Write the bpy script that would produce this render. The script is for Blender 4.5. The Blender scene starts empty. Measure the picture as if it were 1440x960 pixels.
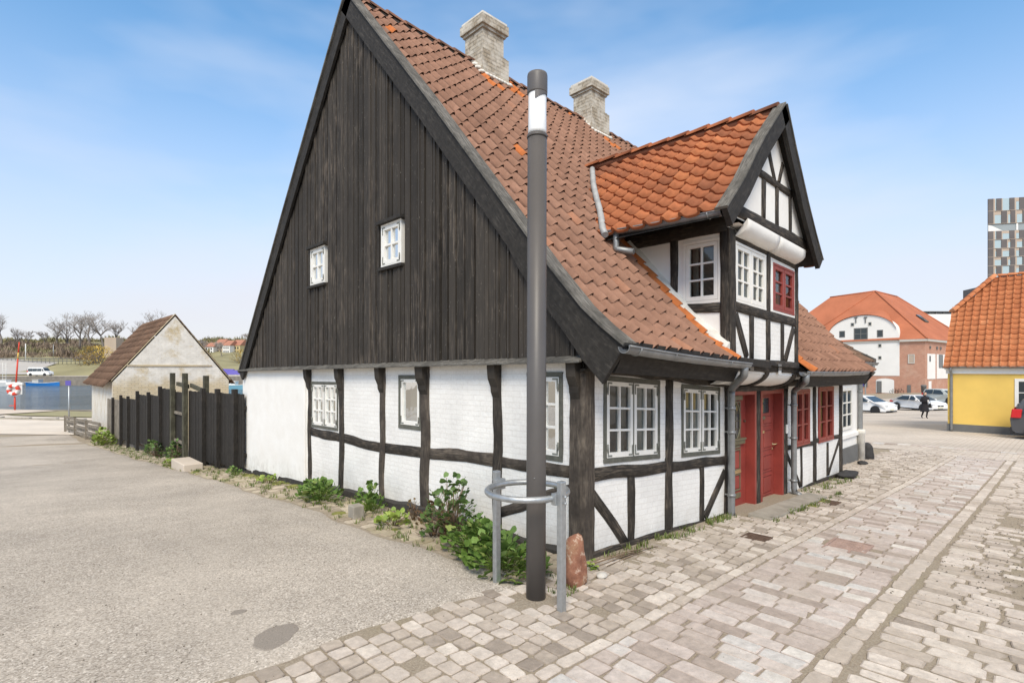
import bpy, math, random
import numpy as np
from mathutils import Vector, Matrix
R = random.Random(7)
C = bpy.context.scene.collection
SC = bpy.context.scene
rad = math.radians

# ------------------------------------------------------------------ camera, sky, sun, exposure
CAM = (-4.1995, -3.3293, 1.9)
WX, WY = 0.69263, 0.72129            # level viewing direction of the photographer
cd = bpy.data.cameras.new('camera'); cam = bpy.data.objects.new('camera', cd); C.objects.link(cam)
cam.location = CAM; cam.rotation_euler = (rad(90), 0, -math.atan2(WX, WY))
cd.sensor_width = 36; cd.lens = 18.725; cd.shift_y = 38 / 1440; cd.clip_start = .05; cd.clip_end = 5000
SC.camera = cam
SUN_EL, SUN_AZ = 46, math.atan2(-WX, -WY) + rad(5)     # azimuth measured clockwise from +Y
world = bpy.data.worlds.new('World'); SC.world = world; world.use_nodes = True
wt = world.node_tree; bg = wt.nodes['Background']
sky = wt.nodes.new('ShaderNodeTexSky'); sky.sky_type = 'NISHITA'; sky.sun_disc = False
sky.sun_elevation = rad(SUN_EL); sky.sun_rotation = SUN_AZ
sky.air_density = 1.0; sky.dust_density = .25; sky.ozone_density = 4.0
tc = wt.nodes.new('ShaderNodeTexCoord')
mp = wt.nodes.new('ShaderNodeMapping'); mp.inputs['Scale'].default_value = (1.0, 1.0, 3.2); mp.inputs['Rotation'].default_value = (.25, .1, .9); mp.inputs['Location'].default_value = (.35, .2, .1)
cn = wt.nodes.new('ShaderNodeTexNoise'); cn.inputs['Scale'].default_value = 1.15; cn.inputs['Detail'].default_value = 5; cn.inputs['Roughness'].default_value = .5
cr = wt.nodes.new('ShaderNodeValToRGB'); cr.color_ramp.elements[0].position = .44; cr.color_ramp.elements[1].position = .70
cr.color_ramp.elements[0].color = (.0, .0, .0, 1); cr.color_ramp.elements[1].color = (.55, .55, .55, 1)
sx = wt.nodes.new('ShaderNodeSeparateXYZ')
hz = wt.nodes.new('ShaderNodeMapRange'); hz.inputs['From Min'].default_value = .54; hz.inputs['From Max'].default_value = .0
hz.inputs['To Min'].default_value = .0; hz.inputs['To Max'].default_value = .86; hz.interpolation_type = 'SMOOTHSTEP'
mx = wt.nodes.new('ShaderNodeMath'); mx.operation = 'MAXIMUM'
mix = wt.nodes.new('ShaderNodeMix'); mix.data_type = 'RGBA'
mix.inputs['B'].default_value = (3.95, 3.62, 3.85, 1)
L = wt.links.new
L(tc.outputs['Generated'], mp.inputs['Vector']); L(mp.outputs['Vector'], cn.inputs['Vector']); L(cn.outputs['Fac'], cr.inputs['Fac'])
L(tc.outputs['Generated'], sx.inputs['Vector']); L(sx.outputs['Z'], hz.inputs['Value'])
mx.inputs[0].default_value = 0; L(hz.outputs['Result'], mx.inputs[1])
tint = wt.nodes.new('ShaderNodeMix'); tint.data_type = 'RGBA'; tint.blend_type = 'MULTIPLY'; tint.inputs['Factor'].default_value = 1; tint.inputs['B'].default_value = (.93, 1.22, 1.20, 1)
cl2 = wt.nodes.new('ShaderNodeMix'); cl2.data_type = 'RGBA'; cl2.inputs['B'].default_value = (4.9, 5.0, 5.35, 1)
L(sky.outputs['Color'], tint.inputs['A']); L(cr.outputs['Color'], cl2.inputs['Factor']); L(tint.outputs['Result'], cl2.inputs['A']); top_fill = wt.nodes.new('ShaderNodeMapRange'); top_fill.inputs['From Min'].default_value = .57; top_fill.inputs['From Max'].default_value = .86; top_fill.inputs['To Min'].default_value = 0; top_fill.inputs['To Max'].default_value = .85; top_fill.interpolation_type = 'SMOOTHSTEP'
over = wt.nodes.new('ShaderNodeMix'); over.data_type = 'RGBA'; over.inputs['B'].default_value = (4.9, 4.35, 3.75, 1)     # warm fill light added to the unseen sky overhead, warms the ground
L(sx.outputs['Z'], top_fill.inputs['Value']); L(top_fill.outputs['Result'], over.inputs['Factor'])
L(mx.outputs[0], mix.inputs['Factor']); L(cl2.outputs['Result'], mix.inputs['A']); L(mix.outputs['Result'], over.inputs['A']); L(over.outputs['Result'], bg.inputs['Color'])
bg.inputs['Strength'].default_value = 0.14
sl = bpy.data.lights.new('sun', 'SUN'); sun = bpy.data.objects.new('sun', sl); C.objects.link(sun)
sl.energy = 2.35; sl.angle = rad(24); sl.color = (1, .905, .765)
sd = Vector((math.sin(SUN_AZ) * math.cos(rad(SUN_EL)), math.cos(SUN_AZ) * math.cos(rad(SUN_EL)), math.sin(rad(SUN_EL))))
sun.rotation_euler = sd.to_track_quat('Z', 'Y').to_euler()
SC.view_settings.view_transform = 'Standard'; SC.view_settings.look = 'None'
SC.view_settings.exposure = 0.56; SC.view_settings.gamma = 1
SC.render.engine = 'CYCLES'; SC.cycles.use_denoising = True; SC.cycles.max_bounces = 6

# ------------------------------------------------------------------ ground heights (u along the street, v along the gable)
def gu(u): return float(np.interp(u, [-60, -8, 0, 8.7, 40, 58, 120, 900], [.35, .3, 0, -.36, -1.29, -1.7, -1.9, -2.0]))
def gv(v): return float(np.interp(v, [-90, 0, 4, 10.2, 18, 31, 40, 52, 90], [.0, 0, -.17, -.55, -1.12, -1.9, -2.15, -2.3, -2.3]))
def g(u, v): return gu(u) + gv(v)
def XD(X, D): return (CAM[0] + X * WY + D * WX, CAM[1] - X * WX + D * WY)   # metres right of / ahead of the standpoint -> u, v

# ------------------------------------------------------------------ mesh builder
class MB:
    def __init__(s): s.V = []; s.F = []; s.r = []; s.m = []; s.uv = []; s.sm = []
    def v(s, p): s.V.append((p[0], p[1], p[2])); return len(s.V) - 1
    def f(s, pts, rnd=0., mat=0, uv=None, sm=False, idx=False):
        ids = list(pts) if idx else [s.v(p) for p in pts]
        s.F.append(ids); s.r.append(rnd); s.m.append(mat); s.sm.append(sm); s.uv.append(uv or [(0, 0)] * len(ids))
    def hexa(s, p, rnd=0., mat=0, L=1.):
        b = len(s.V)
        for q in p: s.v(q)
        for k in ((0, 3, 2, 1), (4, 5, 6, 7), (0, 1, 5, 4), (1, 2, 6, 5), (2, 3, 7, 6), (3, 0, 4, 7)):
            s.f([b + i for i in k], rnd, mat, [(0, 0), (0, .1), (L, .1), (L, 0)], idx=True)
    def box(s, x0, x1, y0, y1, z0, z1, rnd=0., mat=0):
        s.hexa([(x0, y0, z0), (x1, y0, z0), (x1, y1, z0), (x0, y1, z0), (x0, y0, z1), (x1, y0, z1), (x1, y1, z1), (x0, y1, z1)], rnd, mat)
    def pbox(s, P, a0, a1, b0, b1, n0, n1, rnd=0., mat=0):
        s.hexa([P(a0, b0, n0), P(a1, b0, n0), P(a1, b0, n1), P(a0, b0, n1), P(a0, b1, n0), P(a1, b1, n0), P(a1, b1, n1), P(a0, b1, n1)], rnd, mat)
    def ring(s, c, ax, r, n, ref=None, sq=1.):
        ax = Vector(ax).normalized(); ref = Vector(ref or ((0, 0, 1) if abs(ax.z) < .9 else (1, 0, 0)))
        e1 = ax.cross(ref).normalized(); e2 = ax.cross(e1)
        return [s.v(Vector(c) + e1 * (r * math.cos(2 * math.pi * k / n)) + e2 * (r * sq * math.sin(2 * math.pi * k / n))) for k in range(n)]
    def tube(s, pts, rs, n=8, rnd=0., mat=0, cap=True, closed=False):
        pts = [Vector(p) for p in pts]; N = len(pts)
        if not hasattr(rs, '__len__'): rs = [rs] * N
        rg = []
        ref = None
        for i, p in enumerate(pts):
            a = pts[(i - 1) % N] if (i or closed) else pts[0]; b = pts[(i + 1) % N] if (i < N - 1 or closed) else pts[-1]
            ax = (b - a).normalized()
            if ref is None: ref = Vector((0, 0, 1)) if abs(ax.z) < .9 else Vector((1, 0, 0))
            rg.append(s.ring(p, ax, rs[i], n, ref))
        for i in range(N if closed else N - 1):
            A, B = rg[i], rg[(i + 1) % N]
            for k in range(n):
                s.f([A[k], A[(k + 1) % n], B[(k + 1) % n], B[k]], rnd, mat, sm=True, idx=True)
        if cap and not closed:
            s.f(rg[0][::-1], rnd, mat, idx=True); s.f(rg[-1], rnd, mat, idx=True)
    def lathe(s, prof, c=(0, 0, 0), n=24, rnd=0., mat=0, axis=None, sm=True):
        c = Vector(c); ax = Vector(axis or (0, 0, 1)).normalized(); rg = []
        for r, z in prof: rg.append(s.ring(c + ax * z, ax, max(r, 1e-4), n))
        for i in range(len(rg) - 1):
            for k in range(n): s.f([rg[i][k], rg[i][(k + 1) % n], rg[i + 1][(k + 1) % n], rg[i + 1][k]], rnd, mat, sm=sm, idx=True)
        s.f(rg[0][::-1], rnd, mat, idx=True); s.f(rg[-1], rnd, mat, idx=True)
    def obj(s, name, mats, parent=None, bevel=0.):
        me = bpy.data.meshes.new(name); me.from_pydata(s.V, [], s.F)
        if not isinstance(mats, (list, tuple)): mats = [mats]
        for m in mats: me.materials.append(m)
        me.polygons.foreach_set('material_index', s.m); me.polygons.foreach_set('use_smooth', s.sm)
        at = me.attributes.new('rnd', 'FLOAT', 'FACE'); at.data.foreach_set('value', s.r)
        uvl = me.uv_layers.new(name='UVMap'); flat = [c for fu in s.uv for p in fu for c in p]
        uvl.data.foreach_set('uv', flat)
        me.update()
        o = bpy.data.objects.new(name, me); C.objects.link(o)
        if parent: o.parent = parent
        if bevel:
            b = o.modifiers.new('bevel', 'BEVEL'); b.width = bevel; b.segments = 2; b.limit_method = 'ANGLE'
        return o

def tag(o, label=None, cat=None, group=None, kind=None):
    if label: o['label'] = label
    if cat: o['category'] = cat
    if group: o['group'] = group
    if kind: o['kind'] = kind
    return o
def empty(name, loc, label, cat, group=None, rz=0):
    o = bpy.data.objects.new(name, None); C.objects.link(o); o.location = loc; o.rotation_euler = (0, 0, rz)
    o.empty_display_size = .3
    return tag(o, label, cat, group)

# ------------------------------------------------------------------ materials
class NT:
    def __init__(s, name):
        s.m = bpy.data.materials.new(name); s.m.use_nodes = True; s.t = s.m.node_tree; s.b = s.t.nodes['Principled BSDF']; s.out = s.t.nodes['Material Output']
    def put(s, sock, v):
        if isinstance(v, bpy.types.NodeSocket): s.t.links.new(v, sock)
        elif v is not None:
            if hasattr(v, '__len__') and len(v) == 3 and sock.type == 'RGBA': v = (*v, 1)
            sock.default_value = v
    def n(s, typ, outp=0, props=None, **ins):
        nd = s.t.nodes.new('ShaderNode' + typ)
        for k, v in (props or {}).items(): setattr(nd, k, v)
        for k, v in ins.items():
            k = k.replace('_', ' ')
            s.put(nd.inputs[int(k[1:])] if k[0] == 'i' and k[1:].isdigit() else nd.inputs[k], v)
        return nd.outputs[outp]
    def co(s, kind='Object', scale=(1, 1, 1)):
        o = s.n('UVMap') if kind == 'UV' else s.n('TexCoord', kind)
        return s.n('Mapping', Vector=o, Scale=scale)
    def noise(s, vec, scale, detail=4, rough=.55, dist=0.): return s.n('TexNoise', 'Fac', Vector=vec, Scale=scale, Detail=detail, Roughness=rough, Distortion=dist)
    def ramp(s, fac, stops, interp='LINEAR'):
        nd = s.t.nodes.new('ShaderNodeValToRGB'); r = nd.color_ramp; r.interpolation = interp
        while len(r.elements) < len(stops): r.elements.new(.5)
        for e, (p, c) in zip(r.elements, stops):
            e.position = p; e.color = (*c, 1) if hasattr(c, '__len__') else (c, c, c, 1)
        s.put(nd.inputs['Fac'], fac); return nd.outputs['Color']
    def mix(s, fac, a, b, mode='MIX'):
        nd = s.t.nodes.new('ShaderNodeMix'); nd.data_type = 'RGBA'; nd.blend_type = mode
        s.put(nd.inputs['Factor'], fac); s.put(nd.inputs['A'], a); s.put(nd.inputs['B'], b); return nd.outputs['Result']
    def math(s, op, a, b=0.): return s.n('Math', 0, {'operation': op}, i0=a, i1=b)
    def rnd(s): return s.n('Attribute', 'Fac', {'attribute_name': 'rnd'})
    def z(s): return s.n('SeparateXYZ', 'Z', Vector=s.n('TexCoord', 'Object'))
    def bump(s, h, strength=.3, dist=.01, prev=None):
        nd = s.t.nodes.new('ShaderNodeBump'); nd.inputs['Strength'].default_value = strength; nd.inputs['Distance'].default_value = dist
        s.put(nd.inputs['Height'], h)
        if prev: s.put(nd.inputs['Normal'], prev)
        return nd.outputs[0]
    def fin(s, col, rough=.8, normal=None, spec=.3, metal=0.):
        s.put(s.b.inputs['Base Color'], col); s.put(s.b.inputs['Roughness'], rough); s.put(s.b.inputs['Normal'], normal)
        s.b.inputs['Specular IOR Level'].default_value = spec; s.b.inputs['Metallic'].default_value = metal
        return s.m
def sc(c, k): return tuple(x * k for x in c)
def simple(name, col, rough=.7, var=.18, scale=6., bump=.12, bscale=60., spec=.3, metal=0., rnd=0.):
    t = NT(name); c = t.co(); f = t.noise(c, scale, 5)
    col_ = t.ramp(f, [(.25, sc(col, 1 - var)), (.75, sc(col, 1 + var))])
    if rnd: col_ = t.mix(1., col_, t.ramp(t.rnd(), [(0, 1 - rnd), (1, 1.)]), 'MULTIPLY')
    return t.fin(col_, rough, t.bump(t.noise(c, bscale, 4), bump, .01), spec, metal)

def brick_wall(name, cols, mortar, brick=(.24, .067), bumpd=.008, stain=None, mortar_w=.010, peel=None, rough=.85, low=None):
    t = NT(name); c = t.co('UV')
    w = t.n('TexNoise', 'Color', Vector=c, Scale=9., Detail=2.)
    vec = t.mix(.012, c, w, 'ADD')
    nd = t.t.nodes.new('ShaderNodeTexBrick'); nd.offset = .5
    t.put(nd.inputs['Vector'], vec); nd.inputs['Scale'].default_value = 1; nd.inputs['Brick Width'].default_value = brick[0]
    nd.inputs['Row Height'].default_value = brick[1]; nd.inputs['Mortar Size'].default_value = mortar_w; nd.inputs['Mortar Smooth'].default_value = .35
    t.put(nd.inputs['Color1'], cols[0]); t.put(nd.inputs['Color2'], cols[1]); t.put(nd.inputs['Mortar'], mortar)
    big = t.noise(c, 1.3, 6); fine = t.noise(c, 34, 5, .65)
    col = t.mix(1., nd.outputs['Color'], t.ramp(big, [(.3, .88), (.7, 1.06)]), 'MULTIPLY')
    col = t.mix(1., col, t.ramp(fine, [(.3, .93), (.7, 1.05)]), 'MULTIPLY')
    if peel:      # old limewash still sitting on part of the bricks
        pc, lo, hi, ps = peel
        pm = t.math('MULTIPLY', t.ramp(t.noise(c, ps, 8, .68), [(lo, 0.), (hi, 1.)]), t.ramp(t.n('Math', 0, {'operation': 'ADD'}, i0=nd.outputs['Fac'], i1=t.noise(c, 4, 5)), [(.6, 1.), (1.4, .82)]))
        if low: pm = t.math('MULTIPLY', pm, t.n('MapRange', 0, {}, Value=t.math('ADD', t.n('SeparateXYZ', 'Y', Vector=c), t.math('MULTIPLY', t.noise(c, 1.2, 5), 1.6)), From_Min=low[0], From_Max=low[1], To_Min=.12, To_Max=1.))
        col = t.mix(pm, col, t.mix(1., pc, t.ramp(t.noise(c, 3, 6), [(.3, .8), (.7, 1.05)]), 'MULTIPLY'))
    if stain:     # splash dirt along the foot of the wall
        sm = t.math('MULTIPLY', t.ramp(t.n('SeparateXYZ', 'Y', Vector=c), [(0, 1.), (1, 0.)]), t.ramp(t.noise(c, 5, 7, .7), [(.4, 0.), (.7, 1.)]))
        zz = t.n('MapRange', 0, {}, Value=t.n('SeparateXYZ', 'Y', Vector=c), From_Min=stain[1], From_Max=stain[2], To_Min=1., To_Max=0.)
        col = t.mix(t.math('MULTIPLY', zz, t.ramp(t.noise(c, 6, 7, .7), [(.38, 0.), (.68, .9)])), col, stain[0])
    nb = t.bump(t.math('MULTIPLY', nd.outputs['Fac'], t.ramp(t.noise(c, 2.6, 4), [(.38, .15), (.68, 1.)])), -.55, bumpd)
    nb = t.bump(t.noise(c, 20, 6, .65), .35, .012, nb)
    nb = t.bump(t.noise(c, 3.2, 3), .5, .03, nb)
    return t.fin(col, rough, nb, .25)

M = {}
M['limewash'] = brick_wall('white_limewashed_brick', [(.82, .80, .765), (.85, .835, .80)], (.76, .735, .695), (.23, .064), .008, ((.40, .36, .29), -.35, .36), .006)
M['limewash_dark'] = M['limewash']
M['plaster'] = (lambda t: t.fin(t.mix(t.math('MULTIPLY', t.n('MapRange', 0, {}, Value=t.z(), From_Min=-.6, From_Max=.1, To_Min=1., To_Max=0.), t.ramp(t.noise(t.co(), 7, 7, .7), [(.45, 0.), (.7, .8)])),
    t.ramp(t.noise(t.co(), 2.2, 6), [(.3, (.79, .765, .72)), (.7, (.85, .835, .80))]), (.36, .33, .27)), .85,
    t.bump(t.noise(t.co(), 18, 6, .6), .25, .01, t.bump(t.noise(t.co(), 2.5, 3), .5, .02)), .2))(NT('white_plaster'))
def timber(name, dark, worn, lo, hi, rough=.75):
    t = NT(name); u = t.co('UV', (3, 26, 1)); u2 = t.co('UV', (1.2, 5, 1))
    ob = t.co('Object')
    gr = t.noise(u, 1.6, 7, .65); big = t.noise(ob, 3.1, 5, .6)
    m = t.math('MULTIPLY', t.ramp(gr, [(lo, 0.), (hi, 1.)]), t.ramp(big, [(.40, .05), (.58, 1.)]))
    col = t.mix(m, t.ramp(t.noise(ob, 14, 5), [(.3, sc(dark, .75)), (.7, sc(dark, 1.3))]), worn)
    chips = t.ramp(t.noise(ob, 55, 3, .6), [(.73, 0.), (.78, .4)])
    col = t.mix(chips, col, (.55, .52, .47))
    nb = t.bump(gr, .55, .010, t.bump(big, .4, .015))
    return t.fin(col, rough, nb, .25)
M['timber'] = timber('tarred_timber', (.030, .026, .022), (.16, .128, .098), .46, .70)
M['timber_old'] = timber('weathered_brown_timber', (.050, .041, .034), (.17, .14, .11), .40, .68)
M['board_black'] = timber('black_roof_board', (.030, .027, .024), (.095, .085, .073), .5, .78)
M['board_grey'] = timber('grey_weathered_board', (.085, .08, .07), (.24, .225, .20), .4, .65)
def cladding():
    t = NT('tarred_boarding'); u = t.co('UV', (2.2, 30, 1)); ob = t.co('Object')
    r = t.rnd()
    off = t.n('CombineXYZ', X=t.math('MULTIPLY', r, 37.), Y=t.math('MULTIPLY', r, 91.))
    uu = t.n('VectorMath', 0, {'operation': 'ADD'}, i0=u, i1=off)
    gr = t.noise(uu, 1.2, 8, .68)
    base = t.mix(1., (.037, .032, .027), t.ramp(r, [(0, .65), (1, 1.35)]), 'MULTIPLY')
    base = t.mix(t.ramp(t.noise(ob, 1.4, 4), [(.35, 0.), (.7, .5)]), base, (.056, .048, .040))
    worn = t.math('MULTIPLY', t.ramp(gr, [(.50, 0.), (.72, 1.)]), t.ramp(t.noise(ob, .8, 5, .6), [(.42, .08), (.66, 1.)]))
    col = t.mix(worn, base, (.235, .19, .15))
    chips = t.ramp(t.noise(t.co('Object', (1, 1, .35)), 60, 4, .65), [(.665, 0.), (.72, .7)])
    col = t.mix(chips, col, (.42, .38, .33))
    col = t.mix(t.math('LESS_THAN', r, -.5), col, (.012, .011, .010))
    return t.fin(col, .78, t.bump(gr, .6, .008), .25)
M['cladding'] = cladding()
def tile_mat(name, stops, fresh, lichen=(.30, .28, .20), lich=.66):
    t = NT(name); ob = t.co(); r = t.rnd()
    col = t.ramp(t.n('Clamp', Value=r), stops)
    col = t.mix(1., col, t.ramp(t.noise(ob, 7, 6, .65), [(.25, .74), (.75, 1.2)]), 'MULTIPLY')
    col = t.mix(t.ramp(t.noise(ob, .9, 4), [(.4, 0.), (.7, .35)]), col, sc(stops[1][1], .75))
    col = t.mix(t.ramp(t.noise(ob, 22, 6, .7), [(lich, 0.), (lich + .12, .65)]), col, lichen)
    col = t.mix(t.math('GREATER_THAN', r, 1.05), col, t.mix(1., fresh, t.ramp(t.noise(ob, 9, 5), [(.3, .75), (.7, 1.15)]), 'MULTIPLY'))
    return t.fin(col, .82, t.bump(t.noise(ob, 70, 5, .6), .25, .006), .2)
M['tile'] = tile_mat('old_red_brown_tile', [(0, (.22, .117, .079)), (.5, (.285, .155, .105)), (.9, (.33, .182, .125)), (1., (.37, .18, .11))], (.50, .16, .050))
M['tile_dormer'] = tile_mat('orange_tile', [(0, (.20, .085, .050)), (.4, (.36, .125, .058)), (.8, (.47, .165, .070)), (1., (.52, .19, .08))], (.5, .17, .06), (.26, .24, .19), .64)
M['tile_yellow'] = tile_mat('bright_orange_tile', [(0, (.43, .15, .065)), (.5, (.52, .19, .08)), (1., (.58, .24, .11))], (.5, .17, .06), (.30, .27, .22), .68)
M['tile_hut'] = tile_mat('dark_brown_tile', [(0, (.10, .064, .046)), (.5, (.17, .105, .072)), (1., (.25, .155, .105))], (.5, .17, .06), (.20, .19, .12), .62)
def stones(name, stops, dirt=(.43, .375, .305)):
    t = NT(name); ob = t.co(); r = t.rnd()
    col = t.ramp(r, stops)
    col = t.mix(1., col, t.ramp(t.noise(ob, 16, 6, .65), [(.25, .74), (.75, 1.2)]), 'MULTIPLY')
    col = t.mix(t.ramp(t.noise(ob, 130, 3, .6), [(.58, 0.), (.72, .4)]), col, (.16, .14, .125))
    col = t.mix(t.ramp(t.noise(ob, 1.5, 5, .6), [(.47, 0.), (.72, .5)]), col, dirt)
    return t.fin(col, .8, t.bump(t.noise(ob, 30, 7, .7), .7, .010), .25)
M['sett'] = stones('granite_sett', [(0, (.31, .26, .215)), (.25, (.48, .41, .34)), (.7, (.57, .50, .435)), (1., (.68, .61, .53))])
M['paver'] = stones('worn_paver', [(0, (.36, .295, .25)), (.2, (.49, .415, .365)), (.55, (.56, .485, .435)), (.75, (.60, .545, .495)), (.88, (.56, .54, .51)), (1., (.68, .635, .57))])
M['sett_mossy'] = stones('mossy_sett', [(0, (.33, .27, .20)), (.5, (.45, .38, .285)), (1., (.56, .48, .37))], (.26, .245, .10))
def asphalt():
    t = NT('worn_asphalt'); ob = t.co()
    gr = t.n('TexVoronoi', 'Color', Vector=ob, Scale=95.)
    gv_ = t.n('SeparateXYZ', 0, Vector=gr)
    col = t.ramp(gv_, [(0, (.27, .235, .195)), (.35, (.44, .39, .33)), (.8, (.55, .49, .42)), (1., (.74, .68, .60))])
    col = t.mix(1., col, t.ramp(t.noise(ob, .42, 6, .62), [(.3, .74), (.68, 1.06)]), 'MULTIPLY')
    col = t.mix(1., col, t.ramp(t.noise(ob, 2.6, 6, .7), [(.3, .90), (.7, 1.06)]), 'MULTIPLY')
    col = t.mix(t.ramp(t.noise(t.co('Object', (.5, .08, .5)), 1.6, 5, .6), [(.5, 0.), (.75, .45)]), col, (.56, .50, .425))
    mp_ = t.ramp(t.n('SeparateXYZ', 0, Vector=ob), [(0, 0.), (1, 0.)])
    return t.fin(col, .88, t.bump(t.noise(ob, 120, 4, .7), .6, .006), .2)
M['asphalt'] = asphalt()
M['patch'] = (lambda t: t.fin(t.ramp(t.noise(t.co(), 120, 4, .7), [(.3, (.20, .175, .15)), (.7, (.36, .32, .275))]), .9, t.bump(t.noise(t.co(), 120, 4, .7), .5, .005), .2))(NT('dark_asphalt_patch'))
def sand():
    t = NT('joint_sand'); ob = t.co()
    col = t.ramp(t.noise(ob, 60, 6, .7), [(.25, (.21, .17, .125)), (.55, (.36, .305, .235)), (.8, (.49, .425, .34))])
    col = t.mix(t.ramp(t.noise(ob, 1.1, 5, .6), [(.5, 0.), (.7, .35)]), col, (.30, .265, .165))
    return t.fin(col, .95, t.bump(t.noise(ob, 75, 5, .7), .7, .012), .15)
M['sand'] = sand()
def plaza():
    t = NT('pale_paving'); ob = t.co()
    nd = t.t.nodes.new('ShaderNodeTexBrick'); t.put(nd.inputs['Vector'], t.mix(.04, ob, t.n('TexNoise', 'Color', Vector=ob, Scale=5.), 'ADD')); nd.inputs['Scale'].default_value = 1
    nd.inputs['Brick Width'].default_value = .2; nd.inputs['Row Height'].default_value = .14; nd.inputs['Mortar Size'].default_value = .014
    for k, c_ in (('Color1', (.54, .475, .405)), ('Color2', (.60, .535, .46)), ('Mortar', (.46, .40, .33))): t.put(nd.inputs[k], c_)
    col = t.mix(1., nd.outputs['Color'], t.ramp(t.noise(ob, .25, 6, .62), [(.3, .80), (.7, 1.12)]), 'MULTIPLY')
    return t.fin(col, .9, t.bump(nd.outputs['Fac'], -.4, .01), .2)
M['plaza'] = plaza()
M['concrete'] = simple('pale_concrete', (.64, .57, .485), .9, .14, .6, .2, 40)
M['concrete_pier'] = simple('sandy_concrete', (.60, .52, .43), .9, .1, .8, .2, 40)
M['kerb'] = simple('kerb_granite', (.34, .31, .26), .85, .25, 9, .4, 40)
M['step'] = simple('worn_step_stone', (.33, .30, .25), .85, .25, 5, .4, 30)
M['boulder'] = (lambda t: t.fin(t.mix(t.ramp(t.noise(t.co(), 12, 7, .7), [(.56, 0.), (.64, .85)]), t.ramp(t.noise(t.co(), 6, 6, .65), [(.3, (.20, .085, .055)), (.5, (.34, .16, .10)), (.7, (.42, .27, .16))]), (.60, .46, .36)), .85, t.bump(t.noise(t.co(), 14, 7, .65), .9, .02), .25))(NT('red_granite'))
M['stone_black'] = simple('tarred_stone', (.045, .043, .042), .75, .3, 8, .6, 20)
M['pebble'] = simple('pale_pebble', (.55, .52, .47), .6, .1, 9, .1, 40)
M['hut_brick'] = brick_wall('peeling_yellow_brick', [(.58, .46, .27), (.68, .57, .38)], (.47, .39, .27), (.30, .105), .010, ((.33, .30, .24), -2.2, -1.2), .020, ((.79, .755, .69), .34, .47, .9), low=(1.75, 2.3))
M['hut_side'] = brick_wall('whitewashed_hut_side', [(.58, .46, .27), (.68, .57, .38)], (.47, .39, .27), (.30, .105), .010, ((.33, .30, .24), -2.2, -1.2), .020, ((.79, .755, .69), .36, .50, .9))
M['chimney'] = brick_wall('limewashed_chimney_brick', [(.33, .27, .19), (.46, .395, .30)], (.24, .205, .155), (.24, .075), .014, None, .016, ((.62, .575, .49), .42, .58, 3.4))
M['warehouse_brick'] = brick_wall('pale_red_brick', [(.47, .215, .14), (.53, .27, .18)], (.50, .34, .26), (.25, .08), .006, None, .012, ((.58, .40, .30), .50, .75, .35))
M['roof_red'] = (lambda t: t.fin(t.mix(1., t.mix(t.ramp(t.n('TexWave', 'Fac', {'bands_direction': 'Z'}, Vector=t.co(), Scale=1.1, Distortion=.3, Detail=2.), [(.0, 0.), (.2, .55)]), (.36, .12, .06), (.55, .20, .11)), t.ramp(t.noise(t.co(), .22, 6, .6), [(.3, .85), (.7, 1.12)]), 'MULTIPLY'), .85, None, .2))(NT('red_orange_roof'))
M['white_far'] = simple('white_rendered_wall', (.80, .78, .74), .85, .05, .4, .1, 10)
M['cornice'] = simple('pale_cornice', (.52, .50, .45), .8, .06, 2, .1, 10)
M['yellow'] = simple('yellow_rendered_wall', (.78, .53, .135), .85, .10, .9, .15, 30)
M['plinth'] = simple('grey_plinth', (.15, .15, .145), .8, .12, 3, .2, 30)
M['plinth_black'] = simple('tarred_plinth', (.050, .046, .042), .85, .35, 9, .5, 25)
M['white'] = simple('white_paint', (.80, .78, .73), .45, .05, 9, .08, 70)
M['frame_grey'] = simple('grey_green_window_frame', (.115, .115, .095), .7, .3, 14, .3, 60)
M['fitting'] = simple('grey_painted_fitting', (.20, .205, .18), .6, .25, 30, .2, 80)
M['red'] = simple('red_door_paint', (.275, .050, .038), .45, .24, 3, .12, 60, .4)
M['red_dark'] = simple('dark_red_window_paint', (.27, .050, .038), .45, .18, 8, .15, 60, .4)
M['brown_trim'] = simple('olive_moulding', (.16, .14, .085), .5, .2, 12, .1, 60)
M['zinc'] = simple('weathered_zinc', (.27, .275, .275), .5, .22, 7, .15, 50, .4, .55)
M['galv'] = simple('galvanised_steel', (.42, .44, .45), .45, .16, 22, .10, 60, .4, .75)
M['lamp_paint'] = simple('grey_brown_lamp_paint', (.098, .089, .083), .42, .08, 3, .05, 120, .4)
M['lamp_cap'] = simple('grey_lamp_cap', (.115, .105, .10), .45, .08, 5, .05, 120, .4)
M['brass'] = simple('brass', (.62, .48, .26), .35, .1, 20, .05, 60, .5, .8)
M['lead'] = simple('grey_lead', (.40, .41, .41), .6, .25, 6, .3, 30, .3, .2)
M['mortar'] = simple('white_mortar', (.66, .63, .57), .9, .2, 7, .6, 25)
M['interior'] = simple('dim_room', (.17, .155, .135), .9, .3, 1.5, 0, 10)
M['curtain'] = simple('pale_curtain', (.36, .345, .31), .9, .15, 4, .4, 14)
M['curtain_yellow'] = simple('ochre_curtain', (.62, .42, .12), .9, .15, 6, .4, 20)
def glass(name, tint=(.82, .87, .86), refl=.10):
    t = NT(name); fr = t.n('LayerWeight', 'Fresnel', Blend=.35)
    nb = t.bump(t.noise(t.co(), 3.5, 2), .10, .02)
    g_ = t.n('BsdfGlossy', 0, Color=(.9, .93, .95), Roughness=.03, Normal=nb); tr = t.n('BsdfTransparent', 0, Color=tint)
    sh = t.t.nodes.new('ShaderNodeMixShader'); t.put(sh.inputs[0], t.math('ADD', t.math('MULTIPLY', fr, .75), refl)); t.put(sh.inputs[1], tr); t.put(sh.inputs[2], g_)
    t.t.links.new(sh.outputs[0], t.out.inputs[0]); return t.m
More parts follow.
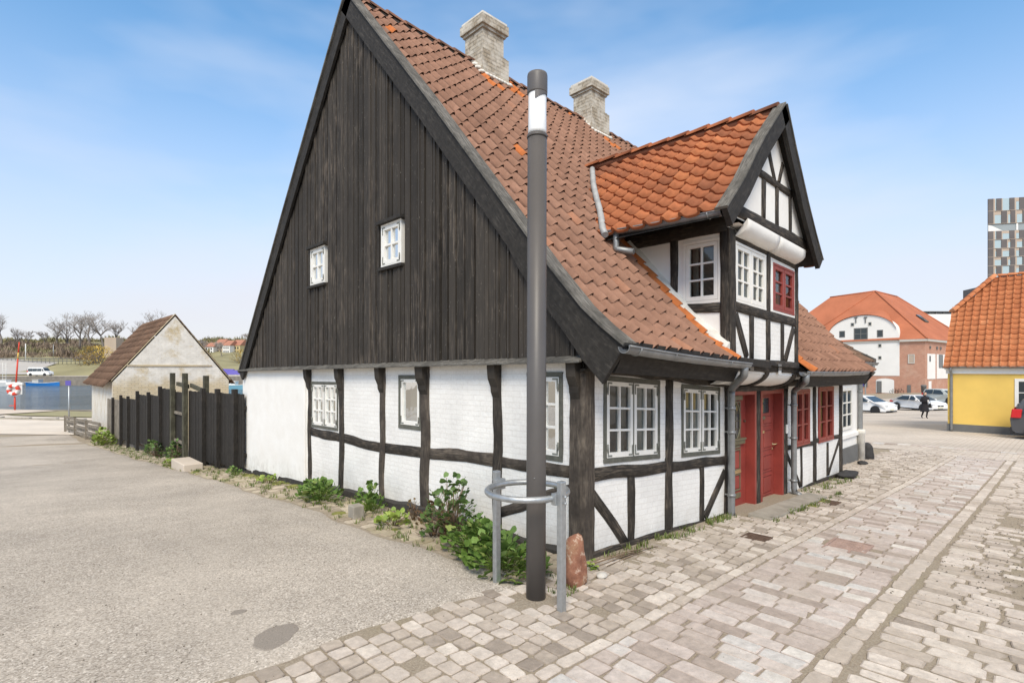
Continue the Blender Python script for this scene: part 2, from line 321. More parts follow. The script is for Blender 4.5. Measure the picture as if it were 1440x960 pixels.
M['glass'] = glass('window_glass', (.80, .85, .83), .05)
M['glass_dark'] = NT('dark_glass').fin((.035, .045, .05), .06, None, .6)
M['glass_blue'] = NT('sky_blue_glass').fin((.40, .50, .53), .12, None, .6)
M['lamp_glass'] = (lambda t: t.fin((.80, .80, .79), .12, None, .5))(NT('opal_lamp_glass'))
def leafm(name, a, b, dead=None):
    t = NT(name); col = t.ramp(t.rnd(), [(0, a), (.85, b), (1., dead or sc(b, 1.25))])
    col = t.mix(1., col, t.ramp(t.noise(t.co(), 25, 4), [(.3, .8), (.7, 1.15)]), 'MULTIPLY')
    t.b.inputs['Subsurface Weight'].default_value = .0
    return t.fin(col, .55, t.bump(t.noise(t.co(), 60, 3), .3, .006), .35)
M['leaf'] = leafm('mallow_leaf', (.075, .145, .024), (.165, .265, .06), (.26, .30, .09))
M['leaf_dark'] = leafm('dark_leaf', (.065, .125, .03), (.14, .22, .065))
M['leaf_red'] = leafm('reddish_leaf', (.10, .045, .025), (.15, .11, .035), (.25, .09, .05))
M['leaf_light'] = leafm('fresh_leaf', (.15, .24, .035), (.30, .38, .08))
M['grass'] = leafm('grass', (.07, .11, .022), (.17, .20, .05))
M['moss'] = simple('moss', (.20, .20, .055), .95, .4, 9, .8, 50)
M['stem'] = simple('dry_stem', (.20, .14, .09), .8, .3, 10, .2, 40)
M['grass_field'] = simple('far_grass', (.285, .26, .145), .95, .25, .12, 0, 10)
M['scrub'] = simple('brown_scrub', (.36, .275, .205), .95, .3, .35, 0, 10, rnd=.5)
M['scrub_green'] = simple('olive_scrub', (.33, .295, .16), .95, .3, .35, 0, 10, rnd=.5)
M['willow'] = simple('yellow_willow_twigs', (.68, .48, .12), .9, .3, .5, 0, 10, rnd=.4)
M['bark'] = simple('grey_bark', (.22, .19, .165), .9, .25, 4, .3, 20)
M['twig'] = simple('pale_twigs', (.40, .36, .33), .9, .2, 1, 0, 20)
def water():
    t = NT('harbour_water'); ob = t.co('Object', (1, 1, 1))
    m = t.n('Mapping', Vector=t.n('TexCoord', 'Object'), Rotation=(0, 0, math.atan2(WX, WY)), Scale=(.55, 1.5, 1))
    nz = t.noise(m, .55, 6, .66, .4)
    col = t.ramp(t.noise(m, .035, 3), [(.4, (.045, .075, .10)), (.65, (.10, .15, .19))])
    return t.fin(col, .10, t.bump(nz, 1., 1.1), .5)
M['water'] = water()
M['quay_stone'] = simple('quay_stone', (.24, .21, .175), .9, .25, 1.2, .3, 8)
M['slope_concrete'] = simple('grey_ramp_concrete', (.42, .40, .375), .9, .08, .3, 0, 8)
M['panel_brown'] = simple('brown_facade_panel', (.13, .115, .11), .5, .15, .2, 0, 5)
M['panel_beige'] = simple('beige_facade_panel', (.46, .37, .29), .6, .1, .2, 0, 5)
M['panel_grey'] = simple('grey_facade_band', (.30, .335, .345), .5, .06, .2, 0, 5)
def carpaint(name, c): return NT(name).fin(c, .22, None, .5)
M['car_white'] = carpaint('white_car_paint', (.80, .80, .79)); M['car_silver'] = carpaint('pale_grey_car_paint', (.50, .53, .50)); M['car_grey'] = carpaint('dark_grey_car_paint', (.085, .085, .09))
M['rubber'] = NT('tyre_rubber').fin((.02, .02, .02), .8); M['plastic'] = NT('black_plastic').fin((.025, .025, .027), .5)
M['rim'] = NT('alloy_rim').fin((.5, .5, .51), .35, None, .5, .6)
M['lamp_red'] = NT('red_light_glass').fin((.55, .02, .025), .15, None, .5); M['lamp_clear'] = NT('clear_light_glass').fin((.60, .62, .63), .12, None, .6)
M['plate_y'] = NT('pale_plate').fin((.66, .64, .50), .5); M['blue_sign'] = NT('blue_enamel').fin((.06, .05, .33), .35); M['sign_white'] = NT('white_enamel').fin((.72, .72, .70), .4)
M['skin'] = NT('skin').fin((.55, .36, .27), .6); M['coat'] = simple('black_cloth', (.022, .021, .025), .9, .3, 20, .3, 60); M['hair'] = simple('grey_brown_hair', (.20, .15, .11), .8, .2, 30, .3, 90)
M['red_paint'] = NT('signal_red').fin((.62, .06, .03), .4); M['boat_blue'] = NT('blue_boat_paint').fin((.03, .20, .55), .4); M['boat_cyan'] = NT('pale_blue_boat_paint').fin((.22, .45, .55), .4); M['tarp'] = NT('violet_tarp').fin((.12, .10, .38), .7)
M['wood_grey'] = timber('silver_grey_board', (.17, .145, .115), (.36, .32, .26), .4, .65)
M['fence_black'] = timber('black_fence_board', (.026, .023, .020), (.085, .072, .058), .5, .75)
M['fence_post_mossy'] = timber('mossy_post', (.055, .052, .036), (.16, .15, .10), .4, .7)
M['grit'] = simple('dark_grit', (.13, .112, .085), .95, .4, 30, .5, 80)
M['roof_far'] = simple('muted_red_roof', (.40, .19, .13), .9, .15, .5, 0, 5)
M['ochre_far'] = simple('faded_ochre_wall', (.60, .49, .27), .9, .08, .5, 0, 5)
M['rust'] = simple('rusty_iron', (.13, .085, .06), .8, .35, 20, .4, 60, .3, .2)
M['clinker'] = simple('reddish_cover', (.37, .26, .215), .85, .2, 14, .4, 60)

# ================================================================== GROUND
def sheet(name, xs, ds, mat, lift, keep=None, zf=None, jit=None):
    b = MB(); idx = {}
    for i, X in enumerate(xs):
        for j, D in enumerate(ds):
            u, v = XD(X, D); z = (zf(X, D) if zf else g(u, v)) + lift
            idx[i, j] = b.v((u, v, z))
    for i in range(len(xs) - 1):
        for j in range(len(ds) - 1):
            if keep is None or keep((xs[i] + xs[i + 1]) / 2, (ds[j] + ds[j + 1]) / 2):
                b.f([idx[i, j], idx[i + 1, j], idx[i + 1, j + 1], idx[i, j + 1]], sm=True, idx=True)
    return tag(b.obj(name, mat), kind='structure')
def stepped(*seg):
    out = []
    for a, b_, s in seg: out += list(np.arange(a, b_, s))
    return [float(x) for x in out] + [float(seg[-1][1])]
gx = stepped((-240, -60, 20), (-60, -12, 4), (-12, -6, 1), (-6, 8, .2), (8, 12, 1), (12, 60, 4), (60, 240, 20), (240, 1200, 160))
gd = stepped((-24, -4, 4), (-4, 1, 1), (1, 13, .2), (13, 24, .5), (24, 52, 2), (52, 60, 4), (60, 220, 20), (220, 1500, 160))
sheet('ground', gx, gd, M['sand'], -.004, lambda X, D: D < 52 or X > -12)
def grid_uv(name, us, vs_of, mat, lift, kind='structure', dip=False):      # vs_of(u) -> list of v
    b = MB(); rows = [[b.v((uu, vv, g(uu, vv) + (lift if not dip or (k > 0 and q < len(vs_of(k)) - 1) else -.014))) for q, (uu, vv) in enumerate(vs_of(k))] for k in us]
    for a, c in zip(rows, rows[1:]):
        for k in range(len(a) - 1): b.f([a[k], a[k + 1], c[k + 1], c[k]], sm=True, idx=True)
    return tag(b.obj(name, mat), kind=kind)
def asph_edge(v): return -.95 + .05 * math.sin(v * 1.7) + .03 * math.sin(v * 5.1) - .012 * max(0, v - 14)
vrows = [0., .035] + stepped((.2, 4, .2), (4, 12, .5), (12, 38, 1.))
def asph_row(v):
    us = list(np.linspace(-30, -4, 10)) + list(np.linspace(-3.5, asph_edge(v) - .04, 14)) + [asph_edge(v)]
    # the near edge against the setts wanders
    return [(u, v + (.0 if v > .04 else -.05 + .06 * math.sin(u * 2.3) + .03 * math.sin(u * 7.) + (.05 * (-1.5 - u) if u < -1.5 else 0))) for u in us]
grid_uv('asphalt_road', vrows, asph_row, M['asphalt'], .004, dip=True)
sheet('harbour_pavement', stepped((-200, -60, 20), (-60, -14, 2)), stepped((31.5, 44, 1.25), (44, 51.4, 1.85)), M['concrete'], .03)
sheet('pier_slab', stepped((-60, -44, 4)), stepped((44.5, 51.6, 1.4)), M['concrete_pier'], .12)
sheet('quay_lawn', stepped((-43.5, -24, 3)), stepped((45.5, 51.6, 1.4)), M['grass_field'], .10)
b = MB()
for k in range(20):
    X0 = -76 + k * 2.2; p0 = XD(X0, 42.3); p1 = XD(X0 + 2.16, 42.6)
    z0 = g(*p0)
    b.hexa([(p0[0], p0[1], z0), (p1[0], p1[1], z0), (p1[0] + .2, p1[1] + .2, z0), (p0[0] + .2, p0[1] + .2, z0), (p0[0], p0[1], z0 + .13), (p1[0], p1[1], z0 + .13), (p1[0] + .2, p1[1] + .2, z0 + .13), (p0[0] + .2, p0[1] + .2, z0 + .13)])
tag(b.obj('road_kerb', M['kerb']), kind='structure')
b = MB()
a0 = XD(-240, 51.7); a1 = XD(-12, 51.7); a2 = XD(-12, 52.3); a3 = XD(-240, 52.3)
b.hexa([(*a0, -4), (*a1, -4), (*a2, -4), (*a3, -4), (*a0, -2.12), (*a1, -2.12), (*a2, -2.12), (*a3, -2.12)])
tag(b.obj('quay_wall', M['quay_stone']), 'low stone quay wall along the near edge of the harbour water', 'wall')
b = MB(); b.f([(*XD(-900, 40), -2.75), (*XD(-11, 40), -2.75), (*XD(-11, 150), -2.75), (*XD(-900, 150), -2.75)])
tag(b.obj('water', M['water']), kind='structure')
# far bank
def zfar(X, D): return float(np.interp(D, [148, 157, 172, 205, 262, 400, 1500], [-.3, -.2, 4.5, 5.2, 15.5, 18, 24])) + (.5 * math.sin(X * .06) + .4 * math.sin(X * .17 + D * .1) if D > 160 else 0) - (2.0 if X > -95 and D > 165 else 0)
sheet('far_bank', stepped((-1200, -300, 100), (-300, -12, 8)), stepped((148, 160, 3), (160, 270, 8), (270, 1500, 130)), M['grass_field'], 0, None, zfar)
sheet('bank_road', stepped((-300, -12, 16)), [148, 151, 154], M['concrete'], .05, None, zfar)
sheet('concrete_ramp', stepped((-260, -138, 6)), stepped((157.5, 171.5, 2)), M['slope_concrete'], .25, lambda X, D: X < -139 - (171 - D) * -.4 - 8, zfar)
b = MB()
a0 = XD(-900, 147.4); a1 = XD(-12, 147.4); a2 = XD(-12, 148.1); a3 = XD(-900, 148.1)
b.hexa([(*a0, -4), (*a1, -4), (*a2, -4), (*a3, -4), (*a0, -.2), (*a1, -.2), (*a2, -.2), (*a3, -.2)])
tag(b.obj('far_quay_wall', M['quay_stone']), 'grey stone quay wall on the opposite bank of the harbour', 'wall')
# plaza
us_ = stepped((15.4, 30, 1.2), (30, 150, 8))
grid_uv('plaza', us_, lambda u: [(u + (.35 * math.sin(v * .8) if u < 16 else 0), v) for v in stepped((-70, -10, 6), (-10, 8, 1), (8, 60, 4))], M['plaza'], .008)
b = MB()      # raised paving band across the end of the street
for k in range(24):
    v0 = -7 + k * .36
    b.box(17.2, 17.45, v0, v0 + .35, g(17.2, v0) - .05, g(17.2, v0) + .025, R.random())
tag(b.obj('crossing_band', M['paver']), kind='structure')

# stones of the street, laid row by row
def stone(b, cu, cv, du, dv, h, rnd, ang=0., soft=.11):
    ca, sa = math.cos(ang), math.sin(ang); z0 = g(cu, cv)
    tilt = (R.uniform(-.016, .016), R.uniform(-.016, .016))
    pts = []
    for sx_, sy_ in ((-1, -1), (1, -1), (1, 1), (-1, 1)):
        jx, jy = R.uniform(-.07, .07), R.uniform(-.07, .07)
        k = soft * R.uniform(.7, 1.3)
        a = (sx_ * (.5 + jx * .7) * du, sy_ * (.5 + jy * .7) * dv)
        if sx_ * sy_ > 0: pts += [(a[0], a[1] * (1 - 2 * k)), (a[0] * (1 - 2 * k), a[1])]
        else: pts += [(a[0] * (1 - 2 * k), a[1]), (a[0], a[1] * (1 - 2 * k))]
    def P(x, y, z): return b.v((cu + x * ca - y * sa, cv + x * sa + y * ca, z0 + z + x * tilt[0] + y * tilt[1]))
    o = [P(x, y, -.03) for x, y in pts]; m = [P(x * .985, y * .985, h - .005) for x, y in pts]; i = [P(x * .90, y * .90, h) for x, y in pts]
    c = P(R.uniform(-.2, .2) * du, R.uniform(-.2, .2) * dv, h + R.uniform(-.003, .003))
    for k in range(8):
        q = (k + 1) % 8
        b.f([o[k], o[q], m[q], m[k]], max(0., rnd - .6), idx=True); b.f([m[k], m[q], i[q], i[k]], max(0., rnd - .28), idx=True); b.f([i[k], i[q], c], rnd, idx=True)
ST = MB(); PV = MB(); MS = MB()
u = -4.6
while u < 17.2:                     # setts between the house and the paved track
    du = R.uniform(.115, .15) if u > -.6 else R.uniform(.12, .155)
    v = -1.10
    top = .40 if u > 8.85 else (-.10 if u > -.9 else -.0) if u > -1.6 else .0
    while v < top:
        dv = R.uniform(.13, .20) if u > -.6 else R.uniform(.125, .175)
        if v + dv < top + .06 and not (-1.25 < u + du / 2 < -.95 and -.50 < v + dv / 2 < -.22) and not (3.2 < u < 5.6 and v > -.62):
            if R.random() > (.10 if v > -.45 and 0 < u < 8.8 else .02):
                ST_ = ST
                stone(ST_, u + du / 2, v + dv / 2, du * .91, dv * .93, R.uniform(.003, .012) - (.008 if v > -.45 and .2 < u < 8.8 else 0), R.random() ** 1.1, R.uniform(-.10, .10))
        v += dv
    u += du
u = -4.8
while u < 17.2:                     # smooth paved track
    du = R.uniform(.135, .15); v = -2.18 + R.uniform(-.1, 0)
    while v < -1.2:
        dv = R.uniform(.24, .31); a, c = max(v, -2.2), min(v + dv, -1.22)
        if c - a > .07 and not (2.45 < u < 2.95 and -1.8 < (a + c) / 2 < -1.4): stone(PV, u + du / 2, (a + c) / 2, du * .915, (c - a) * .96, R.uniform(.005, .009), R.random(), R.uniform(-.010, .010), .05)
        v += dv
    u += du
for v0, w in ((-1.16, .11), (-2.29, .15)):
    u = -4.8
    while u < 17.2:
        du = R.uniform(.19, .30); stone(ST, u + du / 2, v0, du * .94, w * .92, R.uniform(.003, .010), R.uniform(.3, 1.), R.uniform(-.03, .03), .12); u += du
u = -4.8
while u < 17.2:                     # long setts on the far side of the track
    du = R.uniform(.12, .155); v = -2.385 - R.uniform(0, .03)
    while v > -8.2:
        dv = R.uniform(.20, .34)
        bare = 1.6 < u < 6.4 and abs(v + 3.25 - .06 * u) < .30 and R.random() < .55
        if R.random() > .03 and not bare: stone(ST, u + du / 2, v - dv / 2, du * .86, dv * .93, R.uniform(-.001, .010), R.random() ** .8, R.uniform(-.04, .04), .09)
        v -= dv
    u += du
v = .02
while v < 31:                       # mossy setts between asphalt and gable wall
    dv = R.uniform(.15, .21); u = asph_edge(v) + .01; 
    while u < -.10 - (.25 if v > 10.5 else 0):
        du = R.uniform(.17, .27)
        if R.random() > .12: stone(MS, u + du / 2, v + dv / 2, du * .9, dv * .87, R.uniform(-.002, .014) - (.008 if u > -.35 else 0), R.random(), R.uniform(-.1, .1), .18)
        u += du
    v += dv
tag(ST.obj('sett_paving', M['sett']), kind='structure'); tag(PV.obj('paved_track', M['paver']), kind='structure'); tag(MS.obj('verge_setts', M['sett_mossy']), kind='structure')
def blob_patch(name, cu, cv, ru, rv, mat, lift, ang=0., seed=1):
    b = MB(); rr = random.Random(seed); n = 30; ph = [rr.uniform(0, 6.28) for _ in range(4)]
    pts = []
    for k in range(n):
        a = 2 * math.pi * k / n; r = 1 + .10 * math.sin(2 * a + ph[0]) + .06 * math.sin(3 * a + ph[1]) + .04 * math.sin(7 * a + ph[2])
        x, y = ru * r * math.cos(a), rv * r * math.sin(a); pts.append((cu + x * math.cos(ang) - y * math.sin(ang), cv + x * math.sin(ang) + y * math.cos(ang)))
    c = b.v((cu, cv, g(cu, cv) + lift)); i2 = [b.v((cu + (x - cu) * .93, cv + (y - cv) * .93, g(x, y) + lift)) for x, y in pts]; ids = [b.v((x, y, g(x, y) + .002)) for x, y in pts]
    for k in range(n): q = (k + 1) % n; b.f([c, i2[k], i2[q]], idx=True); b.f([i2[k], ids[k], ids[q], i2[q]], idx=True)
    return tag(b.obj(name, mat), kind='structure')
blob_patch('dark_asphalt_patch', -2.86, .37, .19, .14, M['patch'], .0075, .8, 3)
blob_patch('dark_asphalt_patch', -2.91, .98, .062, .045, M['patch'], .0075, .5, 5)

def cover(name, cu, cv, du, dv, mat, label, cat):
    b = MB(); z = g(cu, cv)
    b.box(cu - du / 2, cu + du / 2, cv - dv / 2, cv + dv / 2, z - .04, z + .010)
    n = 5
    for i in range(n):
        for j in range(n):
            a = cu - du / 2 + .02 + (du - .04) * i / n; c = cv - dv / 2 + .02 + (dv - .04) * j / n
            b.box(a, a + (du - .04) / n * .7, c, c + (dv - .04) / n * .7, z + .008, z + .015)
    t = tag(b.obj(name, mat, None, .003), label, cat)
    f = MB()
    for q in ((cu - du / 2 - .03, cu - du / 2 - .004, cv - dv / 2 - .03, cv + dv / 2 + .03), (cu + du / 2 + .004, cu + du / 2 + .03, cv - dv / 2 - .03, cv + dv / 2 + .03), (cu - du / 2, cu + du / 2, cv - dv / 2 - .03, cv - dv / 2 - .004), (cu - du / 2, cu + du / 2, cv + dv / 2 + .004, cv + dv / 2 + .03)):
        f.box(*q, z - .04, z + .013)
    f.obj('cover_frame', mat, t)
cover('drain_cover', 2.18, -.80, .26, .22, M['rust'], 'rusty iron drain cover in the setts in front of the windows', 'drain cover')
cover('manhole_cover', 2.70, -1.62, .42, .34, M['clinker'], 'reddish square cover set in the middle of the paved track', 'manhole cover')
cover('drain_cover', 5.2, -.74, .28, .2, M['rust'], 'dark iron drain cover by the doorstep of the red doors', 'drain cover')

# ================================================================== HALF TIMBERED HOUSE
HOUSE = empty('half_timbered_house', (0, 0, g(0, 0)), 'old black and white half timbered house with tarred board gable and steep tile roof', 'house')
HOUSE.location = (0, 0, 0)
def S(u): return float(np.interp(u, [-1, 0, 3.0, 3.6, 9], [.066, 0, -.198, -.222, -.25]))
def SG(v): return -.012 * v
def PF(off=0.):    # street front: a = u, b = height above the sloping sill, n = outward
    return lambda a, b_, n: (a, -n - off, b_ + S(a))
def PFabs(off=0.): return lambda a, b_, n: (a, -n - off, b_)
def PG(off=0.):    # gable: a = v
    return lambda a, b_, n: (-n - off, a, b_ + SG(a))
def wall(name, P, a0, a1, b0, b1, holes, mat, parent, step=.35, reveal=.12):
    A = sorted(set([a0, a1] + [x for h in holes for x in h[:2]])); B = sorted(set([b0, b1] + [x for h in holes for x in h[2:]]))
    def sub(L_):
        o = []
        for x, y in zip(L_, L_[1:]):
            n = max(1, round((y - x) / step)); o += [x + (y - x) * k / n for k in range(n)]
        return o + [L_[-1]]
    A, B = sub(A), sub(B); b = MB(); ids = {}
    def vid(i, j):
        if (i, j) not in ids:
            ed = i in (0, len(A) - 1)
            ids[i, j] = b.v(P(A[i], B[j], 0 if ed else R.uniform(-.004, .004)))
        return ids[i, j]
    for i in range(len(A) - 1):
        for j in range(len(B) - 1):
            ca, cb = (A[i] + A[i + 1]) / 2, (B[j] + B[j + 1]) / 2
            if any(h[0] < ca < h[1] and h[2] < cb < h[3] for h in holes): continue
            b.f([vid(i, j), vid(i + 1, j), vid(i + 1, j + 1), vid(i, j + 1)], 0, 0, [(A[i], B[j]), (A[i + 1], B[j]), (A[i + 1], B[j + 1]), (A[i], B[j + 1])], sm=True, idx=True)
    for h in holes:
        for p, q in (((h[0], h[2]), (h[1], h[2])), ((h[1], h[2]), (h[1], h[3])), ((h[1], h[3]), (h[0], h[3])), ((h[0], h[3]), (h[0], h[2]))):
            b.f([P(p[0], p[1], .004), P(q[0], q[1], .004), P(q[0], q[1], -reveal), P(p[0], p[1], -reveal)], 0, 0, [(p[0], p[1]), (q[0], q[1]), (q[0] + .1, q[1]), (p[0] + .1, p[1])])
    return b.obj(name, mat, parent)
def beam(name, P, p0, p1, w, proud, mat, parent, wob=.012, deep=.05, w1=None, seed=None):
    b = MB(); p0, p1 = Vector((p0[0], p0[1])), Vector((p1[0], p1[1])); d = p1 - p0; Ln = d.length; d /= Ln; s = Vector((-d.y, d.x))
    n = max(2, int(Ln / .16)); w1 = w1 or w; rows = []
    ph = [R.uniform(0, 6.28) for _ in range(6)]; uo = R.uniform(0, 50)
    for i in range(n + 1):
        t = i / n; q = p0 + d * Ln * t; x = Ln * t
        c = wob * (.9 * math.sin(x * 2.1 + ph[0]) + .5 * math.sin(x * 5.3 + ph[1]))
        hl = (w + (w1 - w) * t) / 2 + wob * .5 * math.sin(x * 7 + ph[2]) + R.uniform(-.25, .25) * wob; hr = (w + (w1 - w) * t) / 2 + wob * .5 * math.sin(x * 6 + ph[3]) + R.uniform(-.25, .25) * wob
        pr = proud + R.uniform(-.15, .15) * proud
        L_, R_ = q + s * (c - hl), q + s * (c + hr); e = min(.012, proud * .6)
        ring_ = [(L_, -deep), (L_, pr - e), (L_ + s * e, pr), (R_ - s * e, pr), (R_, pr - e), (R_, -deep)]
        rows.append(([b.v(P(k.x, k.y, nn)) for k, nn in ring_], x))
    wv = [0, .04, .05, .05 + w, .06 + w, .10 + w]
    for (A, x0), (B, x1) in zip(rows, rows[1:]):
        for k in range(5): b.f([A[k], A[k + 1], B[k + 1], B[k]], 0, 0, [(x0 + uo, wv[k]), (x0 + uo, wv[k + 1]), (x1 + uo, wv[k + 1]), (x1 + uo, wv[k])], sm=(k in (2,)), idx=True)
    b.f(rows[0][0][::-1], 0, 0, [(uo, k) for k in wv], idx=True); b.f(rows[-1][0], 0, 0, [(uo + Ln, k) for k in wv], idx=True)
    return b.obj(name, mat, parent)
def window(parent, P, a0, a1, b0, b1, leaves=2, cols=2, rows=3, fm='frame_grey', sm_='white', fr=.05, recess=.0, fittings=True, curtain='curtain', cur=(.0, .35, .62, 1.), name='window', sash=.048, munt=.024, label=None, deep=.45, proud=.014, frame_back=.11, rev=False):
    F = MB(); r = -recess
    F.pbox(P, a0, a1, b0, b0 + fr, -frame_back, proud + r); F.pbox(P, a0, a1, b1 - fr, b1, -frame_back, proud + r)
    F.pbox(P, a0, a0 + fr, b0 + fr, b1 - fr, -frame_back, proud + r - .002); F.pbox(P, a1 - fr, a1, b0 + fr, b1 - fr, -frame_back, proud + r - .002)
    mw = .022 if leaves == 2 else 0
    am = (a0 + a1) / 2
    if leaves == 2: F.pbox(P, am - mw / 2, am + mw / 2, b0 + fr, b1 - fr, -.05, proud + r - .008)
    w = F.obj(name, M[fm], parent, .003)
    if label: w['label'] = label
    spans = [(a0 + fr + .004, am - mw / 2 - .003), (am + mw / 2 + .003, a1 - fr - .004)] if leaves == 2 else [(a0 + fr + .004, a1 - fr - .004)]
    bb0, bb1 = b0 + fr + .004, b1 - fr - .004
    for (x0, x1) in spans:
        s = MB(); n0, n1 = -.035 + r, proud - .004 + r
        s.pbox(P, x0, x1, bb0, bb0 + sash * 1.15, n0, n1); s.pbox(P, x0, x1, bb1 - sash, bb1, n0, n1)
        s.pbox(P, x0, x0 + sash, bb0 + sash * 1.15, bb1 - sash, n0, n1 - .001); s.pbox(P, x1 - sash, x1, bb0 + sash * 1.15, bb1 - sash, n0, n1 - .001)
        i0, i1, j0, j1 = x0 + sash, x1 - sash, bb0 + sash * 1.15, bb1 - sash
        for k in range(1, cols): c = i0 + (i1 - i0) * k / cols; s.pbox(P, c - munt / 2, c + munt / 2, j0, j1, n0 + .006, n1 - .005)
        for k in range(1, rows): c = j0 + (j1 - j0) * k / rows; s.pbox(P, i0, i1, c - munt / 2, c + munt / 2, n0 + .007, n1 - .007)
        so = s.obj('sash', M[sm_], w, .002); so = w
        gl = MB(); gl.f([P(i0 - .01, j0 - .01, n0 + .014), P(i1 + .01, j0 - .01, n0 + .014), P(i1 + .01, j1 + .01, n0 + .014), P(i0 - .01, j1 + .01, n0 + .014)]); gl.obj('glazing', M['glass'], w)
        if fittings:
            for (ax, dx) in ((x0, 1), (x1, -1)):
                for (by, dy) in ((bb0, 1), (bb1, -1)):
                    FT = MB(); A_ = [(.008, .012), (.085, .012), (.085, .030), (.026, .030), (.026, .125), (.008, .125)]; A_ = [(ax + dx * x, by + dy * y) for x, y in A_]
                    lo_ = [FT.v(P(x, y, n1 - .002)) for x, y in A_]; hi_ = [FT.v(P(x, y, n1 + .004)) for x, y in A_]
                    FT.f(hi_, idx=True)
                    for k in range(6): FT.f([lo_[k], lo_[(k + 1) % 6], hi_[(k + 1) % 6], hi_[k]], idx=True)
                    FT.obj('corner_bracket', M['fitting'], so)
            ex = x0 if (x0 == spans[0][0]) else x1
            for t in (.13, .87):
                c = bb0 + (bb1 - bb0) * t; FT = MB(); FT.tube([P(ex, c - .04, n1 + .012), P(ex, c + .04, n1 + .012)], .008, 6); FT.obj('hinge', M['fitting'], so)
    q = MB(); y0, y1 = -frame_back - .002, -deep
    for pts in ((( a0, b0, y0), (a1, b0, y0), (a1, b0, y1), (a0, b0, y1)), ((a0, b1, y0), (a1, b1, y0), (a1, b1, y1), (a0, b1, y1)), ((a0, b0, y0), (a0, b1, y0), (a0, b1, y1), (a0, b0, y1)), ((a1, b0, y0), (a1, b1, y0), (a1, b1, y1), (a1, b0, y1)), ((a0, b0, y1), (a1, b0, y1), (a1, b1, y1), (a0, b1, y1))):
        q.f([P(*p) for p in pts])
    q.obj('room_behind', M['interior'], w)
    if curtain:
        cu = MB()
        for t0, t1 in zip(cur[::2], cur[1::2]):
            n = 14; pr = None
            for k in range(n + 1):
                a = a0 + fr + (a1 - a0 - 2 * fr) * (t0 + (t1 - t0) * k / n); nn = -frame_back - .05 + .018 * math.sin(k * 1.9 + t0 * 9)
                c = [P(a, b0 + .02, nn), P(a, b1 - .02, nn)]
                if pr: cu.f([pr[0], c[0], c[1], pr[1]], sm=True)
                pr = c
        cu.obj('curtain', M[curtain], w)
    return w

gw = [(5.36, 6.46, .885, 1.735), (2.84, 3.43, 1.075, 1.845), (.28, .80, .935, 1.87)]
wall('gable_wall', PG(), 0.05, 10.2, -.75, 1.99, gw, M['limewash'], HOUSE)
window(HOUSE, PG(), *gw[0], curtain='curtain', cur=(.0, 1.))
window(HOUSE, PG(), *gw[1], leaves=1, cols=1, rows=1, fr=.055, cur=(.34, 1.), label='small single pane window in a grey frame')
window(HOUSE, PG(), *gw[2], leaves=1, cols=2, rows=3, fr=.05, cur=(.75, 1.))
b = MB(); b.pbox(PG(), 6.66, 10.22, -.45, 1.97, -.05, .055); b.obj('rendered_wall_bay', M['plaster'], HOUSE, .015)
b = MB(); pz = [g(0, k * .255 + .12) + R.uniform(.10, .15) - .05 * (k < 8) for k in range(41)]; po = [R.uniform(0, .022) for k in range(41)]
for k in range(40):
    v0 = k * .255 + .12; v1 = v0 + .255; z0 = g(0, v0) - .2
    b.hexa([(-.066 - po[k], v0, z0), (.02, v0, z0), (.02, v1, z0), (-.066 - po[k + 1], v1, z0), (-.050 - po[k], v0, pz[k] - .03), (.02, v0, pz[k] + .01), (.02, v1, pz[k + 1] + .01), (-.050 - po[k + 1], v1, pz[k + 1] - .03)], R.random())
b.obj('tarred_plinth', M['plinth_black'], HOUSE)
for v0, w in ((6.53, .15), (5.24, .17), (3.89, .15), (2.77, .21), (1.29, .15)):
    beam('post', PG(), (v0 + R.uniform(-.02, .02), -.45 if v0 > 2 else -.2), (v0, 1.97), w * R.uniform(.9, 1.05), .022, M['timber_old'] if 2 < v0 < 4 else M['timber'], HOUSE, .016)
    b = MB(); P = PG()       # carved bracket under the eaves board
    pr = [(.022, 1.58), (.05, 1.64), (.055, 1.70), (.10, 1.80), (.115, 1.97), (.0, 1.97), (.0, 1.58)]
    A = [b.v(P(v0 - w * .42, z, n)) for n, z in pr]; B_ = [b.v(P(v0 + w * .42, z, n)) for n, z in pr]
    for k in range(len(pr)): q = (k + 1) % len(pr); b.f([A[k], A[q], B_[q], B_[k]], idx=True)
    b.f(A[::-1], idx=True); b.f(B_, idx=True); b.obj('bracket', M['timber'], HOUSE)
PVs = [6.53, 5.24, 3.89, 2.77, 1.29, .13]; hh = [.155, .150, .150, .155, .130, .11]
rz = [.80, .775, .755, .79, .845, .855]
for k in range(5): beam('rail', PG(), (PVs[k] - .05, rz[k]), (PVs[k + 1] + .05, rz[k + 1] - .01), hh[k], .012 + .002 * (k % 2), M['timber'] if k < 3 else M['timber_old'], HOUSE, .012)
beam('brace', PG(), (1.22, .24), (.13, .70), .12, .016, M['timber_old'], HOUSE, .012)
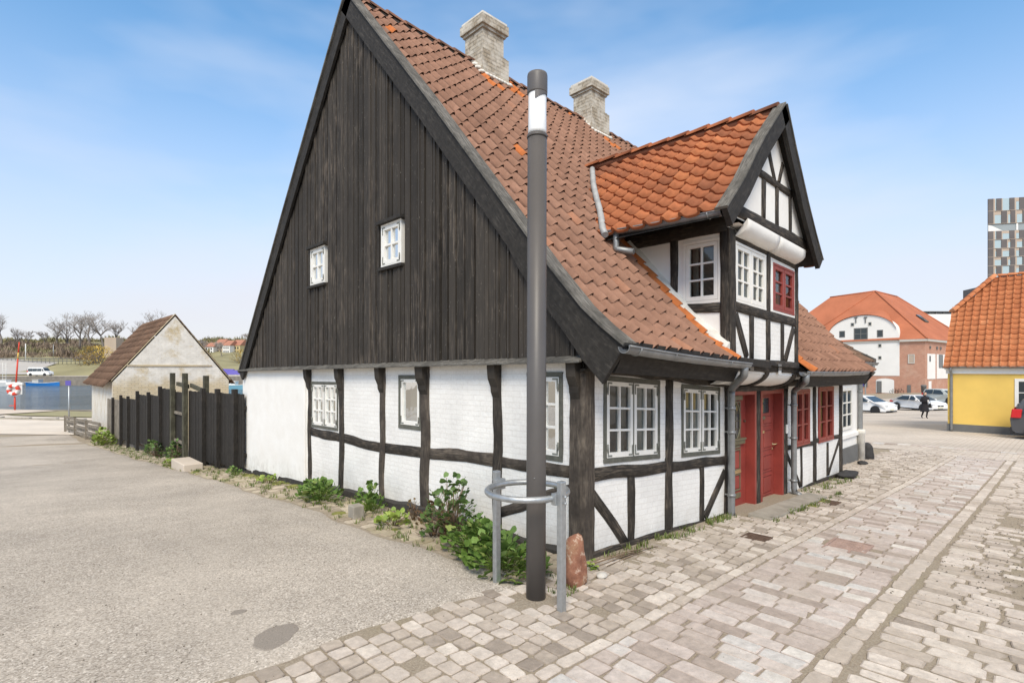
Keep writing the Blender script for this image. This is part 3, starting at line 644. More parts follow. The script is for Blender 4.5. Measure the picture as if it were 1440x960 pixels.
# corner post, proud of both walls
b = MB(); rows = []
for i in range(17):
    z = -.12 + 2.02 * i / 16; o = -.02 * (1 - i / 16); j = lambda: R.uniform(-.005, .005)
    rows.append(([b.v(p) for p in ((-.03 + o, .165 + j(), z), (-.032 + o + j(), .02, z), (-.018 + o, -.028 + j(), z), (.02 + j(), -.034, z), (.125 + j(), -.030, z), (.125, .06, z), (.06, .165, z))], z))
wv = [0, .145, .17, .2, .31, .4, .5]
for (A, z0), (B_, z1) in zip(rows, rows[1:]):
    for k in range(6): b.f([A[k], A[k + 1], B_[k + 1], B_[k]], 0, 0, [(z0, wv[k]), (z0, wv[k + 1]), (z1, wv[k + 1]), (z1, wv[k])], idx=True)
b.f(rows[-1][0], idx=True); b.obj('corner_post', M['timber_old'], HOUSE)
b = MB(); P = PG(); pr = [(.03, 1.58), (.06, 1.66), (.065, 1.72), (.11, 1.82), (.12, 1.97), (.0, 1.97), (.0, 1.58)]
A = [b.v(P(.03, z, n)) for n, z in pr]; B_ = [b.v(P(.15, z, n)) for n, z in pr]
for k in range(len(pr)): q = (k + 1) % len(pr); b.f([A[k], A[q], B_[q], B_[k]], idx=True)
b.f(A[::-1], idx=True); b.f(B_, idx=True); b.obj('bracket', M['timber'], HOUSE)

# street front, left of the doors and right of them
sd_ = lambda z, a: z - S(a)
fw = [(.31, 1.41, .935, 1.85), (1.92, 2.98, .92, 1.835)]
drs = [(3.30, 4.19, -.02, sd_(1.575, 3.9)), (4.37, 5.33, -.05, sd_(1.565, 4.8))]
rw = [(5.92, 6.66, sd_(.51, 6.3), sd_(1.525, 6.3)), (7.19, 8.12, sd_(.455, 7.6), sd_(1.54, 7.6))]
wall('street_wall', PF(), .06, 8.73, -.35, 2.02, fw + drs + rw, M['limewash'], HOUSE)
window(HOUSE, PF(), *fw[0], cur=(.42, .56, .72, 1.)); window(HOUSE, PF(), *fw[1], cur=(.05, .3, .32, 1.))
for k, q in enumerate(rw): window(HOUSE, PF(), *q, fm='red_dark', sm_='red_dark', cols=1, fr=.04, sash=.045, munt=.026, fittings=False, curtain='curtain_yellow' , cur=(.02, .46, .52, .90), proud=.03, label='dark red painted window with ochre curtains')
beam('wall_plate', PF(), (.05, 1.915), (8.73, 1.875), .11, .02, M['timber'], HOUSE, .008)
beam('rail', PF(), (.125, .835), (1.53, .83), .135, .024, M['timber'], HOUSE, .010)
beam('rail', PF(), (1.69, .83), (3.12, .82), .125, .022, M['timber'], HOUSE, .012)
beam('post', PF(), (1.585, -.02), (1.635, 1.86), .15, .026, M['timber'], HOUSE, .014)
beam('stud', PF(), (.81, -.06), (.825, .765), .125, .020, M['timber'], HOUSE, .010)
beam('stud', PF(), (2.45, -.02), (2.45, .765), .11, .020, M['timber'], HOUSE, .012)
beam('brace', PF(), (.125, .64), (.73, .04), .125, .017, M['timber'], HOUSE, .010)
beam('brace', PF(), (3.13, .66), (2.53, .10), .125, .017, M['timber'], HOUSE, .010)
beam('sill_beam', PF(), (.10, .0), (3.12, .02), .12, .030, M['timber'], HOUSE, .014)
beam('post', PF(), (3.20, -.06), (3.20, 1.86), .14, .028, M['timber'], HOUSE, .01)
beam('post', PF(), (4.28, -.10), (4.28, 1.79), .14, .028, M['timber'], HOUSE, .006)
beam('post', PF(), (5.44, -.10), (5.44, 1.79), .15, .028, M['timber'], HOUSE, .006)
beam('lintel', PF(), (3.13, 1.82), (5.52, 1.82), .085, .034, M['timber'], HOUSE, .006)
beam('post', PF(), (6.97, -.02), (6.97, 1.79), .15, .024, M['timber'], HOUSE, .008)
beam('post', PF(), (8.65, -.12), (8.65, 1.82), .16, .030, M['timber'], HOUSE, .008)
for a0, a1 in ((5.52, 6.89), (7.05, 8.57)): beam('rail', PF(), (a0, sd_(.535 - .018 * (a0 - 5.5), a0)), (a1, sd_(.50 - .012 * (a1 - 6.8), a1)), .085, .021, M['timber'], HOUSE, .008)
beam('stud', PF(), (6.24, .0), (6.24, .70), .09, .018, M['timber'], HOUSE, .006)
beam('stud', PF(), (7.76, .0), (7.76, .66), .10, .018, M['timber'], HOUSE, .006)
beam('brace', PF(), (5.53, .66), (6.18, .02), .09, .015, M['timber'], HOUSE, .006)
beam('brace', PF(), (8.56, .64), (7.83, .02), .09, .015, M['timber'], HOUSE, .006)
beam('sill_beam', PF(), (5.52, -.06), (8.73, -.09), .11, .030, M['timber'], HOUSE, .012)
b = MB()
for k in range(9):
    a0 = .08 + k * .345; z0 = g(a0, 0)
    b.hexa([(a0, -.045 - R.uniform(0, .03), z0 - .15), (a0 + .345, -.045 - R.uniform(0, .03), z0 - .15), (a0 + .345, .02, z0 - .15), (a0, .02, z0 - .15), (a0, -.04, S(a0) - .06), (a0 + .345, -.04, S(a0 + .345) - .06), (a0 + .345, .02, S(a0 + .345) - .06), (a0, .02, S(a0) - .06)])
b.obj('foundation', M['step'], HOUSE, .012)
b = MB()
for k in range(9): a0 = 5.5 + k * .36; b.box(a0, a0 + .355, -.05 - R.uniform(0, .02), .02, g(a0, 0) - .2, S(a0) - .12)
b.obj('foundation', M['step'], HOUSE, .012)
b = MB(); b.f([(8.73, 0, -.6), (8.73, 10.2, -.9), (8.73, 10.1, 1.7), (8.73, 4.85, 7.6), (8.73, 0, 1.75)]); b.f([(0.02, 10.2, -.9), (8.73, 10.2, -.9), (8.73, 10.2, 1.75), (.02, 10.2, 1.85)]); b.obj('rear_wall', M['plaster'], HOUSE)
# doors
def door(a0, a1, b0, b1, kind):
    P = PF(); fr = .085; rec = -.115
    F = MB()
    F.pbox(P, a0, a0 + .06, b0, b1, -.18, .026); F.pbox(P, a1 - .06, a1, b0, b1, -.18, .026); F.pbox(P, a0 + .06, a1 - .06, b1 - .07, b1, -.26, .024); F.pbox(P, a0 + .06, a1 - .06, b0 - .02, b0 + .045, -.26, -.02)
    x0, x1, y0, y1 = a0 + .065, a1 - .065, b0 + .05, b1 - .075
    D_ = MB(); D_.pbox(P, x0, x1, y0, y1, rec - .045, rec)
    d = D_.obj('door', M['red'], HOUSE, .004)
    F.obj('door_frame', M['red'], d, .004)
    w = x1 - x0; h = y1 - y0
    def panel(u0, u1, v0, v1, m='red', raise_=.012, name='door_panel'):
        q = MB(); X0, X1, Y0, Y1 = x0 + w * u0, x0 + w * u1, y0 + h * v0, y0 + h * v1; t = .022
        q.pbox(P, X0, X1, Y0, Y0 + t, rec + .001, rec + .014, 0, 1); q.pbox(P, X0, X1, Y1 - t, Y1, rec + .001, rec + .014, 0, 1); q.pbox(P, X0, X0 + t, Y0 + t, Y1 - t, rec + .001, rec + .013, 0, 1); q.pbox(P, X1 - t, X1, Y0 + t, Y1 - t, rec + .001, rec + .013, 0, 1)
        q.pbox(P, X0 + t + .02, X1 - t - .02, Y0 + t + .02, Y1 - t - .02, rec + .001, rec + raise_, 0, 0)
        q.obj(name, [M['red'], M['brown_trim'] if m == 'trim' else M['red']], d, .004)
    if kind == 1:
        q = MB(); n = 24
        ce = P(x0 + w * .36, y0 + h * .77, rec + .006); rg = [P(x0 + w * .36 + .27 * math.cos(2 * math.pi * k / n), y0 + h * .77 + .27 * math.sin(2 * math.pi * k / n) * 1.2, rec + .006) for k in range(n)]
        q.f(rg); gl = q.obj('oval_glazing', M['glass_dark'], d)
        q = MB(); q.tube(rg, .016, 6, closed=True)
        for dx in (-.11, 0, .11): q.tube([P(x0 + w * .36 + dx, y0 + h * .77 - .25, rec + .010), P(x0 + w * .36 + dx, y0 + h * .77 + .25, rec + .010)], .006, 5)
        for dy in (-.12, 0, .12): q.tube([P(x0 + w * .36 - .24, y0 + h * .77 + dy, rec + .010), P(x0 + w * .36 + .24, y0 + h * .77 + dy, rec + .010)], .006, 5)
        q.obj('leading', M['brown_trim'], d)
        q = MB(); X0, X1, Y0, Y1 = x0 + w * .03, x0 + w * .70, y0 + h * .59, y0 + h * .945; t = .025
        q.pbox(P, X0, X1, Y1 - t, Y1, rec, rec + .02); q.pbox(P, X0, X0 + t, Y0, Y1 - t, rec, rec + .019); q.pbox(P, X1 - t, X1, Y0, Y1 - t, rec, rec + .019)
        q.pbox(P, X0 + .02, X1 + .02, y0 + h * .955, y0 + h * .995, rec, rec + .045); q.obj('glass_moulding', M['brown_trim'], d, .003)
        q = MB()
        for k in range(16): q.pbox(P, x0 + w * (.02 + .052 * k), x0 + w * (.06 + .052 * k), y0 + h * .565, y0 + h * .60, rec, rec + .045)
        q.pbox(P, x0, x0 + w * .87, y0 + h * .60, y0 + h * .615, rec, rec + .055); q.obj('dentil_ledge', M['brown_trim'], d)
        panel(.03, .72, .33, .52, 'trim'); panel(.03, .72, .15, .30, 'trim')
        q = MB(); q.pbox(P, x0 + w * .03, x0 + w * .70, y0 + h * .53, y0 + h * .555, rec, rec + .016); q.pbox(P, x0 + w * .03, x0 + w * .72, y0 + h * .085, y0 + h * .13, rec, rec + .016); q.obj('moulding', M['brown_trim'], d)
        q = MB(); q.pbox(P, x0 + w * .25, x0 + w * .72, y0 + h * .305, y0 + h * .325, rec, rec + .022); q.pbox(P, x0 + w * .25, x0 + w * .72, y0 + h * .325, y0 + h * .335, rec, rec + .016); q.obj('letter_plate', M['brass'], d, .003)
        q = MB(); c = P(x0 + w * .92, y0 + h * .76, rec + .02); q.lathe([(.0, 0), (.016, 0), (.016, .03), (.0, .035)], P(x0 + w * .90, y0 + h * .76, rec), 10, axis=(0, -1, 0)); q.obj('knob', M['rust'], d)
    else:
        for v0, v1 in ((.03, .22), (.25, .42), (.46, .66), (.69, .80)):
            panel(.04, .34, v0, v1); panel(.40, .88, v0, v1)
        q = MB(); q.pbox(P, x0 + w * .38, x0 + w * .70, y0 + h * .815, y0 + h * .955, rec + .002, rec + .008); q.obj('door_glazing', M['glass_dark'], d)
        q = MB(); X0, X1, Y0, Y1 = x0 + w * .34, x0 + w * .74, y0 + h * .80, y0 + h * .97; t = .02
        q.pbox(P, X0, X1, Y1 - t, Y1, rec, rec + .018); q.pbox(P, X0, X1, Y0, Y0 + t, rec, rec + .018); q.pbox(P, X0, X0 + t, Y0 + t, Y1 - t, rec, rec + .017); q.pbox(P, X1 - t, X1, Y0 + t, Y1 - t, rec, rec + .017); q.obj('glass_moulding', M['red'], d, .003)
        q = MB(); q.pbox(P, x0 + w * .10, x0 + w * .45, y0 + h * .625, y0 + h * .648, rec, rec + .024); q.obj('letter_plate', M['brass'], d, .003)
        q = MB(); q.pbox(P, x0 + w * .08, x0 + w * .50, y0 + h * .755, y0 + h * .785, rec, rec + .022); q.obj('name_plate', M['brown_trim'], d, .003)
        q = MB(); hx, hz_ = x0 + w * .90, y0 + h * .50
        q.lathe([(0, 0), (.026, 0), (.026, .01), (.011, .012), (.011, .05), (0, .052)], P(hx, hz_, rec), 12, axis=(0, -1, 0)); q.tube([P(hx, hz_, rec + .05), P(hx + .06, hz_ + .008, rec + .055), P(hx + .10, hz_, rec + .05)], .009, 8)
        q.lathe([(0, 0), (.022, 0), (.022, .012), (0, .014)], P(hx, hz_ - .075, rec), 12, axis=(0, -1, 0)); q.obj('door_handle', M['brass'], d)
    q = MB(); q.f([P(a0, b0, -.30), P(a1, b0, -.30), P(a1, b1, -.30), P(a0, b1, -.30)]); q.obj('door_backing', M['interior'], d)
door(*drs[0], 1); door(*drs[1], 2)
b = MB(); b.pbox(PF(), 5.40, 5.46, sd_(.80, 5.4), sd_(.95, 5.4), .028, .055); b.obj('door_bell', M['sign_white'], HOUSE, .006)
b = MB()
for a0, a1, y in ((3.28, 4.24, .30), (4.26, 5.46, .36)): z = S(a0) ; b.hexa([(a0, -y, g(a0, -.3) - .1), (a1, -y, g(a1, -.3) - .1), (a1, .02, z - .2), (a0, .02, z - .2), (a0, -y, S(a0) - .045), (a1, -y, S(a1) - .06), (a1, .02, S(a1) - .045), (a0, .02, S(a0) - .035)])
b.hexa([(3.2, -.60, g(3.2, -.5) - .1), (5.6, -.60, g(5.6, -.5) - .1), (5.6, -.30, g(5.6, -.5) - .1), (3.2, -.30, g(3.2, -.5) - .1), (3.2, -.60, g(3.2, -.5) + .03), (5.6, -.60, g(5.6, -.5) + .035), (5.6, -.30, g(5.6, -.5) + .05), (3.2, -.30, g(3.2, -.5) + .05)])
b.obj('doorstep', M['step'], HOUSE, .015)

# ------------------------------------------------------------------ gable boarding and roofs
PRF = [(-.53, 2.10), (-.06, 2.47), (.79, 3.42), (2.58, 5.50), (4.80, 7.98)]
PRB = [(10.15, 1.80), (7.52, 4.90), (4.80, 7.98)]
def zroof(v):
    if v <= 4.8: return float(np.interp(v, [p[0] for p in PRF], [p[1] for p in PRF]))
    return float(np.interp(v, [4.8, 7.52, 10.15], [7.98, 4.90, 1.80]))
def dz(u, z):
    e = float(np.interp(u, [-1, 0, 3, 5, 9], [.05, 0, -.15, -.25, -.27])); r = -.02 * u - .02 * math.sin(u * .7)
    t = min(1, max(0, (z - 2.1) / 5.9)); return e + (r - e) * t
attic = [(5.77, 6.37, 3.42, 4.09), (3.27, 3.83, 3.41, 4.05)]
b = MB(); rb = random.Random(3); v = -.02; k = 0
while v < 10.05:
    w = rb.uniform(.155, .205); v1 = v + w; rn = rb.random(); gap = rb.uniform(.032, .048); tl = rb.uniform(-.006, .006)
    def piece(va, vb, za, zb0, zb1, n0, n1, rnd):
        uo = rnd * 40 + va
        p = [(-n0, va, za), (-n0, vb, za), (-n0, vb, zb1), (-n0, va, zb0)]; q = [(-n1 + tl, va, za), (-n1 - tl, vb, za), (-n1 - tl, vb, zb1), (-n1 + tl, va, zb0)]
        L_ = [(za + uo, 0), (za + uo, vb - va), (zb1 + uo, vb - va), (zb0 + uo, 0)]
        b.f(q, rnd, 0, L_); b.f([p[0], q[0], q[3], p[3]], rnd, 0, [L_[0], (L_[0][0], .02), (L_[3][0], .02), L_[3]]); b.f([p[1], q[1], q[2], p[2]], rnd, 0, [L_[1], (L_[1][0], .3), (L_[2][0], .3), L_[2]]); b.f([p[0], p[1], q[1], q[0]], rnd, 0)
    def spans_for(va, vb):
        zt0, zt1 = zroof(va) - .07, zroof(vb) - .07; lo = 2.01 + SG(va)
        if min(zt0, zt1) < lo + .02: return
        hit = [h for h in attic if va < h[1] - .01 and vb > h[0] + .01]
        if hit: h = hit[0]; yield lo, h[2] - .0, h[2] - .0; yield h[3], zt0, zt1
        else: yield lo, zt0, zt1
    for lo, z0, z1 in spans_for(v, v1 - gap): piece(v, v1 - gap, lo - rb.uniform(0, .015), z0, z1, -.03, .056 + rb.uniform(-.006, .008), rn)
    for lo, z0, z1 in spans_for(v1 - gap - .03, v1 + .03): piece(v1 - gap - .03, v1 + .03, lo, z0, z1, -.10, -.085, -1.)
    if rb.random() < .6:      # a narrow cover strip nailed over the joint
        for lo, z0, z1 in spans_for(v1 - gap * 1.7, v1 + gap * .4): piece(v1 - gap * 1.9, v1 - gap * .75, lo, z0, z1, .05, .074, min(1, rn + .25))
    v = v1; k += 1
b.obj('gable_boarding', M['cladding'], HOUSE)
PGA = lambda a, bb, n: (-n - .046, a, bb)
for i, h in enumerate(attic):
    aw = window(HOUSE, PGA, *h, leaves=1, cols=2, rows=2, fm='white', fr=.028, sash=.06, munt=.03, curtain='curtain', cur=(.0, .45, .5, 1.), proud=.02, frame_back=.06, label='small white four pane attic window', deep=.3)
    b = MB(); b.pbox(PGA, h[0] - .06, h[1] + .06, h[3] + .002, h[3] + .05, -.04, .075); b.obj('window_hood', M['board_black'], HOUSE, .004); b = MB(); b.pbox(PGA, h[0] - .05, h[1] + .05, h[2] - .05, h[2] - .002, -.04, .06); b.obj('window_ledge', M['board_black'], HOUSE, .004)
b = MB()
for k in range(26):
    v0 = -.06 + k * .396; v1 = v0 + .396; j = R.uniform(-.005, .005); s0, s1 = SG(v0), SG(v1)
    b.hexa([(-.17 + j, v0, 1.955 + s0), (-.17 + j, v1, 1.955 + s1), (.0, v1, 1.99 + s1), (.0, v0, 1.99 + s0), (-.17 + j, v0, 1.985 + s0), (-.17 + j, v1, 1.985 + s1), (.0, v1, 2.05 + s1), (.0, v0, 2.05 + s0)], 0, 0, .396)
b.obj('eaves_board', M['board_grey'], HOUSE, .004)
def rake(name, prof, wid, u0, u1, lift, mat, parent, flip=1):
    b = MB(); n = len(prof); pts = [Vector(p) for p in prof]
    acc = 0; rows = []
    for i, p in enumerate(pts):
        d = (pts[min(i + 1, n - 1)] - pts[max(i - 1, 0)]).normalized(); nn = Vector((-d.y, d.x)) * flip
        t = p + nn * lift; q = p - nn * (wid[i] if hasattr(wid, '__len__') else wid)
        rows.append(([b.v((u0, t.x, t.y)), b.v((u1, t.x, t.y)), b.v((u1, q.x, q.y)), b.v((u0, q.x, q.y))], acc))
        if i < n - 1: acc += (pts[i + 1] - p).length
    for (A, x0), (B_, x1) in zip(rows, rows[1:]):
        for k in range(4): q = (k + 1) % 4; b.f([A[k], A[q], B_[q], B_[k]], 0, 0, [(x0 + k * 7, 0), (x0 + k * 7, .2), (x1 + k * 7, .2), (x1 + k * 7, 0)], idx=True)
    b.f(rows[0][0], idx=True); b.f(rows[-1][0][::-1], idx=True)
    return b.obj(name, mat, parent, .004)
def densify(p, s=.25):
    out = []
    for a, c in zip(p, p[1:]):
        n = max(1, int(math.dist(a, c) / s)); out += [(a[0] + (c[0] - a[0]) * k / n, a[1] + (c[1] - a[1]) * k / n) for k in range(n)]
    return out + [p[-1]]
PD = densify([(-.55, 2.08), (-.30, 2.265), (-.06, 2.47), (.34, 2.90), (.79, 3.42), (2.58, 5.50), (4.80, 7.98)])
wd = [(.40 if v < -.4 else .36 if v < -.1 else .30 if v < .6 else .25) for v, z in PD]
rake('bargeboard', PD, wd, -.135, -.085, .035, M['board_black'], HOUSE)
rake('bargeboard_cap', PD, [-.028] * len(PD), -.165, .04, .062, M['board_grey'], HOUSE)
PDB = densify([(4.80, 7.98), (7.52, 4.90), (10.17, 1.78)])
rake('bargeboard', PDB, .22, -.135, -.085, .035, M['board_black'], HOUSE)
rake('bargeboard_cap', PDB, -.028, -.165, .04, .062, M['board_grey'], HOUSE)

def tiles(name, prof, mp_, t0, t1, w, e, mat, parent, skip=None, amp=1., fresh=None, over=.07, lips=False):
    b = MB(); P = [Vector(p) for p in prof]; cum = [0]
    for a, c in zip(P, P[1:]): cum.append(cum[-1] + (c - a).length)
    def at(s):
        s = max(cum[0] - .2, min(s, cum[-1])); i = 0
        while i < len(P) - 2 and s > cum[i + 1]: i += 1
        d = (P[i + 1] - P[i]).normalized(); return P[i] + d * (s - cum[i]), Vector((-d.y, d.x))
    xs = [0, .10, .22, .42, .62, .76, .86, .94, 1.0, 1.07]; hs = [.022, .010, .003, 0, .003, .012, .034, .048, .046, .024]
    rows = int(cum[-1] / e) + 1; colsn = int((t1 - t0) / w + .5); w = (t1 - t0) / colsn
    for i in range(rows):
        s0 = i * e - .02; s1 = min(s0 + e + over, cum[-1])
        p0, n0 = at(s0); p1, n1 = at(s1); pm, nm = at((s0 + s1) / 2)
        for j in range(colsn):
            tc = t0 + (j + .5) * w
            if skip and skip(tc, pm.x, pm.y): continue
            rnd = max(0, min(1, .48 + .27 * math.sin(tc * .8 + i * .22) * .4 + R.gauss(0, .17)))
            if fresh and fresh(tc, pm.x, pm.y): rnd = 1.2
            js, jh, jt = R.uniform(-.012, .012), R.uniform(-.004, .005), R.uniform(-.006, .006)
            up, lo, lip = [], [], []
            for x, h in zip(xs, hs):
                t = t0 + (j + x) * w + jt; hh_ = h * amp
                q0 = p0 + (p1 - p0).normalized() * js + n0 * (hh_ + .016 + (.026 if h > .015 and x > .5 else .006 if lips else 0) + (.014 if lips else 0) + jh); q1 = p1 + n1 * (hh_ + .008); ql = p0 + (p1 - p0).normalized() * (js + .004) + n0 * (hh_ + .004 + jh)
                lo.append(b.v(mp_(q0.x, q0.y, t))); up.append(b.v(mp_(q1.x, q1.y, t))); lip.append(b.v(mp_(ql.x, ql.y, t)))
            for k in range(len(xs) - 1):
                b.f([lo[k], lo[k + 1], up[k + 1], up[k]], rnd, sm=True, idx=True); (lips or k < 5) and b.f([lip[k], lip[k + 1], lo[k + 1], lo[k]], rnd, idx=True)
            b.f([lo[-1], lip[-1], up[-1]], rnd, idx=True); b.f([lo[0], lip[0], up[0]], rnd, idx=True)
    return b.obj(name, mat, parent)
UC, ZR = 3.50, 5.42           # dormer ridge
def zdorm(u): return float(np.interp(u, [1.72, 2.0, 2.2, 2.52, 2.82, 3.50, 3.83, 4.33, 4.68, 5.03], [3.66, 3.92, 4.11, 4.47, 4.79, ZR, 4.95, 4.31, 3.91, 3.55]))
def in_dormer(u, v, z): return 2.34 < u < 4.80 and z + dz(u, z) < zdorm(u) - .12 and v < 2.7
def under_dormer_roof(u, v, z): return in_dormer(u, v, z) or (abs(u - UC) < 1.75 and zdorm(u) < z + dz(u, z) < zdorm(u) - .0)
PT = [(v, z + .0) for v, z in PRF]
mapf = lambda v, z, u: (u, v, z + dz(u, z))
roof = tiles('roof', PT, mapf, -.10, 8.95, .236, .268, M['tile'], HOUSE, skip=in_dormer, fresh=lambda u, v, z: (abs(u - 2.22) < .12 and v < 1.15) or (R.random() < .004) or (z > 7.3 and (abs(u - 2.85) < .6 or abs(u - 6.3) < .5) and R.random() < .35) or (z > 7.5 and R.random() < .03) or (4.9 < u < 5.15 and v < 1.))
roof['label'] = 'red brown pantile roof slope facing the street'
tiles('roof', PRB, lambda v, z, u: (u, v, z + dz(u, z)), -.10, 8.95, .236, .30, M['tile'], HOUSE)
b2 = MB()
for a, c in zip(PRF, PRF[1:]):
    for i in range(18):
        u0, u1 = -.08 + i * .5, min(8.95, -.08 + (i + 1) * .5)
        if in_dormer((u0 + u1) / 2, max(a[0], c[0]) - .3, (a[1] + c[1]) / 2) : continue
        b2.f([(u0, a[0], a[1] + dz(u0, a[1]) - .03), (u1, a[0], a[1] + dz(u1, a[1]) - .03), (u1, c[0], c[1] + dz(u1, c[1]) - .03), (u0, c[0], c[1] + dz(u0, c[1]) - .03)])
b2.obj('roof_underlay', M['board_black'], HOUSE)
def ridge_caps(name, f, t0, t1, ln, r, mat, parent, sq=.8):
    b = MB(); n = int((t1 - t0) / ln)
    for k in range(n):
        a, c = t0 + k * ln, t0 + (k + 1.12) * ln; rn = max(0, min(1, R.gauss(.5, .28))); rows = []
        for t, rr_, up in ((a, r * 1.06, .012), (c, r * .94, -.004)):
            p, side = f(t); rows.append([b.v((p[0] + side[0] * rr_ * math.cos(q), p[1] + side[1] * rr_ * math.cos(q), p[2] + up + rr_ * sq * math.sin(q))) for q in [math.pi * i / 8 for i in range(9)]])
        for i in range(8): b.f([rows[0][i], rows[0][i + 1], rows[1][i + 1], rows[1][i]], rn, sm=True, idx=True)
        b.f(rows[0], rn, idx=True)
    return b.obj(name, mat, parent)
ridge_caps('ridge_tiles', lambda t: ((t, 4.80, 7.97 + dz(t, 8.0) + R.uniform(-.008, .008)), (0, 1)), -.14, 8.95, .36, .115, M['tile'], roof)
b = MB(); b.tube([(t, 4.8, 7.955 + dz(t, 8.)) for t in np.linspace(-.1, 8.95, 20)], .08, 8); b.obj('ridge_mortar', M['board_grey'], roof)
rp = densify([(-.50, 1.74), (-.25, 1.92), (.05, 2.20), (.5, 2.62), (.85, 3.08), (2.6, 5.25), (4.8, 7.82)])
rake('bargeboard', rp, .22, 8.95, 9.0, .05, M['board_black'], HOUSE); rake('bargeboard_cap', rp, -.03, 8.88, 9.03, .10, M['board_grey'], HOUSE)

# chimneys standing on the ridge
def chimney(cu, cv, ztop, zb, w=.54):
    b = MB()
    def blk(h, z0, z1):
        n = max(1, int((z1 - z0) / .3)); 
        for i in range(n):
            za, zc = z0 + (z1 - z0) * i / n, z0 + (z1 - z0) * (i + 1) / n
            q = [(-h, -h), (h, -h), (h, h), (-h, h)]
            for k in range(4):
                a, c = q[k], q[(k + 1) % 4]
                b.f([(cu + a[0], cv + a[1], za), (cu + c[0], cv + c[1], za), (cu + c[0], cv + c[1], zc), (cu + a[0], cv + a[1], zc)], 0, 0, [(k * 2 * h, za), ((k + 1) * 2 * h, za), ((k + 1) * 2 * h, zc), (k * 2 * h, zc)])
        b.f([(cu + x, cv + y, z1) for x, y in q]); b.f([(cu + x, cv + y, z0) for x, y in q][::-1])
    h = w / 2
    blk(h + .075, zb - .8, zb + .30); blk(h + .035, zb + .30, zb + .345); blk(h, zb + .345, ztop - .29)
    o = b.obj('chimney', M['chimney'], roof, .012)
    b = MB(); blk(h + .035, ztop - .29, ztop - .235); blk(h + .075, ztop - .235, ztop - .06); b.obj('chimney_head', M['chimney'], roof, .012)
    b = MB(); blk(h + .05, ztop - .06, ztop); b.obj('chimney_cap', M['mortar'], roof, .012)
    b = MB()
    for k in range(34): a = 2 * math.pi * k / 34; s = max(abs(math.cos(a)), abs(math.sin(a))); x, y = math.cos(a) / s * (h + .09), math.sin(a) / s * (h + .09); b.lathe([(0, -.05), (.10, -.04), (.07, .02), (0, .035)], (cu + x, cv + y, zroof(cv + y) + dz(cu, 7.6) + .06), 8)
    b.obj('mortar_flaunching', M['mortar'], roof)
chimney(2.86, 4.83, 8.84, 7.80, .55); chimney(6.28, 4.83, 8.87, 7.83, .55)

# ------------------------------------------------------------------ dormer
PDm = lambda a, bb, n: (a, -.40 - n, bb - .035 * (a - 2.36))      # front, sagging a little to the right
dw = [(2.54, 3.55, 2.755, 3.53), (3.69, 4.70, 2.765, 3.50)]
DW = wall('dormer', PDm, 2.38, 4.79, 1.86, 3.68, dw, M['limewash'], HOUSE)
window(HOUSE, PDm, *dw[0], fm='white', fr=.035, sash=.05, curtain='curtain', cur=(0, 1.), fittings=False, name='dormer_window', label='white painted dormer window with net curtain', rev=True)
window(HOUSE, PDm, dw[1][0] + .12, dw[1][1] - .03, dw[1][2] + .03, dw[1][3] - .02, fm='red_dark', sm_='red_dark', cols=1, fr=.035, sash=.05, curtain='curtain', cur=(.1, .95), fittings=False, name='dormer_window', label='dark red painted dormer window')
b = MB()     # white surround of the red window
x0, x1, y0, y1 = dw[1]
for q in ((x0, x0 + .12, y0, y1), (x1 - .03, x1, y0, y1), (x0 + .12, x1 - .03, y0, y0 + .03), (x0 + .12, x1 - .03, y1 - .02, y1)): b.pbox(PDm, q[0], q[1], q[2], q[3], -.08, .006)
b.obj('window_surround', M['plaster'], DW)
def db(name, p0, p1, w, pr=.02, P=PDm, wob=.006, **k): return beam(name, P, p0, p1, w, pr, M['timber'], DW, wob, .04, **k)
db('post', (2.445, 1.95), (2.445, 3.66), .17, .028); db('post', (3.615, 2.06), (3.62, 3.58), .13, .024); db('post', (4.745, 1.95), (4.745, 3.62), .10, .028)
db('rail', (2.53, 2.69), (4.70, 2.70), .13, .022); db('top_plate', (2.53, 3.59), (4.70, 3.57), .09, .022); db('jetty_beam', (2.36, 1.975), (4.80, 1.985), .17, .034, wob=.008)
db('stud', (3.05, 2.06), (3.05, 2.63), .125); db('stud', (4.17, 2.07), (4.17, 2.63), .10)
db('brace', (2.57, 2.60), (2.90, 2.07), .13, .017); db('brace', (4.64, 2.60), (4.28, 2.07), .13, .017)
# rounded white coving under the jetty with dark joist ends between
def coving(u0, u1, top, bot, y0, y1, parent, name='coving', mat='plaster', dzf=lambda u: 0, thick=.0):
    b = MB(); n = 10; m = max(2, int((u1 - u0) / .12)); rows = []
    for i in range(m + 1):
        u = u0 + (u1 - u0) * i / m; row = []
        for k in range(n + 1):
            a = math.pi / 2 * k / n; bl = 1 + .02 * math.sin(u * 9 + k)
            row.append(b.v((u, y1 + (y0 - y1) * math.cos(a) - thick * math.sin(2 * a), top + (bot - top) * math.sin(a) * bl + dzf(u))))
        rows.append(row)
    for A, B_ in zip(rows, rows[1:]):
        for k in range(n): b.f([A[k], B_[k], B_[k + 1], A[k + 1]], sm=True, idx=True)
    b.f(rows[0], idx=True); b.f(rows[-1][::-1], idx=True)
    return b.obj(name, M[mat], parent)
sgf = lambda u: -.035 * (u - 2.36)
coving(2.62, 3.50, 1.895, 1.70, -.40, -.03, DW, dzf=sgf); coving(3.62, 4.58, 1.895, 1.70, -.40, -.03, DW, dzf=sgf); coving(4.68, 4.78, 1.895, 1.70, -.40, -.03, DW, dzf=sgf)
for u0 in (3.505, 4.585): coving(u0, u0 + .105, 1.905, 1.68, -.435, -.05, DW, 'joist_end', 'timber', sgf)
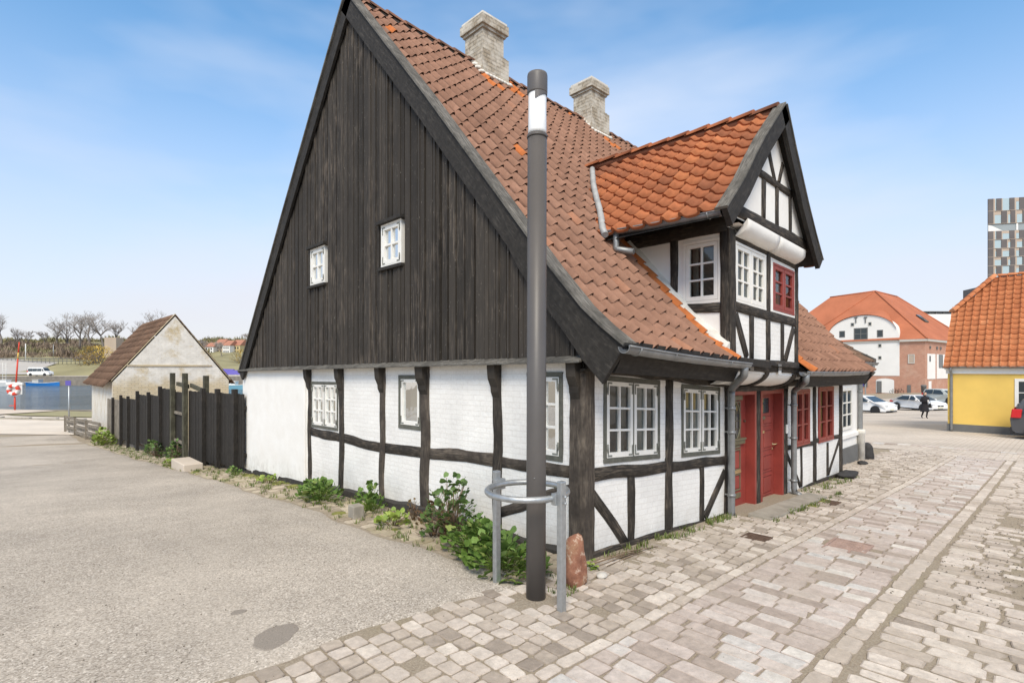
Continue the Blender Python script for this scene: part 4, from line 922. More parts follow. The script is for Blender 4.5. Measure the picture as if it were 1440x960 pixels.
# gable triangle above, jettied a little further
PDt = lambda a, bb, n: (a, -.53 - n, bb - .030 * (a - 2.4))
b = MB(); b.f([PDt(*p, 0) for p in ((2.25, 3.74), (4.85, 3.78), (3.50, 5.30))], 0, 0, [(2.25, 3.74), (4.85, 3.78), (3.50, 5.30)]); b.f([(2.36, -.53, 3.7), (4.8, -.53, 3.62), (4.8, -.38, 3.62), (2.36, -.38, 3.7)]); b.obj('dormer_gable', M['plaster'], DW)
coving(2.52, 3.60, 3.78, 3.585, -.575, -.41, DW, dzf=sgf, thick=.02); coving(3.62, 4.64, 3.78, 3.585, -.575, -.41, DW, dzf=sgf, thick=.02)
T = lambda *a, **k: db(*a, P=PDt, **k)
T('tie_beam', (2.20, 3.835), (4.86, 3.865), .155, .03); T('collar', (2.88, 4.475), (4.16, 4.50), .10, .025)
T('stud', (3.12, 3.90), (3.12, 4.43), .12, .02); T('stud', (3.60, 3.91), (3.58, 4.44), .10, .02); T('stud', (4.10, 3.92), (4.09, 4.45), .09, .02)
T('brace', (3.30, 4.86), (3.52, 4.53), .10, .018, w1=.09); T('brace', (3.82, 4.84), (3.66, 4.54), .085, .018)
dp = densify([(1.72, 3.66), (2.0, 3.92), (2.2, 4.11), (2.52, 4.47), (2.82, 4.79), (UC, ZR)], .12)
def drake(name, pts, wid, v0, v1, lift, mat, flip):
    b = MB(); P = [Vector(p) for p in pts]; n = len(P); rows = []; acc = 0
    for i, p in enumerate(P):
        d = (P[min(i + 1, n - 1)] - P[max(i - 1, 0)]).normalized(); nn = Vector((-d.y, d.x)) * flip; t = p + nn * lift; q = p - nn * wid
        rows.append(([b.v((t.x, v0, t.y)), b.v((t.x, v1, t.y)), b.v((q.x, v1, q.y)), b.v((q.x, v0, q.y))], acc)); acc += .12
    for (A, x0), (B_, x1) in zip(rows, rows[1:]):
        for k in range(4): q = (k + 1) % 4; b.f([A[k], A[q], B_[q], B_[k]], 0, 0, [(x0 + k * 5, 0), (x0 + k * 5, .2), (x1 + k * 5, .2), (x1 + k * 5, 0)], idx=True)
    b.f(rows[0][0], idx=True); b.f(rows[-1][0], idx=True); return b.obj(name, mat, DRF, .004)
dmap = lambda a, z, t: (a, t, z - .02 * (a - UC))
def behind_main(t, a, z): return 0 < 0 or (zroof(t) + dz(a, zroof(t)) > z - .02)
DRF = tiles('dormer_roof', dp, dmap, -.60, 2.78, .241, .212, M['tile_dormer'], HOUSE, skip=behind_main, amp=1.15, lips=True)
dpr = densify([(5.03, 3.55), (4.68, 3.91), (4.33, 4.31), (3.83, 4.95), (UC, ZR)], .12)
tiles('dormer_roof', [(-a, z) for a, z in dpr], lambda a, z, t: (-a, t, z - .02 * (-a - UC)), -.60, 2.78, .241, .212, M['tile_dormer'], HOUSE, skip=lambda t, a, z: behind_main(t, -a, z))
b = MB()
for pts in (dp, dpr):
    for a, c in zip(pts, pts[1:]): b.f([(a[0], -.58, a[1] - .03), (c[0], -.58, c[1] - .03), (c[0], 2.7 * (c[1] - 2.) / 3.6, c[1] - .03), (a[0], 2.7 * (a[1] - 2.) / 3.6, a[1] - .03)])
b.obj('dormer_underlay', M['board_black'], DRF)
b = MB(); b.tube([(UC, t, ZR + .0 + .027 * (t + .5)) for t in np.linspace(-.58, 2.7, 8)], .07, 8); b.obj('ridge_mortar', M['tile_dormer'], DRF)
ridge_caps('ridge_tiles', lambda t: ((UC, t, ZR + .03 + .045 * (t + .5) * .6 + R.uniform(-.006, .006)), (1, 0)), -.60, 2.75, .33, .10, M['tile_dormer'], DRF)
dp = dp + [(UC + .03, ZR + .03)]; dpr = dpr + [(UC - .03, ZR + .04)]
drake('bargeboard', dp, .17, -.685, -.625, .055, M['board_black'], 1); drake('bargeboard', dpr, .15, -.685, -.625, .055, M['board_black'], -1)
b = MB(); b.hexa([(UC - .14, -.684, 5.28), (UC + .14, -.684, 5.28), (UC + .14, -.628, 5.28), (UC - .14, -.628, 5.28), (UC - .03, -.684, 5.50), (UC + .03, -.684, 5.50), (UC + .03, -.628, 5.50), (UC - .03, -.628, 5.50)]); b.obj('apex_block', M['board_black'], DRF)
drake('bargeboard_cap', dp, -.06, -.70, -.55, .085, M['board_grey'], 1); drake('bargeboard_cap', dpr, -.06, -.70, -.55, .085, M['board_grey'], -1)
# dormer cheek towards the camera
PC = lambda a, bb, n: (2.36 - n, a, bb)
def zlow(v): return zroof(v) + dz(2.36, zroof(v)) - .05
for xs_, nm, m_ in ((2.38, 'dormer_cheek', 'plaster'), (4.78, 'dormer_cheek', 'plaster')):
    b = MB(); n = 12; vs = [-.40 + (1.22 + .40) * k / n for k in range(n + 1)]
    hole = (-.30, .22, 2.74, 3.57) if xs_ < 3 else None
    cuts = sorted(set(vs + ([hole[0], hole[1]] if hole else [])))
    for a, c in zip(cuts, cuts[1:]):
        m = (a + c) / 2
        def quad(z0a, z0c, z1a, z1c): b.f([(xs_, a, z0a), (xs_, c, z0c), (xs_, c, z1c), (xs_, a, z1a)], 0, 0, [(a, z0a), (c, z0c), (c, z1c), (a, z1a)])
        za, zc = min(zlow(a), 3.75), min(zlow(c), 3.75)
        if hole and hole[0] < m < hole[1]: quad(za, zc, hole[2], hole[2]); quad(hole[3], hole[3], 3.8, 3.8)
        else: quad(za, zc, 3.8, 3.8)
    b.obj(nm, M[m_], DW)
PCn = lambda a, bb, n: (2.38 - n, a, bb)
window(HOUSE, lambda a, bb, n: (2.38 - n, -a, bb), -.22, .30, 2.74, 3.57, leaves=1, cols=2, rows=3, fm='white', fr=.04, sash=.05, fittings=False, cur=(.05, .25, .75, 1.), name='dormer_window', label='white six pane window in the dormer cheek')
beam('top_plate', PCn, (-.38, 3.72), (1.18, 3.70), .20, .03, M['timber'], DW, .006)
beam('post', PCn, (.345, 2.75), (.345, 3.62), .11, .024, M['timber'], DW, .006); beam('post', PCn, (-.345, 1.95), (-.345, 3.66), .11, .026, M['timber'], DW, .006)
beam('rail', PCn, (-.29, 2.67), (.40, 2.70), .12, .022, M['timber'], DW, .006)
b = MB()     # mortared strip where the cheek meets the tiles
for k in range(13):
    a, c = -.42 + k * .112, -.42 + (k + 1) * .112 + .004; j = R.uniform(-.012, .012); za, zc = zroof(a) + dz(2.3, zroof(a)), zroof(c) + dz(2.3, zroof(c))
    b.hexa([(2.25 + j, a, za + .03), (2.25 + j, c, zc + .03), (2.39, c, zc - .02), (2.39, a, za - .02), (2.27 + j, a, za + .10), (2.27 + j, c, zc + .10), (2.39, c, zc + .17), (2.39, a, za + .17)], 0)
b.obj('flashing', M['mortar'], DW, .006)
b = MB(); vp = []     # lead valley
for k in range(18):
    z = 3.62 + (5.36 - 3.62) * k / 17; a = float(np.interp(z, [q[1] for q in dp], [q[0] for q in dp])); vv_ = 1.
    for it in range(4): vv_ = float(np.interp(z - dz(a, z), [q[1] for q in PRF], [q[0] for q in PRF]))
    vp.append((a - .07, vv_ - .07, z + .075 + R.uniform(-.006, .006)))
b.tube(vp, .048, 8)
b.obj('valley_lead', M['lead'], DRF)

# gutters and downpipes
def gutter(p0, p1, r, out, parent, name='gutter'):
    b = MB(); p0, p1 = Vector(p0), Vector(p1); o = Vector(out); n = 14
    rows = []
    for i in range(n + 1):
        c = p0 + (p1 - p0) * i / n; c.z += -.012 * math.sin(math.pi * i / n) + R.uniform(-.002, .002)
        rows.append([b.v(c + o * (r * math.cos(a)) + Vector((0, 0, r * math.sin(a)))) for a in [math.pi + math.pi * k / 10 for k in range(11)]] + [b.v(c + o * (r * .9 * math.cos(a)) + Vector((0, 0, r * .9 * math.sin(a)))) for a in [2 * math.pi - math.pi * k / 10 for k in range(11)]])
    for A, B_ in zip(rows, rows[1:]):
        for k in range(22): b.f([A[k], A[(k + 1) % 22], B_[(k + 1) % 22], B_[k]], sm=True, idx=True)
    b.f(rows[0], idx=True); b.f(rows[-1][::-1], idx=True)
    q = p1 - p0
    for i in range(int(q.length / .7) + 1):
        c = p0 + q * (i + .3) / (int(q.length / .7) + 1.2); b.tube([c + o * (r * 1.06 * math.cos(a)) + Vector((0, 0, r * 1.06 * math.sin(a))) for a in [math.pi + math.pi * k / 8 for k in range(9)]], .010, 5)
    bead = [Vector(p0 + (p1 - p0) * i / n + o * r + Vector((0, 0, .004 - .012 * math.sin(math.pi * i / n)))) for i in range(n + 1)]; b.tube(bead, .011, 6)
    return b.obj(name, M['zinc'], parent)
gutter((-.20, -.60, 2.095), (2.44, -.60, 1.955), .062, (0, -1, 0), HOUSE)
gutter((4.62, -.55, 1.845), (8.3, -.55, 1.835), .062, (0, -1, 0), HOUSE)
gutter((1.76, -.60, 3.70), (1.76, 1.10, 3.76), .058, (-1, 0, 0), HOUSE)
def pipe(pts, r, parent, clamps=()):
    b = MB(); P = [Vector(p) for p in pts]; out = [P[0]]
    for a, c, e in zip(P, P[1:], P[2:]):
        k = min(.09, (c - a).length * .45, (e - c).length * .45); q0 = c - (c - a).normalized() * k; q1 = c + (e - c).normalized() * k
        out += [q0, q0.lerp(c, .6).lerp(c.lerp(q1, .4), .35), q1.lerp(c, .6).lerp(c.lerp(q0, .4), .35), q1]
    out.append(P[-1]); b.tube(out, r, 12)
    for z in clamps:
        x, y = P[-3].x, P[-3].y
        b.lathe([(r + .001, -.02), (r + .010, -.018), (r + .010, .018), (r + .001, .02)], (x, y, z), 12)
        b.box(x - .012, x + .012, y, y + .09, z - .008, z + .008)
    for a in (P[1], ):
        pass
    return b.obj('downpipe', M['zinc'], parent)
pipe([(2.36, -.60, 1.94), (2.36, -.60, 1.82), (3.10, -.115, 1.62), (3.10, -.115, -.14), (3.13, -.24, -.22)], .047, HOUSE, (1.35, 1.02, .15))
pipe([(4.72, -.56, 1.82), (4.72, -.56, 1.70), (5.52, -.12, 1.52), (5.52, -.12, -.20), (5.56, -.26, -.27)], .047, HOUSE, (1.28, .72, -.0))
pipe([(1.76, .86, 3.72), (1.76, .86, 3.56), (1.76, .86, 3.50), (1.82, .62, 3.44)], .042, HOUSE)
b = MB(); b.f([(-.08, -.50, 2.06), (8.9, -.50, 1.76), (8.9, .0, 1.70), (-.08, .0, 1.86)]); b.f([(-.08, -.57, 2.06), (3.3, -.57, 1.905), (3.3, -.57, 1.99), (-.08, -.57, 2.15)]); b.obj('soffit', M['board_black'], HOUSE)
for a0, a1, z0, z1 in ((-.05, 2.5, 2.06, 1.93), (4.82, 8.85, 1.80, 1.775)):
    b = MB(); b.hexa([(a0, -.40, z0 - .20), (a1, -.40, z1 - .20), (a1, -.36, z1 - .20), (a0, -.36, z0 - .20), (a0, -.50, z0 - .0), (a1, -.50, z1 - .0), (a1, -.46, z1), (a0, -.46, z0)]); b.obj('fascia', M['board_black'], HOUSE)
# house number plates
for a0, bb0, m1, m2 in ((2.93, 1.90, 'blue_sign', 'zinc'), (3.92, 1.875, 'zinc', 'sign_white')):
    P = lambda a, bb, n: (a, -.436 - n, bb - .035 * (a - 2.36))
    b = MB(); b.pbox(P, a0, a0 + .115, bb0 + .055, bb0 + .145, 0, .010, 0, 0); b.pbox(P, a0 + .004, a0 + .111, bb0, bb0 + .052, 0, .008, 0, 1); b.obj('house_number_plate', [M[m1], M[m2]], HOUSE, .003)

# ================================================================== STREET FURNITURE AT THE CORNER
lx, ly = -1.05, -.33; lz = g(lx, ly)
LAMP = empty('street_lamp', (lx, ly, lz), 'tall grey cylindrical street lamp with opal glass head at the house corner', 'street lamp')
dx_ = .018
b = MB(); b.lathe([(.080, -.1), (.080, 1.0), (.079, 3.77)], (0, 0, 0), 36); b.lathe([(.084, 3.74), (.084, 3.76)], (0, 0, 0), 36); b.obj('lamp_post', M['lamp_paint'], LAMP)
b = MB(); b.lathe([(.074, 3.771), (.075, 3.8), (.075, 4.11)], (0, 0, 0), 36); b.obj('lamp_glass', M['lamp_glass'], LAMP)
b = MB(); n = 36
for k in range(n):
    a0, a1 = 2 * math.pi * k / n, 2 * math.pi * (k + 1) / n; m = (a0 + a1) / 2
    lo = 4.04 + .05 * math.cos(m + .9)
    b.hexa([(.0772 * math.cos(a0), .0772 * math.sin(a0), lo), (.0772 * math.cos(a1), .0772 * math.sin(a1), lo), (.081 * math.cos(a1), .081 * math.sin(a1), lo), (.081 * math.cos(a0), .081 * math.sin(a0), lo), (.0772 * math.cos(a0), .0772 * math.sin(a0), 4.12), (.0772 * math.cos(a1), .0772 * math.sin(a1), 4.12), (.081 * math.cos(a1), .081 * math.sin(a1), 4.12), (.081 * math.cos(a0), .081 * math.sin(a0), 4.12)]) if math.cos(m - 5.1) > .1 else None
b.obj('reflector', M['lamp_cap'], LAMP)
b = MB(); b.lathe([(.081, 4.10), (.083, 4.11), (.083, 4.245), (.080, 4.262), (.0, 4.268)], (0, 0, 0), 36); b.obj('lamp_cap', M['lamp_cap'], LAMP)
b = MB(); b.lathe([(0, 0), (.006, 0), (.006, .006), (0, .008)], (-.072 * .9, -.0755 * .55, .98), 8, axis=(-.84, -.54, 0)); b.obj('screw', M['zinc'], LAMP)
LAMP.rotation_euler = (0, rad(.25), 0)
cx_, cy_ = -1.09, -.27
G = empty('bollard_guard', (cx_, cy_, g(cx_, cy_)), 'galvanised steel hoop guard on two posts around the lamp foot', 'guard rail')
b = MB(); b.tube([(.325 * math.cos(2 * math.pi * k / 40), .325 * math.sin(2 * math.pi * k / 40), .862) for k in range(40)], .026, 12, closed=True); b.obj('hoop', M['galv'], G)
for (px_, py_, zt) in ((-1.08 - cx_ + .0, .0 - cy_, .97), (-1.105 - cx_, -.575 - cy_, 1.00)):
    d = Vector((px_, py_, 0)).normalized(); p = d * .325
    b = MB(); s_ = Vector((-d.y, d.x, 0))
    pr = [(-.045, -.028), (.045, -.028), (.045, .028), (-.045, .028)]; c = p + d * .062
    rt = [[b.v(c + d * q[1] * .9 + s_ * q[0] * .64 + Vector((0, 0, z))) for q in pr] for z in (-.12, zt - .02, zt)]
    for A, B_ in zip(rt, rt[1:]):
        for k in range(4): b.f([A[k], A[(k + 1) % 4], B_[(k + 1) % 4], B_[k]], idx=True)
    b.f(rt[-1], idx=True); o = b.obj('guard_post', M['galv'], G, .008)
    b = MB(); b.hexa([tuple(p + s_ * x + d * y + Vector((0, 0, z))) for z in (.815, .905) for x, y in ((-.05, .0), (.05, .0), (.05, .045), (-.05, .045))]); 
    for z in (.835, .885): b.lathe([(0, 0), (.012, 0), (.012, .012), (0, .014)], tuple(p + d * .098 + s_ * .0 + Vector((0, 0, z))), 8, axis=tuple(d))
    b.obj('bracket', M['galv'], o, .004)
def rock(name, c, sz, mat, label, cat, seed=1, sharp=.5, bury=.08, sub=3, rz=0):
    b = MB(); rr = random.Random(seed); n, m = 20, 14; ph = [(rr.uniform(-1, 1), rr.uniform(-1, 1), rr.uniform(-1, 1), rr.uniform(0, 6)) for _ in range(9)]; rows = []
    for i in range(m + 1):
        t = math.pi * i / m; row = []
        for k in range(n):
            a = 2 * math.pi * k / n; d = Vector((math.sin(t) * math.cos(a), math.sin(t) * math.sin(a), math.cos(t)))
            r = 1 + sum(.06 * sharp * math.sin(3.1 * (d.x * p[0] + d.y * p[1] + d.z * p[2]) * 2 + p[3]) for p in ph)
            z = d.z * r; wz = 1
            if sz[2] > sz[0] * 1.4: wz = (1.06 - .30 * (max(-1, min(1, z)) + 1) / 2) * (max(.0, 1 - abs(d.z) ** 7) ** .5) / max(.02, math.sin(t))
            row.append(b.v((d.x * r * sz[0] * wz * 1.08, d.y * r * sz[1] * wz * 1.08, (z + 1 - bury * 2) * sz[2])))
        rows.append(row)
    for A, B_ in zip(rows, rows[1:]):
        for k in range(n): b.f([A[k], B_[k], B_[(k + 1) % n], A[(k + 1) % n]], sm=True, idx=True)
    o = b.obj(name, mat); o.location = (c[0], c[1], g(c[0], c[1])); o.rotation_euler = (0, 0, rz); return tag(o, label, cat)
rock('boundary_stone', (-.60, -.36), (.112, .095, .225), M['boulder'], 'upright reddish granite stone guarding the house corner post', 'stone', 4, .7, .05)
rock('pebble', (-.28, -.42), (.055, .04, .028), M['pebble'], 'smooth pale pebble lying on the setts by the corner', 'pebble', 9, .25, .1)
rock('stone', (8.35, -.22), (.27, .12, .09), M['stone_black'], 'rounded black stone at the foot of the last house post', 'stone', 12, .6, .12, rz=-.3)
b = MB(); z = g(-.72, 3.35); b.box(-.80, -.64, 3.27, 3.43, z - .1, z + .17); tag(b.obj('stone_block', M['step'], None, .015), 'short square concrete block standing among the plants by the wall', 'block')
b = MB(); z = g(-.85, 11.9); b.box(-.98, -.55, 11.6, 12.9, z - .1, z + .19); tag(b.obj('stone_step', M['concrete_pier'], None, .02), 'long pale stone step in front of the fence gate', 'step')

# ================================================================== PLANTS ALONG THE WALLS
def leaf(b, c, d, up, s, rnd):
    d = Vector(d).normalized(); sd__ = d.cross(Vector(up)).normalized(); n = sd__.cross(d)
    n_ = 11; ce = b.v(Vector(c) + d * s * .38 - n * s * .05); ids = []
    for k in range(n_):
        a = 2 * math.pi * (k + .5) / n_; r = s * (.50 + .06 * math.cos(a * 5)) * (1 - .25 * max(0, math.cos(a + math.pi)) ** 6)
        ids.append(b.v(Vector(c) + d * (s * .42 + r * math.cos(a)) + sd__ * r * math.sin(a) + n * s * (.10 * math.cos(2 * a) + .05 * math.sin(5 * a))))
    for k in range(n_): b.f([ce, ids[k], ids[(k + 1) % n_]], rnd + R.uniform(-.03, .03), sm=True, idx=True)
def leafy(name, label, cu, cv, ru, rv, h, n, ls, mat='leaf', seed=1, group=None, up=.0):
    rr = random.Random(seed); z0 = g(cu, cv); E_ = empty(name, (cu, cv, z0), label, 'plant', group)
    b = MB(); s = MB()
    for k in range(n):
        a = rr.uniform(0, 6.283); q = math.sqrt(rr.random()); x, y = ru * q * math.cos(a), rv * q * math.sin(a)
        z = h * (1 - .75 * q * q) * (rr.uniform(.45, 1.) if rr.random() < .7 else rr.uniform(.08, .5)) + .02
        if x + cu > -.10: x = -.10 - cu - rr.uniform(0, .08)
        out = Vector((x / ru * .9 - .25, y / rv * .9 - .1, .35 + up + rr.uniform(-.2, .3)))
        leaf(b, (x, y, z), out + Vector((rr.uniform(-.5, .5), rr.uniform(-.5, .5), 0)), (rr.uniform(-.3, .3) - .3, rr.uniform(-.3, .3), 1), ls * rr.uniform(.6, 1.15), rr.random())
        if k % 2 == 0: s.tube([(x * .2, y * .2, -.02), (x * .65, y * .65, z * .75), (x, y, z)], .004, 4)
    b.obj('foliage', M[mat], E_); s.obj('stems', M['stem' if mat != 'leaf' else 'leaf_light'], E_)
    return E_
PG_ = 'leafy plants along the white gable wall'
leafy('mallow_plant', 'low bright green mallow nearest the lamp foot behind the guard post', -.78, .36, .32, .46, .34, 190, .10, 'leaf', 1, PG_)
leafy('mallow_plant', 'round green mallow between the lamp plant and the tall reddish plant', -.62, .95, .30, .38, .38, 170, .095, 'leaf', 2, PG_)
leafy('tall_mallow', 'tall mallow with reddish dry stems leaning on the white wall', -.42, 1.62, .26, .40, .72, 190, .082, 'leaf_dark', 3, PG_, .2)
leafy('reddish_plant', 'reddish leafed growth at the foot of the tall mallow', -.55, 1.78, .17, .28, .40, 80, .05, 'leaf_red', 4, PG_, .2)
leafy('reddish_plant', 'small reddish sprig on the plinth left of the tall mallow', -.28, 2.62, .07, .16, .27, 36, .04, 'leaf_red', 5, PG_, .3)
leafy('green_plant', 'small light green rosette of long leaves by the wall foot', -.62, 2.55, .16, .26, .20, 40, .085, 'leaf_light', 6, PG_, .2)
leafy('mallow_plant', 'narrow upright mallow beside the short concrete block', -.38, 3.60, .17, .28, .42, 80, .088, 'leaf', 7, PG_, .2)
leafy('mallow_plant', 'spreading bright green mallow below the double window', -.50, 4.95, .28, .55, .36, 170, .09, 'leaf', 8, PG_)
leafy('weed', 'low pale weed at the foot of the rendered wall bay', -.35, 7.6, .16, .4, .16, 40, .06, 'leaf_light', 9, PG_)
leafy('weed', 'small tuft of weeds where the fence meets the house', -.40, 9.6, .16, .35, .20, 45, .06, 'leaf', 10, PG_)
leafy('green_bush', 'dark green creeper under the middle of the black fence', -.32, 18.6, .25, 1.2, .60, 150, .10, 'leaf_dark', 11)
leafy('green_bush', 'dark green creeper under the fence left of the tall gate posts', -.30, 15.6, .22, .9, .62, 120, .10, 'leaf_dark', 12)
leafy('weed', 'bright weed at the left end of the stone step', -.85, 13.4, .18, .5, .22, 60, .08, 'leaf_light', 13)
leafy('green_bush', 'yellow green bush between the fence end and the brick hut', -.65, 28.5, .40, 1.5, .80, 170, .16, 'leaf_light', 14)
leafy('weed', 'small weed growing from the sill under the second street window', 1.62, -.22, .07, .06, .16, 18, .05, 'leaf_light', 15, 'weeds below the street windows', .3)
leafy('weed', 'pale yellow green weed in the gap below the first street window', 1.30, -.20, .06, .06, .12, 16, .05, 'leaf_light', 16, 'weeds below the street windows', .3)
def tufts(name, spots, mat, n, hgt, seed):
    b = MB(); rr = random.Random(seed)
    for (u0, u1, v0, v1, cnt) in spots:
        for k in range(cnt):
            x, y = rr.uniform(u0, u1), rr.uniform(v0, v1); z = g(x, y)
            for j in range(n):
                a = rr.uniform(0, 6.28); ln = hgt * rr.uniform(.4, 1.); w = ln * .10; x2, y2 = x + rr.uniform(-.04, .04), y + rr.uniform(-.04, .04); d = Vector((math.cos(a) * .45, math.sin(a) * .45, 1)) * ln; s = Vector((-math.sin(a), math.cos(a), 0)) * w
                p = Vector((x2, y2, z)); b.f([p - s, p + s, p + d * .6 + s * .6, p + d, p + d * .6 - s * .6], rr.random())
    return tag(b.obj(name, M[mat]), 'short grass and weeds sprouting between the stones', 'grass', None, 'stuff')
tufts('grass_tufts', [(-.95, -.12, .3, 9.5, 200), (-1.0, -.2, 9.5, 30, 420), (.2, 3.1, -.22, -.07, 55), (3.2, 6.2, -.72, -.60, 40), (-.95, -.6, -.5, -.05, 14), (5.6, 8.6, -.4, -.08, 40)], 'grass', 9, .075, 21)
b = MB(); rr = random.Random(5)      # cushions of moss
for (u0, u1, v0, v1, cnt) in ((-.30, -.09, 5.5, 9.6, 60), (-1.0, -.4, 10.5, 14.5, 40), (4.4, 5.5, -.66, -.60, 9), (-.8, -.15, .4, 5, 16)):
    for k in range(cnt):
        x, y = rr.uniform(u0, u1), rr.uniform(v0, v1); r = rr.uniform(.04, .12); b.lathe([(r, -.02), (r * .8, r * .10), (r * .4, r * .16), (0, r * .18)], (x, y, g(x, y)), 8)
tag(b.obj('moss_cushions', M['moss']), 'yellow green moss in the joints along the walls', 'moss', None, 'stuff')

b = MB(); rr = random.Random(77)     # loose grit and crumbs of earth in the joints
for k in range(1500):
    q = rr.random()
    if q < .45: x, y = rr.uniform(1.2, 7.5), -3.1 + rr.gauss(0, .38) + .05 * rr.uniform(0, 6)
    elif q < .75: x, y = rr.uniform(-4, 12), rr.uniform(-6, -.1)
    elif q < .9: x, y = rr.uniform(-4.2, -.9), rr.uniform(-.1, 5)
    else: x, y = rr.uniform(.1, 3.2), rr.uniform(-.45, -.06)
    r = rr.uniform(.003, .009) * (1.25 if q < .45 else .8); z = g(x, y) + .006; a = rr.uniform(0, 6.28)
    p = [b.v((x + r * math.cos(a + t) * rr.uniform(.7, 1.2), y + r * math.sin(a + t) * rr.uniform(.7, 1.2), z)) for t in (0, 1.3, 2.5, 3.8, 5.)]; c = b.v((x, y, z + r * .9))
    for t in range(5): b.f([p[t], p[(t + 1) % 5], c], rr.random(), idx=True)
tag(b.obj('loose_grit', M['grit']), 'dark crumbs of earth and grit scattered over the stones', 'grit', None, 'stuff')

# ================================================================== BLACK FENCE, BRICK HUT, LOW FENCE
FN = empty('board_fence', (-.15, 10.3, g(-.15, 10.3)), 'stepped black board fence running from the white house to the brick hut', 'fence')
FN.location = (0, 0, 0)
fu = lambda v: -.12 - .006 * (v - 10)
posts = [(10.35, 1.41), (11.70, 1.38), (13.02, 1.36), (18.29, 1.28), (20.22, 1.03), (22.36, 1.0), (24.42, .72), (26.22, .70), (28.49, .50)]
for v0, zt in posts:
    b = MB(); u0 = fu(v0) - .06; z0 = g(u0, v0) - .2; w = .17
    b.hexa([(u0 - .06, v0 - w / 2, z0), (u0 + .04, v0 - w / 2, z0), (u0 + .04, v0 + w / 2, z0), (u0 - .06, v0 + w / 2, z0), (u0 - .06, v0 - w / 2, zt), (u0 + .04, v0 - w / 2, zt), (u0 + .04, v0 + w / 2, zt), (u0 - .06, v0 + w / 2, zt)], 0, 0, 2.)
    b.obj('fence_post', M['fence_black'], FN, .006)
pan = [(9.98, 10.28, 1.30, -.40), (10.43, 11.62, 1.28, -.48), (11.78, 12.94, 1.25, -.58), (13.10, 14.64, 1.24, -.66), (16.44, 18.20, 1.22, -.80), (18.37, 20.14, .93, -.88), (20.30, 22.28, .87, -.95), (22.44, 24.34, .62, -1.2), (24.50, 26.14, .58, -1.22), (26.3, 28.4, .42, -1.32), (28.57, 30.5, .38, -1.4)]
for a, c, zt, zb in pan:
    a -= .09; c += .09; b = MB(); v = a; old = a > 26
    while v < c - .05:
        w = min(R.uniform(.11, .15), c - v); o = R.uniform(-.006, .006); lo = zb - .05 * (v - a) + R.uniform(-.015, .015); hi = zt + R.uniform(-.012, .012); u0 = fu(v); uo = R.uniform(0, 30)
        b.hexa([(u0 - .022 + o, v, lo), (u0 + o, v, lo), (u0 + o, v + w - .010, lo), (u0 - .022 + o, v + w - .010, lo), (u0 - .022 + o, v, hi), (u0 + o, v, hi), (u0 + o, v + w - .010, hi), (u0 - .022 + o, v + w - .010, hi)], R.random())
        for q in range(6): b.uv[-6 + q] = [(x + uo + lo, y) for x, y in ((0, 0), (0, w), (1.7, w), (1.7, 0))]
        v += w
    b.box(fu(a) + .005, fu(a) + .05, a, c, zb + .25, zb + .33); b.box(fu(a) + .005, fu(a) + .05, a, c, zt - .35, zt - .27)
    b.obj('fence_panel', M['wood_grey' if old else 'fence_black'], FN)
b = MB()
for a, c, zt, zb in pan[1:]: 
    if a == 16.44: pass
    b.box(.0, .12, a, c, g(0, c) - .2, g(0, a) + .16)
b.obj('fence_footing', M['quay_stone'], FN, .02)
GT = empty('fence_gate', (0, 0, 0), 'tall mossy gate frame of three posts with a narrow black gate in the fence', 'gate')
for v0, zt, m_ in ((16.30, 1.76, 'fence_post_mossy'), (14.76, 1.76, 'fence_post_mossy'), (13.36, 1.70, 'fence_post_mossy')):
    b = MB(); u0 = fu(v0) - (.10 if v0 > 14 else -.10); z0 = g(u0, v0) - .2; w = .20 if v0 > 14 else .17
    b.hexa([(u0 - .07, v0 - w / 2, z0), (u0 + .05, v0 - w / 2, z0), (u0 + .05, v0 + w / 2, z0), (u0 - .07, v0 + w / 2, z0), (u0 - .07, v0 - w / 2, zt), (u0 + .05, v0 - w / 2, zt), (u0 + .05, v0 + w / 2, zt), (u0 - .07, v0 + w / 2, zt)], 0, 0, 2.); b.obj('gate_post', M[m_], GT, .006)
b = MB(); v = 14.90
while v < 16.15: b.box(fu(v) - .04, fu(v) - .02, v, v + .122, -.80, 1.17); v += .13
b.obj('gate_leaf', M['fence_black'], GT)
for z in (.52, -.35):
    b = MB(); b.box(fu(15) - .10, fu(15) - .045, 14.86, 16.2, z - .04, z + .045); b.obj('cross_bar', M['wood_grey'], GT, .006)
b = MB(); b.hexa([(fu(15) - .04, 14.86, 1.30), (fu(15) + .03, 14.86, 1.30), (fu(15) + .03, 16.2, 1.36), (fu(15) - .04, 16.2, 1.36), (fu(15) - .04, 14.86, 1.42), (fu(15) + .03, 14.86, 1.42), (fu(15) + .03, 16.2, 1.48), (fu(15) - .04, 16.2, 1.48)])
b.hexa([(fu(14), 13.4, 1.22), (fu(14) + .06, 13.4, 1.22), (fu(14) + .06, 14.7, 1.34), (fu(14), 14.7, 1.34), (fu(14), 13.4, 1.34), (fu(14) + .06, 13.4, 1.34), (fu(14) + .06, 14.7, 1.46), (fu(14), 14.7, 1.46)]); b.obj('top_rail', M['fence_post_mossy'], GT, .005)

